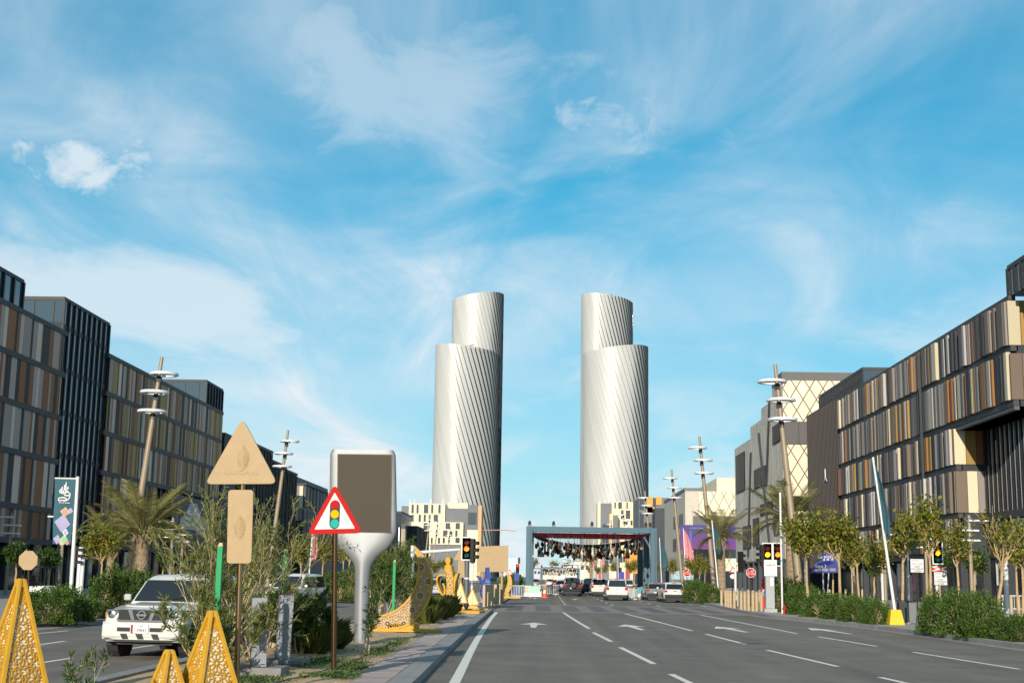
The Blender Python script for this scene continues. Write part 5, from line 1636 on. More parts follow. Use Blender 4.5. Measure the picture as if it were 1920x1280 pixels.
ewer('blue coffee pot ornament in front of the tan board', p, body, neck, None, spout, .6, M('royal_blue_paint', (.03, .055, .26), .5), M('pale_blue_backing', (.25, .32, .55), .6), .3, radians(8), [((0, 0, .06), (1.6, .9, .12))])
# ---- two golden teardrop lanterns
for k, (a, t_, c) in enumerate(((863, 1090, 1141), (885, 1103, 1141))):
    p = G(a, c, .16); Ys = p.y
    o = thing('teardrop_ornament', ('taller cream teardrop with golden rim beside the ewer', 'shorter cream teardrop with golden rim before the signal pole')[k], 'ornament', p, group='teardrop ornaments')
    h = sl(a, t_)[1]; w = .33
    obj('cream_body', MB().add([(0, 0, h), (w, 0, h*.24), (0, -w*.6, h*.22), (-w, 0, h*.24), (0, w*.6, h*.24), (0, 0, .06)], [(0, 3, 2), (0, 2, 1), (0, 1, 4), (0, 4, 3), (5, 2, 3), (5, 1, 2), (5, 4, 1), (5, 3, 4)]), M('cream_shade', (.78, .66, .38), .5), o)
    mb = MB()
    for s_ in (-1, 1): mb.tube([(s_*w*.5, 0, .08), (s_*w*1.12, 0, h*.22), (s_*w*.55, 0, h*.62), (0, 0, h*1.02)], .03, 5)
    mb.tube([(0, -w*.62, h*.22), (0, -w*.2, h*.7)], .012, 4)
    obj('rim', mb, gold, o)
    obj('foot', MB().hexa([(-w*1.1, -.2, 0), (w*1.1, -.2, 0), (w*1.1, .2, 0), (-w*1.1, .2, 0), (-w*.9, -.16, h*.14), (w*.9, -.16, h*.14), (w*.9, .16, h*.14), (-w*.9, .16, h*.14)]), gold, o)
    obj('base_plate', MB().box((.15, 0, -.02), (1.5, .8, .1)), gold, o, bevel=.01)
p = G(874, 1143, .14)
sp_ = thing('spotlight', 'small dark spotlight on the ornament plate', 'light', p)
obj('housing', MB().lathe([(.05, .0), (.09, .1), (.14, .2), (.14, .34), (.1, .36)], 12), dark_metal, sp_, smooth=2)
obj('stand', MB().box((0, 0, .02), (.3, .25, .04)), black, sp_)

# ------------------------------------------------------------------ gantries over the road
gblue = M('gantry_blue', (.055, .12, .165), .5, var=.06, scale=.6)
fabric_roof = leafmat('wine_fabric', (.45, .02, .10), (.45, .02, .10), .6)
def gantry(label, xl, xr, Y0, zt, depth, w, frames):
    root = thing('light_gantry', label, 'gantry', ((xl+xr)/2, Y0, 0))
    hw_ = (xr-xl)/2
    zb = 1.05
    for k in range(frames):
        y = depth*k/(frames-1)
        for s_ in (-1, 1):
            lg = obj('leg', MB().box((s_*(hw_-w/2), y, (zt+zb)/2), (w, .55, zt-zb)), gblue, root, bevel=.02)
            obj('leg_groove', MB().box((s_*(hw_-w/2)+.12, y-.28, (zt+zb)/2), (.06, .02, zt-zb-.6)), dark_metal, lg)
            if k == 0 or frames > 2:
                obj('foot_plate', MB().box((s_*(hw_-w/2), y, zb+.04), (w+.3, .8, .1)), dark_metal, lg)
        bh = .52 if k == 0 else .26
        obj('beam', MB().box((0, y, zt-bh/2), (2*hw_-2*w-.01, .5, bh)), gblue, root, bevel=.02)
    for s_ in (-1, 1):
        obj('side_beam', MB().box((s_*(hw_-w/2), depth/2, zt-.24), (w*.8, depth-.6, .4)), gblue, root)
    # printed roof, seen from below
    obj('roof_sheet', MB().box((0, depth/2, zt-.62), (2*hw_-2*w-.1, depth-.7, .02)), fabric_roof, root)
    # sagging string of panels in the middle
    V = []; Fc = []
    for i in range(25):
        t = i/24; x = -hw_+w+.3+t*(2*hw_-2*w-.6); sag = .95*sin(pi*t)**.8
        V += [(x, depth*.5, zt-.55-sag), (x, depth*.5, zt-.95-sag)]
        if i: Fc.append((2*i-2, 2*i-1, 2*i+1, 2*i))
    vo = obj('sagging_valance', MB().add(V, Fc), M('teal_valance', (.05, .10, .12), .6, var=.4, scale=2), root)
    vo.modifiers.new('thick', 'SOLIDIFY').thickness = .03
    return root
Yg = 135.0
xl, xr = X(986, Yg, 1060), X(1231.5, Yg, 1060)
zt = at(1110, 988, Yg).z
g1 = gantry('large blue gantry spanning the road with hanging lanterns', xl, xr, Yg, zt, 19.0, .62, 3)
Y2 = 500.0
xl2, xr2 = X(1013, Y2, 1080), X(1088, Y2, 1080)
gantry('smaller far blue gantry seen through the first one', xl2, xr2, Y2, at(1050, 1063, Y2).z, 12, .9, 2)
# concrete blocks under the legs
blk_p = [M('mint_print', (.36, .58, .46), .6, var=.15, scale=1.2), M('teal_print', (.05, .30, .36), .6, var=.1), M('wine_print', (.28, .04, .06), .6, var=.2), white]
k = 0
for s_, xx in ((-1, xl), (1, xr)):
    for j in range(3):
        y = Yg+9.5*j
        o = thing('ballast_block', '%s ballast block under the %s leg of the large gantry' % (('mint', 'teal', 'wine red')[j] if s_ > 0 else ('mint printed', 'second mint', 'third mint')[j], 'right' if s_ > 0 else 'left'), 'block', (xx-s_*.3, y, 0))
        obj('plinth', MB().box((0, 0, .18), (2.6, 1.5, .36)), wht, o, bevel=.03)
        obj('printed_box', MB().box((0, 0, .70), (2.2, 1.2, .66)), blk_p[j] if s_ > 0 else blk_p[0], o)
        if s_ < 0 and j == 0:
            obj('printed_palm', MB().add([(-.35, -.62, .45), (-.05, -.62, .45), (-.1, -.62, .8), (.1, -.62, .95), (-.2, -.62, .98), (-.5, -.62, .95), (-.3, -.62, .8)], [(0, 1, 2, 3, 4, 5, 6)]), patch_c[2], o)
# moving-head floodlights on the beam
for k, (a, c) in enumerate(((993, 985), (1038, 984), (1110, 986), (1211, 987), (1219, 987))):
    q = at(a, c+1, Yg)
    o = thing('beam_floodlight', 'black floodlight on the gantry beam, %s from the left' % NRM[k], 'floodlight', (q.x, Yg, zt+.045), group='floodlights on the gantry')
    obj('yoke', MB().box((-.13, 0, .17), (.05, .14, .34)).box((.13, 0, .17), (.05, .14, .34)).box((0, 0, .03), (.34, .2, .06)), black, o)
    obj('lamp_body', MB().lathe([(.06, .12), (.12, .16), (.125, .42), (.09, .5), (.03, .52)], 10), black, o, smooth=2)
# hanging lanterns
lan_c = [M('lantern_bronze', (.06, .045, .02), .4, .5), M('lantern_dark', (.02, .02, .022), .4, .4), M('lantern_copper', (.22, .08, .03), .4, .6), M('lantern_teal', (.03, .09, .09), .4, .3), M('lantern_ivory', (.55, .50, .40), .5)]
protos = []
for k, prof in enumerate((
        [(.03, .0), (.10, .06), (.16, .18), (.19, .36), (.14, .55), (.07, .66), (.09, .70), (.03, .82)],
        [(.02, .0), (.06, .05), (.17, .22), (.17, .40), (.05, .6), (.03, .75)],
        [(.13, .0), (.15, .03), (.15, .5), (.18, .53), (.05, .75), (.02, .8)])):
    for c in (0, 1, 2, 3, 4):
        me = MB().lathe(prof, 8).mesh('hanging_lantern', lan_c[c], True)
        protos.append(me)
cordm = M('lantern_cord', (.5, .5, .48), .6)
rng = random.Random(41)
for k in range(230):
    t = rng.random(); y = Yg+rng.choice([1.5, 4, 6.5, 8, 12, 15.5])+rng.uniform(-.4, .4)
    x = xl+.95+t*(xr-xl-1.9)
    drop = .75+rng.uniform(.2, 1.35)+.55*sin(pi*t)
    kind = rng.choice([0, 0, 1, 1, 5, 2, 3, 5, 6, 4, 8, 10, 9, 11, 13, 4, 12, 14])
    s_ = rng.uniform(.55, .95)
    o = obj('hanging_lantern', protos[kind], None, loc=(x, y, zt-drop-.8*s_))
    o.scale = (s_,)*3
    colw = ('bronze', 'black', 'copper', 'teal', 'ivory')[kind % 5]
    tag(o, 'small %s %s lantern hanging under the large gantry' % (colw, ('round', 'tapered', 'boxy')[kind//5]), 'lantern', 'lanterns under the gantry, %s %s' % (colw, ('round', 'tapered', 'boxy')[kind//5]))
    c_ = obj('cord', MB().box((0, 0, (.8+drop/s_)/2+.4), (.02, .02, max(.1, drop/s_-.02))), cordm, o)
mb = MB(); rng = random.Random(43)
for k in range(160):
    mb.lathe([(.05, 0), (.2, .3), (.2, .6), (.05, .95)], 6, (xl2+1+rng.random()*(xr2-xl2-2), Y2+rng.uniform(1, 10), at(1050, 1063, Y2).z-rng.uniform(1.4, 3.2)))
    mb.box((mb.v[-1][0], mb.v[-1][1], at(1050, 1063, Y2).z-.8), (.03, .03, 1.2))
o = obj('far_lanterns', mb, lan_c[4]); tag(o, 'mass of tiny lanterns under the far gantry', 'lanterns'); o['kind'] = 'stuff'
# pale ray-shaped ornament hanging at the left of the gantry
q = at(1012, 1042, Yg+6)
o = thing('hanging_ray', 'pale grey ray shaped ornament hanging near the left gantry leg', 'ornament', q)
obj('body', MB().add([(0, 0, .9), (.22, .15, .55), (.65, .0, .08), (0, -.15, -.1), (-.65, 0, .08), (-.22, .15, .55), (0, -.2, .4), (1.0, 0, -.1), (-1.0, 0, -.1)],
    [(0, 6, 1), (1, 6, 3, 2), (0, 5, 6), (5, 4, 3, 6), (0, 1, 5), (1, 2, 3, 4, 5), (2, 7, 3), (4, 3, 8)]), M('pale_fabric', (.42, .42, .40), .6), o, fix=True)
obj('cord', MB().box((0, 0, .9+(zt-q.z-.9)/2), (.02, .02, zt-q.z-.92)), cordm, o)
# floating white slats sculpture beyond
o = thing('slat_sculpture', 'cloud of thin white horizontal slats hanging beyond the gantry', 'sculpture', (X(1080, 420, 1050), 420, 0))
rng = random.Random(9)
for k in range(46):
    a = at(1058+rng.random()*40, 1038+rng.random()*24, 420)
    if (a.x-o.location.x)*.35+(a.z-8) > 3.4: continue
    obj('slat', MB().box((a.x-o.location.x, rng.uniform(-2, 2), a.z), (rng.uniform(1.0, 2.0), .3, .12)), white, o)
for s_ in (-3, 3): obj('post', MB().box((s_, 2.5, 4.5), (.12, .12, 9)), white, o)
# overhead far signals
Ys = 400.0; p = Vector((X(1088, Ys, 1075), Ys, .1))
o = thing('overhead_signal_arm', 'white overhead arm carrying four small signals before the far gantry', 'traffic light', p)
obj('mast', MB().tube([(0, 0, 0), (0, 0, sl(1088, 1063)[1])], .16, 8), white, o)
a0, a1 = sl(1013, 1060), sl(1088, 1064)
obj('arm', MB().tube([(a0[0], 0, a0[1]), (a1[0], 0, a1[1])], .12, 8), white, o)
for a in (1016, 1035, 1054, 1073):
    c = sl(a, 1061); signal_head(o, (c[0], -.2, c[1]), .6, 1.15, 'r')
signal_post('small signal showing red beside the far crescent', 970, 1112, [(970.5, 1065, 8, 17, 'r', 0, True)])
p = G(974, 1116, .13)
o = thing('blue_booth', 'narrow blue and black pillar below the small red signal', 'pillar', p)
obj('body', MB().box((-.3, .3, 1.1), (.45, .4, 2.2)), M('royal_blue_paint', (.03, .055, .26), .5), o)
obj('dark_panel', MB().box((-.3, .08, 1.2), (.46, .03, .4)), black, o)
for s_ in (0,):
    sgn = G(957, 1113, .13); Ys = sgn.y; p = sgn
    o = thing('far_warning_sign', 'far red warning triangle beside the small crescent', 'sign', p)
    obj('pole', MB().tube([(0, .03, 0), (0, .03, sl(957, 1072)[1])], .04, 8), bronze, o)
    obj('red_border', plate(sy([(951.5, 1077), (961, 1077), (956, 1065)]), 0, .04), red_paint, o, fix=True)
    obj('white_field', plate(sy([(953.5, 1076), (959, 1076), (956.2, 1068)]), -.03, .01), border_m, o, fix=True)
# crowd barriers and cone
def barrier(label, loc, rz, L_=2.2):
    o = thing('crowd_barrier', label, 'barrier', loc, rz, group='white crowd barriers')
    fr = MB().tube([(-L_/2, 0, .15), (-L_/2, 0, 1.1), (L_/2, 0, 1.1), (L_/2, 0, .15), (-L_/2, 0, .15)], .035, 6)
    obj('frame', fr, white, o)
    for k in range(11):
        obj('bar', MB().box((-L_/2+(k+1)*L_/12, 0, .62), (.03, .03, .92)), white, o)
    for s_ in (-.8, .8): obj('foot', MB().box((s_, 0, .03), (.06, .6, .06)).box((s_, 0, .12), (.05, .05, .14)), white, o)
barrier('white crowd barrier left of the cone', (X(978, 128), 128, 0), .1, 1.9)
barrier('white crowd barrier behind the cone', (X(1014, 150), 150, 0), .0, 2.4)
barrier('white crowd barrier right of the cone', (X(1029, 146), 146, 0), -.25, 2.2)
barrier('white crowd barrier beside the right ballast blocks', (X(1184, 128), 128, 0), 1.2, 2.0)
barrier('white crowd barrier behind the right white car', (X(1192, 131), 131, 0), 1.3, 2.0)
p = G(1021, 1120)
o = thing('traffic_cone', 'orange traffic cone with a white band on the road', 'cone', p)
cone_o = M('cone_orange', (.75, .10, .03), .5)
obj('base', MB().box((0, 0, .04), (.62, .62, .08)), cone_o, o, bevel=.01)
obj('cone_body', MB().lathe([(.24, .08), (.175, .42)], 14).lathe([(.115, .72), (.05, 1.05), (.03, 1.07)], 14), cone_o, o, smooth=2)
obj('white_band', MB().lathe([(.177, .42), (.117, .72)], 14), white, o, smooth=2)
# placards at the far kerb
for k, (a, t_, c, w_, col, lab) in enumerate(((1152, 1072, 1088, 3.4, (.6, .6, .66), 'white placard seen through the gantry'), (1166, 1073, 1092, 4.5, (.05, .05, .3), 'navy placard seen through the gantry'),
                                   (1176, 1069, 1092, 3.2, (.35, .05, .09), 'wine red placard right of the navy one'), (1124, 1074, 1090, 2.0, (.5, .05, .08), 'red placard left of the white one'))):
    Y = 230.0; p0 = at(a, c, Y); p1_ = at(a, t_, Y)
    o = thing('placard', lab, 'placard', (p0.x, Y, .13))
    hw_ = w_*Y/F
    obj('panel', MB().box((0, 0, (p1_.z+.6)/2+.1), (hw_*2, .15, p1_.z-.8)), M('placard_%d' % k, col, .6, var=.2, scale=1), o)
    obj('post', MB().box((0, .1, .3), (.12, .1, .6)), dark_metal, o)
p = at(979, 1085, 160)
o = thing('blue_white_kiosk', 'small blue and white kiosk seen left of the gantry', 'kiosk', (X(962, 170), 170, .13))
obj('walls', MB().box((0, 0, .9), (2.2, 1.6, 1.8)), M('kiosk_pink', (.55, .35, .33), .6), o)
obj('awning', MB().box((0, -.1, 2.0), (2.6, 2.0, .25)), white, o)
# ------------------------------------------------------------------ vegetation
bark = M('pale_bark', (.40, .28, .15), .85, var=.25, scale=6, bump=.5, bscale=30)
bark_g = M('grey_twig', (.46, .35, .21), .85, var=.25, scale=5)
palm_bark = M('palm_bark', (.26, .19, .12), .9, var=.35, scale=5, bump=.8, bscale=14)
leaf_tree = leafmat('tree_leaf', (.075, .115, .012), (.24, .225, .022), .35, (.40, .23, .03))
leaf_green = leafmat('dark_tree_leaf', (.025, .065, .012), (.07, .125, .02), .3)
leaf_hedge = leafmat('hedge_leaf', (.03, .075, .012), (.105, .165, .022), .25)
leaf_shrub = leafmat('shrub_leaf', (.075, .11, .022), (.19, .21, .05), .3, (.28, .23, .09))
leaf_palm = leafmat('palm_leaflet', (.11, .12, .03), (.23, .20, .06), .25, (.36, .26, .11))
leaf_grass = leafmat('grass_blade', (.085, .135, .03), (.19, .21, .055), .35, (.34, .26, .11))
def leaves(name, P, D, Lr, Wr, mat, rng, fold=.25):
    """N diamond leaves: base points P, directions D (numpy)"""
    P = np.asarray(P, float); D = np.asarray(D, float)
    n = len(P)
    D /= np.linalg.norm(D, axis=1)[:, None]+1e-9
    R_ = rng.normal(size=(n, 3)); S = np.cross(D, R_); S /= np.linalg.norm(S, axis=1)[:, None]+1e-9
    Nn = np.cross(D, S)
    l_ = rng.uniform(*Lr, size=(n, 1)); w_ = rng.uniform(*Wr, size=(n, 1))
    V = np.empty((n, 4, 3))
    V[:, 0] = P; V[:, 1] = P+D*l_*.5+S*w_*.5+Nn*w_*fold; V[:, 2] = P+D*l_; V[:, 3] = P+D*l_*.5-S*w_*.5+Nn*w_*fold
    me = bpy.data.meshes.new(name)
    me.vertices.add(n*4); me.vertices.foreach_set('co', V.ravel())
    me.loops.add(n*4); me.loops.foreach_set('vertex_index', np.arange(n*4, dtype=np.int32))
    me.polygons.add(n); me.polygons.foreach_set('loop_start', np.arange(0, n*4, 4, dtype=np.int32))
    me.update(calc_edges=True)
    me.materials.append(mat)
    return me
def branch_tree(rng, h_trunk, r0, n_limbs, spread, up, levels=2, rtip=.008):
    """returns (MB wood, tips[(point, dir)])"""
    mb = MB(); tips = []
    def grow(p, d, L_, r, lev):
        pts = [p]; rad = [r]
        n = 4
        for i in range(n):
            d = (d+Vector(rng.normal(size=3))*.16+Vector((0, 0, up*.08))).normalized()
            p = p+d*L_/n
            pts.append(p); rad.append(max(rtip, r*(1-.62*(i+1)/n)))
            if lev <= 1: tips.append((p.copy(), d.copy()))
        mb.tube(pts, rad, 6 if lev > 1 else 4, cap=False)
        if lev > 0:
            for k in range(3 if lev > 1 else 4):
                j = int(rng.integers(1, n+1))
                nd = (d+Vector(rng.normal(size=3))*.62+Vector((0, 0, up*.25))).normalized()
                grow(pts[j], nd, L_*rng.uniform(.5, .75), rad[j]*.75, lev-1)
    base = Vector((0, 0, 0))
    p = base; pts = [p]; rad = [r0*1.15]
    lean = Vector(rng.normal(size=3))*.03
    for i in range(5):
        p = p+Vector((lean.x, lean.y, 1)).normalized()*h_trunk/5+Vector((rng.normal()*.02, rng.normal()*.02, 0))
        pts.append(p); rad.append(r0*(1-.08*i))
    trunk = MB().tube(pts, rad, 9, cap=False)
    for k in range(n_limbs):
        a = 2*pi*k/n_limbs+rng.uniform(-.5, .5)
        d = Vector((cos(a)*spread, sin(a)*spread, up)).normalized()
        grow(pts[-1] if k % 2 else pts[-2].lerp(pts[-1], .7), d, rng.uniform(.9, 1.25)*h_trunk*.44, r0*.55, levels)
    return trunk, mb, tips
def street_tree(seed, h_trunk, r0, limbs, nleaf, mat, spread=.55, up=1.35, lsz=(.12, .20), wsz=(.08, .13), jit=.14):
    rng = np.random.default_rng(seed)
    trunk, mb, tips = branch_tree(rng, h_trunk, r0, limbs, spread, up)
    root = thing('street_tree', 'x', 'tree', group='small street trees')
    obj('trunk', trunk, bark, root, smooth=True)
    obj('limbs', mb, bark, root, smooth=True)
    # leaves in clumps at a share of the tips
    keep = rng.random(len(tips)) < .42
    T = [t for t, k in zip(tips, keep) if k]
    idx = rng.integers(0, len(T), nleaf)
    P = np.array([T[i][0] for i in idx])+rng.normal(size=(nleaf, 3))*jit
    D = rng.normal(size=(nleaf, 3))*.8+np.array([0, 0, -.15])
    obj('crown', leaves('crown', P, D, lsz, wsz, mat, rng), mat, root)
    return root
T1 = street_tree(1, 2.3, .065, 5, 800, leaf_tree)
T2 = street_tree(2, 2.2, .06, 5, 950, leaf_tree)
T3 = street_tree(3, 2.2, .065, 6, 420, leaf_tree)
T4 = street_tree(4, 2.2, .065, 5, 1350, leaf_tree, jit=.15)
T5 = street_tree(5, 1.8, .075, 4, 2600, leaf_green, .4, 1.2, jit=.14)
used = {}
def plant(proto, label, px_, Y, s=1.0, rz=0.0, z=.13, py=1150):
    loc = (X(px_, Y, py), Y, z)
    first = proto.name not in used
    used[proto.name] = 1
    return put_first(proto, first, label, loc, rz, s)
RT = [(T3, 1868, 48, 1.08, 'sparse tree with bare twigs and a lit trunk at the right hedge'), (T4, 1917, 66, 1.20, 'tree cut by the right picture edge'), (T1, 1800, 70, 1.20, 'thin tree left of the sparse one, behind the tall hedge'),
      (T2, 1746, 62, 1.34, 'tree directly left of the level crossing signal'), (T1, 1693, 66, 1.26, 'tree right of the flag pole on the yellow block'), (T2, 1653, 68, 0.94, 'low tree behind the flag pole on the yellow block'),
      (T1, 1612, 82, 1.20, 'tree with two trunks look right of the blue sign'), (T4, 1577, 70, 1.34, 'full yellowish tree in front of the blue sign'), (T4, 1518, 72, 1.34, 'full yellowish tree beside the nearest right lamp mast'),
      (T1, 1563, 95, 1.20, 'small tree behind the blue direction sign'), (T2, 1600, 100, 1.20, 'small tree far behind the blue sign to its right'), (T5, 1640, 104, 1.20, 'green tree by the shop front right of the blue sign'), (T5, 1830, 96, 1.26, 'green tree by the shop front near the right edge'),
      (T5, 1765, 98, 1.20, 'green tree by the shop front behind the level crossing sign'), (T1, 1910, 92, 1.32, 'tree by the shop front at the right edge')]
for k, (pr, px_, Y, s, lab) in enumerate(RT):
    plant(pr, lab, px_, Y, s, k*1.37)
for k, (px_, Y) in enumerate(((1312, 128), (1296, 142), (1262, 165), (1322, 150), (1226, 188), (1205, 215), (1190, 240), (1180, 262), (1150, 300), (1135, 330), (1120, 370), (1106, 420))):
    plant((T1, T4, T2)[k % 3], 'small tree in the row beyond the crossing on the right, %s from the front' % NRM[k], px_, Y, 1.0 if Y < 200 else 1.25, k*2.1)
LT = [(T5, 25, 84, 1.05, 'slim green tree at the left edge above the octagon sign'), (T5, 86, 88, .95, 'slim green tree between the octagon sign and the banner pole'), (T4, 187, 66, 1.0, 'yellow green tree left of the leaning mast'), (T2, 204, 78, 1.15, 'tall yellow green tree beside the leaning mast'),
      (T5, 6, 100, 1.0, 'green tree at the far left edge'), (T5, 300, 100, 1.0, 'green tree right of the palm trunk'), (T1, 650, 140, 1.3, 'tree behind the red warning triangle'), (T4, 600, 120, 1.2, 'tree left of the red triangle pole'), (T4, 560, 118, 1.15, 'tree behind the white car on the side road'), (T2, 640, 160, 1.4, 'far tree right of the red triangle pole'),
      (T4, 715, 190, 1.3, 'tree behind the paddle stem'), (T2, 690, 230, 1.4, 'far tree behind the paddle stem'), (T1, 500, 135, 1.2, 'tree behind the feathery shrubs'), (T4, 745, 260, 1.5, 'far tree behind the crescent'), (T2, 800, 300, 1.4, 'far tree left of the ewer'), (T4, 830, 340, 1.4, 'far tree behind the ewer'),
      (T4, 815, 180, .9, 'low tree right of the crescent'), (T1, 910, 300, 1.2, 'far tree under the tan board'), (T2, 935, 330, 1.2, 'far tree right of the tan board post'), (T4, 1000, 520, 2.2, 'round tree right of the left gantry leg'), (T4, 1036, 650, 2.4, 'far tree at the end of the road'), (T2, 1060, 620, 2.2, 'far tree right of the road end')]
for k, (pr, px_, Y, s, lab) in enumerate(LT):
    plant(pr, lab, px_, Y, s, k*1.9+.4)
# ---- hedges: every bush a thing
def hedge_mesh(seed, n, sx, sy, sz):
    rng = np.random.default_rng(seed)
    a = rng.uniform(0, 2*pi, n); c = rng.uniform(-.15, 1, n)
    r = (1-np.abs(rng.normal(size=n))*.13)
    ex = .65
    ca = np.sign(np.cos(a))*np.abs(np.cos(a))**ex; sa = np.sign(np.sin(a))*np.abs(np.sin(a))**ex
    q = np.sqrt(np.clip(1-np.clip(c, 0, 1)**3.2, 0, 1))
    lump = 1+.13*np.sin(a*5+c*4+seed)+.10*np.sin(a*9-c*7)+.07*np.sin(c*11+a*3)
    P = np.stack([ca*q*r*lump*sx, sa*q*r*lump*sy, np.clip(c, 0.0, 1)*r*lump*sz+.03], 1)
    D = P*np.array([1, 1, .8])/np.array([sx, sy, sz])+rng.normal(size=(n, 3))*.65+np.array([0, 0, .35])
    return leaves('foliage', P, D, (.05, .095), (.03, .052), leaf_hedge, rng)
def twig_ball(seed, sx, sy, sz, n=46):
    rng = np.random.default_rng(seed); mb = MB()
    for k in range(n):
        a = rng.uniform(0, 2*pi); c = rng.uniform(.2, 1)
        q = sqrt(max(0, 1-c**3))
        e = Vector((cos(a)*q*sx*.95, sin(a)*q*sy*.95, c*sz*.95))
        mb.tube([(e.x*.15, e.y*.15, 0), e*.55+Vector((0, 0, .1)), e], [.02, .012, .005], 4, cap=False)
    return mb.mesh('twigs', bark_g)
HM = [(hedge_mesh(s_, 9000, .95, .8, 1.0), twig_ball(s_, .95, .8, 1.0)) for s_ in (1, 2, 3)]
core_me = []
def bush(label, px_, py_, w, h, d, k, cat='hedge', name='hedge_bush'):
    p_ = G(px_, py_, .13)
    o = thing(name, label, cat, (p_.x, p_.y+d*.8, .12), k*.8, group='clipped hedge bushes')
    f_ = obj('foliage', HM[k % 3][0], None, o); t_ = obj('stems', HM[k % 3][1], None, o)
    for q in (f_, t_): q.scale = (w/.95, d/.8, h)
    return o
HB = [(1772, 1187, .72, 1.38, .7, 'tall dense hedge bush right of the litter bins'), (1812, 1191, .72, 1.42, .7, 'tall dense hedge bush left of the sparse tree trunk'), (1850, 1196, .7, 1.36, .7, 'tall dense hedge bush at the sparse tree trunk'), (1893, 1199, .75, .72, .7, 'low bush in front of the sparse tree trunk'), (1932, 1203, .75, .8, .7, 'low bush at the right picture edge'),
      (1475, 1147, 1.0, 1.75, .9, 'tallest hedge bush next to the control cabinet'), (1512, 1152, 1.0, 1.55, .9, 'second hedge bush from the control cabinet'), (1548, 1157, 1.0, 1.15, .8, 'third hedge bush from the control cabinet'), (1585, 1161, 1.0, 1.1, .8, 'fourth hedge bush from the control cabinet'), (1618, 1166, .9, 1.05, .8, 'fifth hedge bush from the control cabinet'), (1646, 1170, .62, 1.0, .6, 'hedge bush touching the yellow block'),
      (1313, 1128, 1.2, 1.5, 1.0, 'hedge bush left of the mint green block'), (1335, 1130, .9, 1.2, .8, 'lower hedge bush touching the mint green block'), (1300, 1123, 1.3, 1.6, 1, 'hedge bush behind the white car'),
      (75, 1168, 1.0, 1.05, .9, 'low clipped hedge bush right of the largest pyramid'), (103, 1165, 1.0, 1.1, .9, 'low clipped hedge bush left of the banner block'), (172, 1158, .5, .55, .5, 'small spiky plant right of the banner block'), (210, 1148, 1.2, 1.75, 1.0, 'bushy hedge behind the white car bonnet'), (245, 1145, 1.2, 1.6, 1, 'bushy hedge at the palm trunk foot')]
for k, (a, c, w, h, d, lab) in enumerate(HB): bush(lab, a, c, w, h, d, k)
for k, (a, Y, w, h) in enumerate(((635, 92, 1.6, 1.7), (662, 100, 1.8, 1.8), (690, 112, 1.8, 1.9), (600, 96, 1.5, 1.4), (822, 130, 1.6, 1.5), (955, 150, 1.3, 1.8), (964, 168, 1.4, 2.0))):
    o = bush('green bush on the left side, %s' % ('right of the red triangle pole', 'left of the paddle stem', 'behind the paddle stem', 'behind the white car roof', 'behind the golden ewer', 'behind the small crescent', 'left of the gantry foot')[k], a, 1150, w, h, 1.2, k)
    o.location = (X(a, Y), Y, .12)
# ---- feathery shrubs on the median
def feather_shrub(label, loc, h, spread, nst, nl, seed, mat=leaf_shrub, lean=(0, 0)):
    rng = np.random.default_rng(seed)
    root = thing('feathery_shrub', label, 'shrub', loc, group='feathery shrubs on the median')
    mb = MB(); P = []; D = []
    def stem(p, d, L_, r, lev):
        n = 7; pts = [p.copy()]; rad = [r]
        for i in range(n):
            d = (d+Vector(rng.normal(size=3))*.10+Vector((0, 0, .05))).normalized()
            p = p+d*L_/n; pts.append(p.copy()); rad.append(max(.0025, r*(1-.85*(i+1)/n)))
            if lev < 2 and i > (1 if lev else 2):
                m_ = nl
                for q in range(m_):
                    t = rng.random()
                    P.append(tuple(pts[-2].lerp(p, t))); dd = d+Vector(rng.normal(size=3))*.75; D.append(tuple(dd))
        mb.tube(pts, rad, 5, cap=False)
        if lev > 0:
            for k in range(5 if lev == 2 else 5):
                j = int(rng.integers(2, n+1))
                nd = (d*.8+Vector(rng.normal(size=3))*.36+Vector((0, 0, .12))).normalized()
                stem(pts[j], nd, L_*rng.uniform(.35, .6), rad[j]*.7, lev-1)
    for k in range(nst):
        a = 2*pi*k/nst+rng.uniform(-.4, .4); s_ = spread*rng.uniform(.25, 1)
        d = Vector((cos(a)*s_+lean[0], sin(a)*s_+lean[1], 1)).normalized()
        stem(Vector((cos(a)*.08, sin(a)*.08, 0)), d, h*rng.uniform(.6, .85), .024, 2)
    obj('stems', mb, bark_g, root)
    obj('foliage', leaves('foliage', P, D, (.09, .18), (.016, .030), mat, rng, .1), mat, root)
    return root
feather_shrub('large feathery shrub covering the bonnet of the white car', (X(408, 26, 1250), 26, .1), 2.8, .70, 11, 3, 11)
feather_shrub('tall feathery shrub behind the tan rectangle sign', (X(478, 27.5, 1240), 27.5, .1), 2.9, .42, 11, 3, 12, lean=(-.14, 0))
feather_shrub('drooping low shrub in front of the white car wheel', (X(398, 23.8, 1270), 23.8, .1), 1.2, 1.0, 8, 5, 13)
feather_shrub('dark dense shrub right of the grey posts', (X(560, 31, 1230), 31, .1), 1.25, 1.0, 12, 8, 14, leaf_green)
feather_shrub('shrub below the white car on the side road', (X(505, 33, 1230), 33, .1), 1.15, 1.0, 11, 7, 15)
feather_shrub('leafy shrub left of the crescent arc', (X(715, 50, 1150), 50, .1), 2.6, .55, 11, 8, 16, leaf_green)
feather_shrub('leafy shrub behind the crescent arc', (X(755, 55, 1150), 55, .1), 2.5, .6, 11, 8, 17, leaf_shrub)
feather_shrub('low shrub behind the tall paddle stem', (X(690, 58, 1150), 58, .1), 2.0, .7, 9, 8, 18, leaf_shrub)
feather_shrub('thin sapling at the paddle foot', (X(684, 31.5, 1240), 31.5, .12), 1.15, .12, 3, 2, 19, leaf_green)
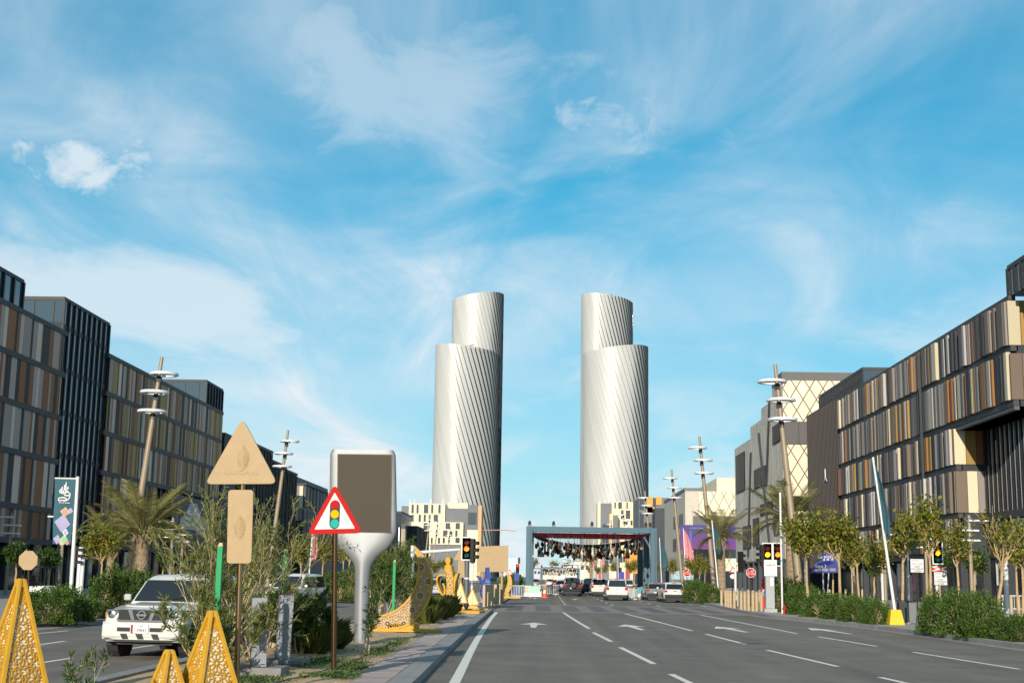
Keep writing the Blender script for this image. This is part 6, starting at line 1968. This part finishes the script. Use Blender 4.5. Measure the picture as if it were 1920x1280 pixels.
feather_shrub('small leafy sapling beside the largest pyramid', (X(158, 17.5, 1300), 17.5, .1), .75, .35, 2, 1, 20, leaf_green)
# ---- grass tufts
def grass_mesh(seed, n, r, h):
    rng = np.random.default_rng(seed)
    a = rng.uniform(0, 2*pi, n); q = np.sqrt(rng.random(n))*r*.45
    V = np.empty((n, 5, 3)); L_ = rng.uniform(.55, 1, n)*h; out_ = rng.uniform(.1, .9, n)*r
    b = np.stack([np.cos(a)*q, np.sin(a)*q, np.zeros(n)], 1); dr = np.stack([np.cos(a), np.sin(a), np.zeros(n)], 1)
    sd_ = np.stack([-np.sin(a), np.cos(a), np.zeros(n)], 1)*.007
    mid = b+dr*out_[:, None]*.4+np.array([0, 0, 1])*L_[:, None]*.65
    tip = b+dr*out_[:, None]+np.array([0, 0, 1])*L_[:, None]*rng.uniform(.75, 1, n)[:, None]
    V[:, 0] = b-sd_; V[:, 1] = b+sd_; V[:, 2] = mid+sd_; V[:, 3] = tip; V[:, 4] = mid-sd_
    me = bpy.data.meshes.new('blades')
    me.vertices.add(n*5); me.vertices.foreach_set('co', V.ravel())
    me.loops.add(n*5); me.loops.foreach_set('vertex_index', np.arange(n*5, dtype=np.int32))
    me.polygons.add(n); me.polygons.foreach_set('loop_start', np.arange(0, n*5, 5, dtype=np.int32))
    me.update(calc_edges=True); me.materials.append(leaf_grass)
    return me
gm1, gm2 = grass_mesh(1, 1500, .7, .95), grass_mesh(2, 1300, .6, .75)
for k, (a, c, s_, lab) in enumerate(((585, 1226, 1.0, 'spiky grass clump left of the red triangle pole'), (598, 1220, .9, 'spiky grass clump behind the red triangle pole'), (560, 1222, .9, 'spiky grass clump at the dark shrub'), (632, 1216, .5, 'small grass clump left of the paddle foot'),
        (800, 1168, 1.1, 'grass clump right of the crescent base'), (822, 1160, 1.15, 'grass clump in front of the ewer'), (838, 1156, 1.0, 'grass clump touching the ewer base'), (815, 1152, 1.1, 'pinkish grass clump behind the crescent base'))):
    o = obj('grass_clump', gm1 if k % 2 else gm2, None, loc=G(a, c, .12), rot=(0, 0, k*1.1)); o.scale = (s_,)*3
    tag(o, lab, 'grass', 'grass clumps on the median')
# creeping ground cover on the soil
rng = np.random.default_rng(8)
P = []; D = []
for (a, c, rx, ry, n) in ((610, 1242, .6, 1.2, 700), (664, 1252, .35, 1.4, 600), (640, 1268, .4, .5, 350), (712, 1222, .3, 1.6, 450), (480, 1276, .5, .4, 500), (590, 1268, .3, .4, 160), (745, 1206, .25, 2.0, 350), (560, 1250, .4, .5, 250)):
    q = G(a, c, .14)
    xy = rng.normal(size=(n, 2))*np.array([rx, ry])*.5
    P.append(np.stack([q.x+xy[:, 0], q.y+xy[:, 1], .13+rng.random(n)*.07], 1)); D.append(np.stack([rng.normal(size=n), rng.normal(size=n), rng.random(n)*.9], 1))
P = np.concatenate(P); D = np.concatenate(D)
ok = np.array([x < pxx(y)+.05 for x, y, _ in P])
o = obj('ground_cover', leaves('ground_cover', P[ok], D[ok], (.05, .10), (.02, .04), leafmat('cover_leaf', (.04, .09, .02), (.12, .17, .05), .3), rng), None)
o['kind'] = 'stuff'; tag(o, 'low green creeping plants on the sandy median soil', 'ground cover')
# small stones and clods
rng = random.Random(4); mb = MB()
for k in range(260):
    y = rng.uniform(18, 60); x = rng.uniform(XLM+.5, pxx(y)-.1); s_ = rng.uniform(.012, .05)
    mb.lathe([(s_*.7, 0), (s_, s_*.4), (s_*.6, s_*.9)], 5, (x, y, .125), rng.uniform(.7, 1.3), rng.uniform(.7, 1.3))
o = obj('pebbles', mb, M('pebble', (.33, .26, .18), .9, var=.3, scale=8)); o['kind'] = 'stuff'; tag(o, 'loose stones scattered on the median soil', 'stones')
# black irrigation hose
q = [G(a, c, .15) for a, c in ((520, 1278), (545, 1272), (575, 1266), (600, 1258), (640, 1246), (690, 1226), (740, 1203))]
o = obj('irrigation_hose', MB().tube([tuple(v) for v in sp([tuple(v) for v in q], 5)], .012, 6), black); tag(o, 'thin black irrigation hose on the median soil', 'hose')
# ---- palms
def frond_mesh(seed, L_, droop):
    rng = np.random.default_rng(seed)
    n = 14; pts = []
    for i in range(n+1):
        t = i/n
        pts.append(Vector((L_*t*(1-.16*t*t), 0, L_*(.62*t-droop*t*t))))
    mb = MB().tube(pts, [.035*(1-.85*i/n)+.004 for i in range(n+1)], 5, cap=False)
    V = []; Fc = []
    m_ = 50
    for k in range(m_):
        t = .16+.84*k/m_
        f_ = t*n; i = min(int(f_), n-1); p_ = pts[i].lerp(pts[i+1], f_-i); tg = (pts[i+1]-pts[i]).normalized()
        for s_ in (-1, 1):
            ll = (.60*(1-abs(t-.42)*1.05)+.06)*rng.uniform(.8, 1.1)*L_/2.6
            d = (tg*.75+Vector((0, s_*.85, rng.uniform(.0, .4)))).normalized()
            e = p_+d*ll+Vector((0, 0, -.28*ll))
            w = Vector((tg.x, 0, tg.z))*.011
            V += [p_-w, p_+w, p_.lerp(e, .6)+w*.8+Vector((0, 0, .01)), e]; b0 = len(V)-4
            Fc.append((b0, b0+1, b0+2, b0+3))
    mb.add(V, Fc)
    return mb.mesh('frond', leaf_palm)
FM = [frond_mesh(1, 2.5, .52), frond_mesh(2, 2.4, .75), frond_mesh(3, 2.6, .30), frond_mesh(4, 2.2, 1.0)]
def palm(label, loc, h, r, nf, s_, seed, lean=0.0, top_tilt=0.0):
    rng = random.Random(seed)
    root = thing('date_palm', label, 'palm tree', loc, group='date palms')
    prof = []; zz = 0
    mb = MB(); n = 14; V = []; Fc = []; rows = int(h/.16)
    for j in range(rows+1):
        t = j/rows; z = h*t
        rr = r*(1.12-.2*t)*(1+.07*(j % 2))
        for k in range(n):
            a = 2*pi*(k+.5*(j % 2))/n
            V.append((lean*t+rr*cos(a)*(1+.05*rng.random()), rr*sin(a)*(1+.05*rng.random()), z))
        if j:
            for k in range(n): Fc.append(((j-1)*n+k, (j-1)*n+(k+1) % n, j*n+(k+1) % n, j*n+k))
    obj('trunk', mb.add(V, Fc), palm_bark, root)
    bt = MB()
    for k in range(34):
        a = rng.uniform(0, 2*pi); z = h-rng.uniform(-.15, .9); rr = r*1.0
        d = Vector((cos(a), sin(a), 1.6)).normalized()
        b0 = Vector((lean+cos(a)*rr*.8, sin(a)*rr*.8, z)); bt.tube([b0, b0+d*rng.uniform(.25, .5)], [.06, .03], 5)
    obj('leaf_bases', bt, M('palm_boot', (.38, .29, .16), .85, var=.2), root)
    for k in range(nf):
        t = k/nf
        a = k*2.399+rng.uniform(-.2, .2)
        el = -.62+1.55*t+rng.uniform(-.12, .12)
        o = obj('frond', FM[(0, 1, 2, 3, 1, 0)[k % 6] if t < .7 else 2], None, root)
        o.location = (lean+.1*cos(a), .1*sin(a), h-.05+.25*t)
        o.rotation_euler = (0, -el*.62, a)
        o.scale = (s_*rng.uniform(.85, 1.1),)*3
    return root
palm('date palm with a thick rough trunk beside the leaning left mast', (X(258, 72, 1140), 72, .13), 3.7, .40, 38, 1.42, 1)
palm('smaller date palm crown left of the leaning mast', (X(203, 78, 1120), 78, .13), 3.3, .22, 22, 1.0, 2)
palm('date palm with drooping fronds beside the nearest right mast', (X(1484, 84, 1140), 84, .13), 5.4, .24, 34, 1.3, 3, .0)
palm('date palm with a rough trunk right of the mint green block', (X(1353, 112, 1140), 112, .13), 5.2, .34, 34, 1.2, 4)
palm('small far palm behind the gantry', (X(1108, 280, 1090), 280, .13), 5.0, .3, 22, 1.2, 6)
palm('small far palm above the crescent', (X(752, 150, 1100), 150, .13), 3.4, .25, 20, 1.0, 7)
# ------------------------------------------------------------------ vehicles (front = -Y in local space)
chrome = M('chrome', (.75, .76, .78), .12, 1.0)
car_glass = M('car_glass', (.012, .014, .016), .04, spec=.9)
lamp_glass = M('headlamp_glass', (.22, .23, .25), .06, .5)
tail_red = M('tail_lamp', (.45, .012, .012), .15)
plastic = M('bumper_plastic', (.03, .03, .032), .6)
def paint(n, c): return M('car_paint_'+n, c, .28, .0, coat=.7)
def ring_loft(st):
    """st: (y, half width bottom, half width mid, half width top, z bottom, z mid, z top)"""
    mb = MB(); V = []; Fc = []
    for (y, wb, wm, wt, zb, zm, zt_) in st:
        R_ = [(-wb, zb), (-wm, zb+(zm-zb)*.35), (-wm, zm), (-(wm+wt)/2-.0, zm+(zt_-zm)*.72), (-wt*.86, zt_), (0, zt_+.02), (wt*.86, zt_), ((wm+wt)/2, zm+(zt_-zm)*.72), (wm, zm), (wm, zb+(zm-zb)*.35), (wb, zb)]
        V += [(x, y, z) for x, z in R_]
    n = 11
    for j in range(len(st)-1):
        for k in range(n): Fc.append((j*n+k, j*n+(k+1) % n, (j+1)*n+(k+1) % n, (j+1)*n+k))
    Fc.append(tuple(range(n))); Fc.append(tuple((len(st)-1)*n+k for k in range(n))[::-1])
    return mb.add(V, Fc)
def car(name, label, cat, loc, rz, L_=4.9, W=1.95, H=1.85, col=None, belt=1.12, hood=1.05, gclr=.28, wr=.38, kind='suv', spare=False, detail=None, rear_rake=.12, group='cars'):
    root = thing(name, label, cat, loc, rz, group=group)
    w = W/2; f, r = -L_/2, L_/2
    hoodl = L_*(.27 if kind != 'van' else .15)
    st = [(f, w*.80, w*.86, w*.72, gclr+.1, .72, hood-.20), (f+.10, w*.90, w*.96, w*.84, gclr, .78, hood-.08), (f+.45, w*.95, w, w*.90, gclr-.02, .85, hood-.02), (f+hoodl, w*.95, w, w*.95, gclr-.02, belt-.12, belt),
          (0, w*.95, w, w*.95, gclr-.02, belt-.12, belt), (r-.45, w*.95, w, w*.95, gclr, belt-.12, belt), (r-.08, w*.90, w*.97, w*.9, gclr+.04, belt-.1, belt), (r, w*.84, w*.93, w*.86, gclr+.1, belt-.12, belt-.05)]
    obj('body', ring_loft(st), col, root, smooth=2, fix=True, bevel=.02)
    # greenhouse
    ws = f+hoodl+.05; wt_ = ws+(.62 if kind != 'van' else .5)
    g = [(ws-.02, w*.90, w*.88, w*.84, belt-.05, belt, belt+.03), (wt_, w*.90, w*.86, w*.74, belt-.05, belt+(H-belt)*.35, H-.06), (wt_+.4, w*.90, w*.86, w*.76, belt-.05, belt+(H-belt)*.35, H), (r-.7, w*.90, w*.86, w*.76, belt-.05, belt+(H-belt)*.35, H), (r-rear_rake-.10, w*.88, w*.85, w*.74, belt-.05, belt+(H-belt)*.35, H-.08), (r-.05, w*.86, w*.84, w*.80, belt-.06, belt-.02, belt+.02)]
    obj('cabin', ring_loft(g), col, root, smooth=2, fix=True)
    zb, zt2 = belt+.05, H-.13
    def wx(z): return w*(.895-.10*((z-belt)/(H-belt)))+.012
    # windscreen
    def scr(y0, y1, s_, nm):
        a0, a1 = wx(zb)-.10, wx(zt2)-.13
        n = .012*s_
        obj(nm, MB().hexa([(-a0, y0, zb), (a0, y0, zb), (a0, y0+.02*-s_, zb), (-a0, y0-.02*s_, zb), (-a1, y1, zt2), (a1, y1, zt2), (a1, y1-.02*s_, zt2), (-a1, y1-.02*s_, zt2)]), car_glass, root, fix=True)
    slope = (wt_-ws)/(H-.06-belt)
    def ysf(z): return ws-.02+(wt_-ws+.02)*(z-belt-.05)/(H-belt-.09)
    scr(ysf(zb)-.03, ysf(zt2)-.03, -1, 'windscreen')
    rs = (rear_rake+.05)/(H-.08-belt)
    def yrf(z): return r-.05-(rear_rake+.05)*(z-belt-.04)/(H-belt-.10)
    scr(yrf(zb)+.03, yrf(zt2)+.03, 1, 'rear_window')
    for s_ in (-1, 1):
        y0 = ws+.32; spans = ((y0, y0+.85, .45), (y0+.95, y0+1.75, 0), (y0+1.85, r-.35, 0))
        for (a, b_, cut) in spans:
            if b_-a < .25: continue
            x0, x1 = wx(zb), wx(zt2)
            obj('side_window', MB().hexa([(s_*(x0-.03), a, zb), (s_*(x0+.006), a, zb), (s_*(x0+.006), b_, zb), (s_*(x0-.03), b_, zb), (s_*(x1-.03), a+cut, zt2), (s_*(x1+.006), a+cut, zt2), (s_*(x1+.006), b_-.05, zt2), (s_*(x1-.03), b_-.05, zt2)]), car_glass, root, fix=True)
        mi = obj('mirror', MB().box((s_*(w+.08), ws+.25, belt+.12), (.17, .10, .15)), ps if detail else col, root, bevel=.03)
        for yy in (f+.88, r-.98):
            obj('wheel_arch', MB().tube([(s_*(w-.25), yy, wr+.02), (s_*(w+.012), yy, wr+.02)], wr+.10, 20), plastic, root)
            wh = obj('wheel', MB().lathe([(wr*.62, -.13), (wr*.93, -.13), (wr, -.10), (wr, .10), (wr*.93, .13), (wr*.62, .13)], 26), tyre_m, root, loc=(s_*(w-.10), yy, wr), rot=(0, pi/2, 0), smooth=2)
            obj('rim', MB().lathe([(wr*.61, -.09), (wr*.61, .09)], 18).lathe([(wr*.25, -.15), (wr*.25, .15)], 12), steel, wh)
        obj('tail_lamp', MB().box((s_*(w-.17), r-.02, belt-.13), (.26, .10, .24 if kind == 'suv' else .16)), tail_red, root, bevel=.02)
        if detail != 'patrol':
            obj('headlamp', MB().box((s_*(w-.28), f+.03, hood-.30), (.34, .12, .17)), lamp_glass, root, bevel=.03)
    if detail != 'patrol':
        obj('grille', MB().box((0, f-.005, hood-.32), (W*.45, .06, .2)), plastic, root)
    bump_c = col if kind == 'suv' else plastic
    obj('rear_bumper', MB().box((0, r+.02, gclr+.27), (W*.93, .16, .25)), bump_c, root, bevel=.05)
    obj('lower_bumper', MB().box((0, r-.06, gclr+.02), (W*.88, .2, .26)), plastic, root, bevel=.03)
    obj('front_bumper', MB().box((0, f-.02, gclr+.25), (W*.94, .18, .34)), bump_c, root, bevel=.06)
    pl = obj('number_plate', MB().box((0, r+.035 if not spare else r+.09, belt-.33), (.46, .03, .15)), white, root)
    obj('tail_badge', MB().box((0, r+.0, belt-.12), (.32, .02, .05)), chrome, root)
    obj('high_stop_lamp', MB().box((0, r-rear_rake-.06, H-.05), (.35, .05, .04)), tail_red, root)
    if spare:
        so_ = obj('spare_wheel', MB().lathe([(.12, -.12), (.33, -.12), (.37, -.06), (.37, .1), (.2, .11)], 22), tyre_m, root, loc=(-.12, r+.16, belt-.02), rot=(pi/2, 0, 0), smooth=2)
        obj('spare_rim', MB().lathe([(.24, -.14), (.24, -.10)], 18).box((0, 0, -.15), (.06, .4, .02)).box((.1, -.08, -.15), (.3, .06, .02), -.5).box((-.1, -.08, -.15), (.3, .06, .02), .5), dark_metal, so_)
    return root
pw = paint('white', (.58, .57, .54)); pk = paint('black', (.012, .012, .014)); pg = paint('grey', (.20, .21, .22)); pr_ = paint('red', (.22, .015, .015)); ps = paint('silver', (.42, .43, .44))
def gp_(px_, py_): q = G(px_, py_); return (q.x, q.y, 0)
def away(px_, py_, L_=4.9, dy=0): q = G(px_, py_); return (q.x, q.y+L_/2-.9+dy, 0)
car('white_suv', 'white off-road car seen from behind at the crossing, nearest of the queue', 'car', away(1156, 1125), pi, 5.0, 1.98, 1.9, pw, 1.16, 1.12, .34, .4)
car('black_suv', 'black car with a spare wheel on its tail door', 'car', away(1072.5, 1117), pi, 4.7, 1.95, 1.95, pk, 1.18, 1.14, .36, .41, spare=True)
car('white_crossover', 'white crossover parked at the right kerb, seen from behind', 'car', away(1261, 1129), pi+.06, 4.65, 1.87, 1.66, pw, 1.06, 1.0, .28, .37, kind='crossover', rear_rake=.38)
car('grey_car', 'dark grey car partly hidden left of the kerbside white crossover', 'car', away(1233, 1126, 4.7, 3.2), pi+.04, 4.6, 1.85, 1.6, pg, 1.02, .98, .26, .36, kind='crossover', rear_rake=.4)
car('white_suv', 'white off-road car left of the nearest queued car', 'car', away(1126, 1118, 5, 2), pi, 5.0, 1.95, 1.9, pw, 1.16, 1.12, .34, .4, spare=False)
car('black_suv', 'dark blue black car between the two white queued cars and the black one', 'car', away(1108, 1113, 5, 2), pi, 4.9, 1.95, 1.88, paint('navy', (.02, .025, .04)), 1.14, 1.1, .34, .4)
car('white_suv', 'white car at the right of the queue near the barriers', 'car', away(1181, 1114, 5, 6), pi, 4.9, 1.92, 1.85, pw, 1.14, 1.1, .34, .4)
car('silver_car', 'silver car left of the black one with the spare wheel', 'car', away(1055, 1111.5, 4.6, 2), pi, 4.6, 1.85, 1.65, ps, 1.05, 1.0, .26, .36, rear_rake=.3)
car('red_car', 'dark red car far ahead left of the black one', 'car', away(1044, 1103), pi, 4.5, 1.8, 1.5, pr_, .98, .92, .24, .34, kind='saloon', rear_rake=.5)
car('white_car', 'white car far ahead in the left lane', 'car', away(1031, 1099), pi, 4.6, 1.82, 1.6, pw, 1.0, .95, .26, .35, rear_rake=.35)
car('grey_car', 'grey car far ahead beside the left gantry leg', 'car', (X(1003, 250), 250, 0), pi, 4.6, 1.82, 1.6, pg, 1.0, .95, .26, .35, rear_rake=.35)
car('white_van', 'white car with dark windows on the side road behind the shrubs', 'car', (X(545, 74, 1135), 75, 0), radians(-14), 5.0, 1.95, 1.9, pw, 1.14, 1.1, .32, .39)
car('black_car', 'dark car on the side road behind the ewer', 'car', (X(846, 150), 150, 0), 0, 4.7, 1.88, 1.6, pk, 1.02, .98, .26, .36)
car('black_car', 'dark car on the side road under the tan board', 'car', (X(925, 260), 260, 0), 0, 4.7, 1.88, 1.7, pk, 1.02, .98, .26, .36)
car('silver_car', 'silver car on the side road left of the ewer', 'car', (X(812, 128), 128, 0), 0, 4.7, 1.88, 1.65, ps, 1.02, .98, .26, .36)
# ---- the near white off-road car on the side road, facing the camera
q = G(222, 1229)
PT = car('white_offroad_car', 'white off-road car coming towards the camera on the left, partly behind the shrub', 'car', (q.x+.98, q.y+1.65, 0), radians(-5), 5.05, 1.93, 1.86, pw, 1.20, 1.16, .36, .40, detail='patrol')
f = -5.05/2
def pp(nm, mb, mat, **k): return obj(nm, mb, mat, PT, **k)
pp('bonnet_ridge', MB().hexa([(-.55, f+.3, 1.13), (.55, f+.3, 1.13), (.62, f+1.3, 1.20), (-.62, f+1.3, 1.20), (-.5, f+.34, 1.165), (.5, f+.34, 1.165), (.56, f+1.28, 1.225), (-.56, f+1.28, 1.225)]), pw, bevel=.02)
pp('bumper_shell', MB().add(*(lambda: (
    [(x, f-.10+.22*abs(x/.97)**4, z) for z in (.42, .50, .74, .80) for x in np.linspace(-.97, .97, 13)]+[(x, f+.16+.1*abs(x/.97)**4, z) for z in (.40, .82) for x in np.linspace(-.97, .97, 13)],
    [(j*13+i, j*13+i+1, (j+1)*13+i+1, (j+1)*13+i) for j in range(3) for i in range(12)]+[(39+i, 40+i, 66+i, 65+i) for i in range(12)]+[(52+i, 53+i, 1+i, i) for i in range(12)]))()), pw, smooth=2, fix=True)
gr = pp('grille', MB().box((0, f+.02, .96), (1.12, .06, .23)), plastic)
mesh_ = MB()
for k in range(19):
    for s_ in (-1, 1):
        x = -.54+k*.06
        mesh_.prism([(x-.05*s_, -.105), (x-.05*s_+.012, -.105), (x+.05*s_+.012, .105), (x+.05*s_, .105)], (0, f-.02, .96), (1, 0, 0), (0, 0, 1), (0, 1, 0), .012)
obj('grille_mesh', mesh_, M('grille_grey', (.05, .05, .053), .4, .5), gr, fix=True)
frm = MB()
for z in (1.085, .835): frm.box((0, f-.025, z), (1.16, .03, .028))
obj('chrome_surround', frm, chrome, gr)
for s_ in (-1, 1):
    obj('chrome_bar', MB().prism([(s_*.16, -.12), (s_*.235, -.12), (s_*.33, .12), (s_*.235, .12)], (0, f-.035, .96), (1, 0, 0), (0, 0, 1), (0, 1, 0), .03), chrome, gr, fix=True)
    hl = pp('headlamp', MB().hexa([(s_*.60, f-.005, .835), (s_*.92, f+.10, .85), (s_*.93, f+.22, .85), (s_*.60, f+.15, .835), (s_*.60, f+.005, 1.085), (s_*.90, f+.10, 1.07), (s_*.92, f+.24, 1.07), (s_*.60, f+.15, 1.085)]), lamp_glass, fix=True, bevel=.01)
    obj('reflector', MB().lathe([(.10, 0), (.085, .02), (.04, .03)], 14), chrome, hl, loc=(s_*.72, f+.015, .96), rot=(pi/2, 0, 0))
    obj('turn_lamp', MB().box((s_*.885, f+.085, .96), (.035, .02, .1)), M('amber_lens', (.6, .22, .03), .2), hl)
    fg = pp('fog_lamp', MB().lathe([(.085, 0), (.085, .025), (.06, .03)], 16), plastic, loc=(s_*.80, f-.01, .63), rot=(pi/2, 0, 0))
    obj('fog_lens', MB().lathe([(.058, .03), (.03, .045), (.005, .047)], 14), lamp_glass, fg)
    pp('bumper_slot', MB().box((s_*.38, f-.10, .645), (.30, .05, .085)), plastic)
ring = MB(); 
for k in range(24):
    a, b_ = 2*pi*k/24, 2*pi*(k+1)/24
    ring.prism([(.075*cos(a), .075*sin(a)), (.1*cos(a), .1*sin(a)), (.1*cos(b_), .1*sin(b_)), (.075*cos(b_), .075*sin(b_))], (0, f-.05, .96), (1, 0, 0), (0, 0, 1), (0, 1, 0), .025)
ring.box((0, f-.06, .96), (.23, .025, .045))
obj('badge', ring, chrome, gr, fix=True)
for x in (-.36, 0, .36):
    pp('lower_slot', MB().prism([(x-.10, .065), (x+.06, .065), (x+.10, -.05), (x-.04, -.05)], (0, f-.085, .485), (1, 0, 0), (0, 0, 1), (0, 1, 0), .06), plastic, fix=True)
fpl = pp('front_number_plate', MB().box((0, f-.13, .66), (.40, .02, .19)), M('plate_white', (.74, .72, .66), .5))
obj('plate_maroon_strip', MB().box((-.175, f-.142, .66), (.045, .01, .185)), M('maroon_print', (.25, .02, .05), .5), fpl)
text(fpl, 'plate_number', '139845', .105, black, (.022, f-.143, .625), FRONT, .002, sx=.95)
text(fpl, 'plate_heading', '\ufeae\ufec4\ufed7', .06, black, (.03, f-.143, .72), FRONT, .002)
pp('wiper', MB().tube([(-.1, f+1.36, 1.27), (.5, f+1.46, 1.36)], .01, 4), plastic)
pp('under_tray', MB().box((0, f+.5, .36), (1.3, .6, .12)), plastic)
pp('axle', MB().tube([(-.8, f+.88, .36), (.8, f+.88, .36)], .07, 8), plastic)
# ---- golf cart on the left pavement
p = G(66, 1124, .13)
gc = thing('golf_cart', 'small white golf cart with a dark canopy on the left pavement', 'golf cart', p, radians(70))
obj('body', MB().hexa([(-.6, -1.2, .3), (.6, -1.2, .3), (.6, 1.2, .3), (-.6, 1.2, .3), (-.55, -1.0, .85), (.55, -1.0, .85), (.58, 1.15, .75), (-.58, 1.15, .75)]), white, gc, bevel=.06)
obj('seat', MB().box((0, .3, .92), (1.1, .5, .2)).box((0, .6, 1.2), (1.1, .14, .5)), black, gc, bevel=.03)
obj('canopy', MB().box((0, .1, 1.92), (1.25, 2.0, .09)), black, gc, bevel=.03)
for sx in (-1, 1):
    for y in (-.8, .95):
        obj('canopy_post', MB().tube([(sx*.55, y, .8), (sx*.55, y*.9, 1.9)], .025, 6), black, gc)
        w_ = obj('wheel', MB().lathe([(.12, -.09), (.23, -.09), (.24, 0), (.23, .09), (.12, .09)], 16), tyre_m, gc, loc=(sx*.52, y, .24), rot=(0, pi/2, 0))
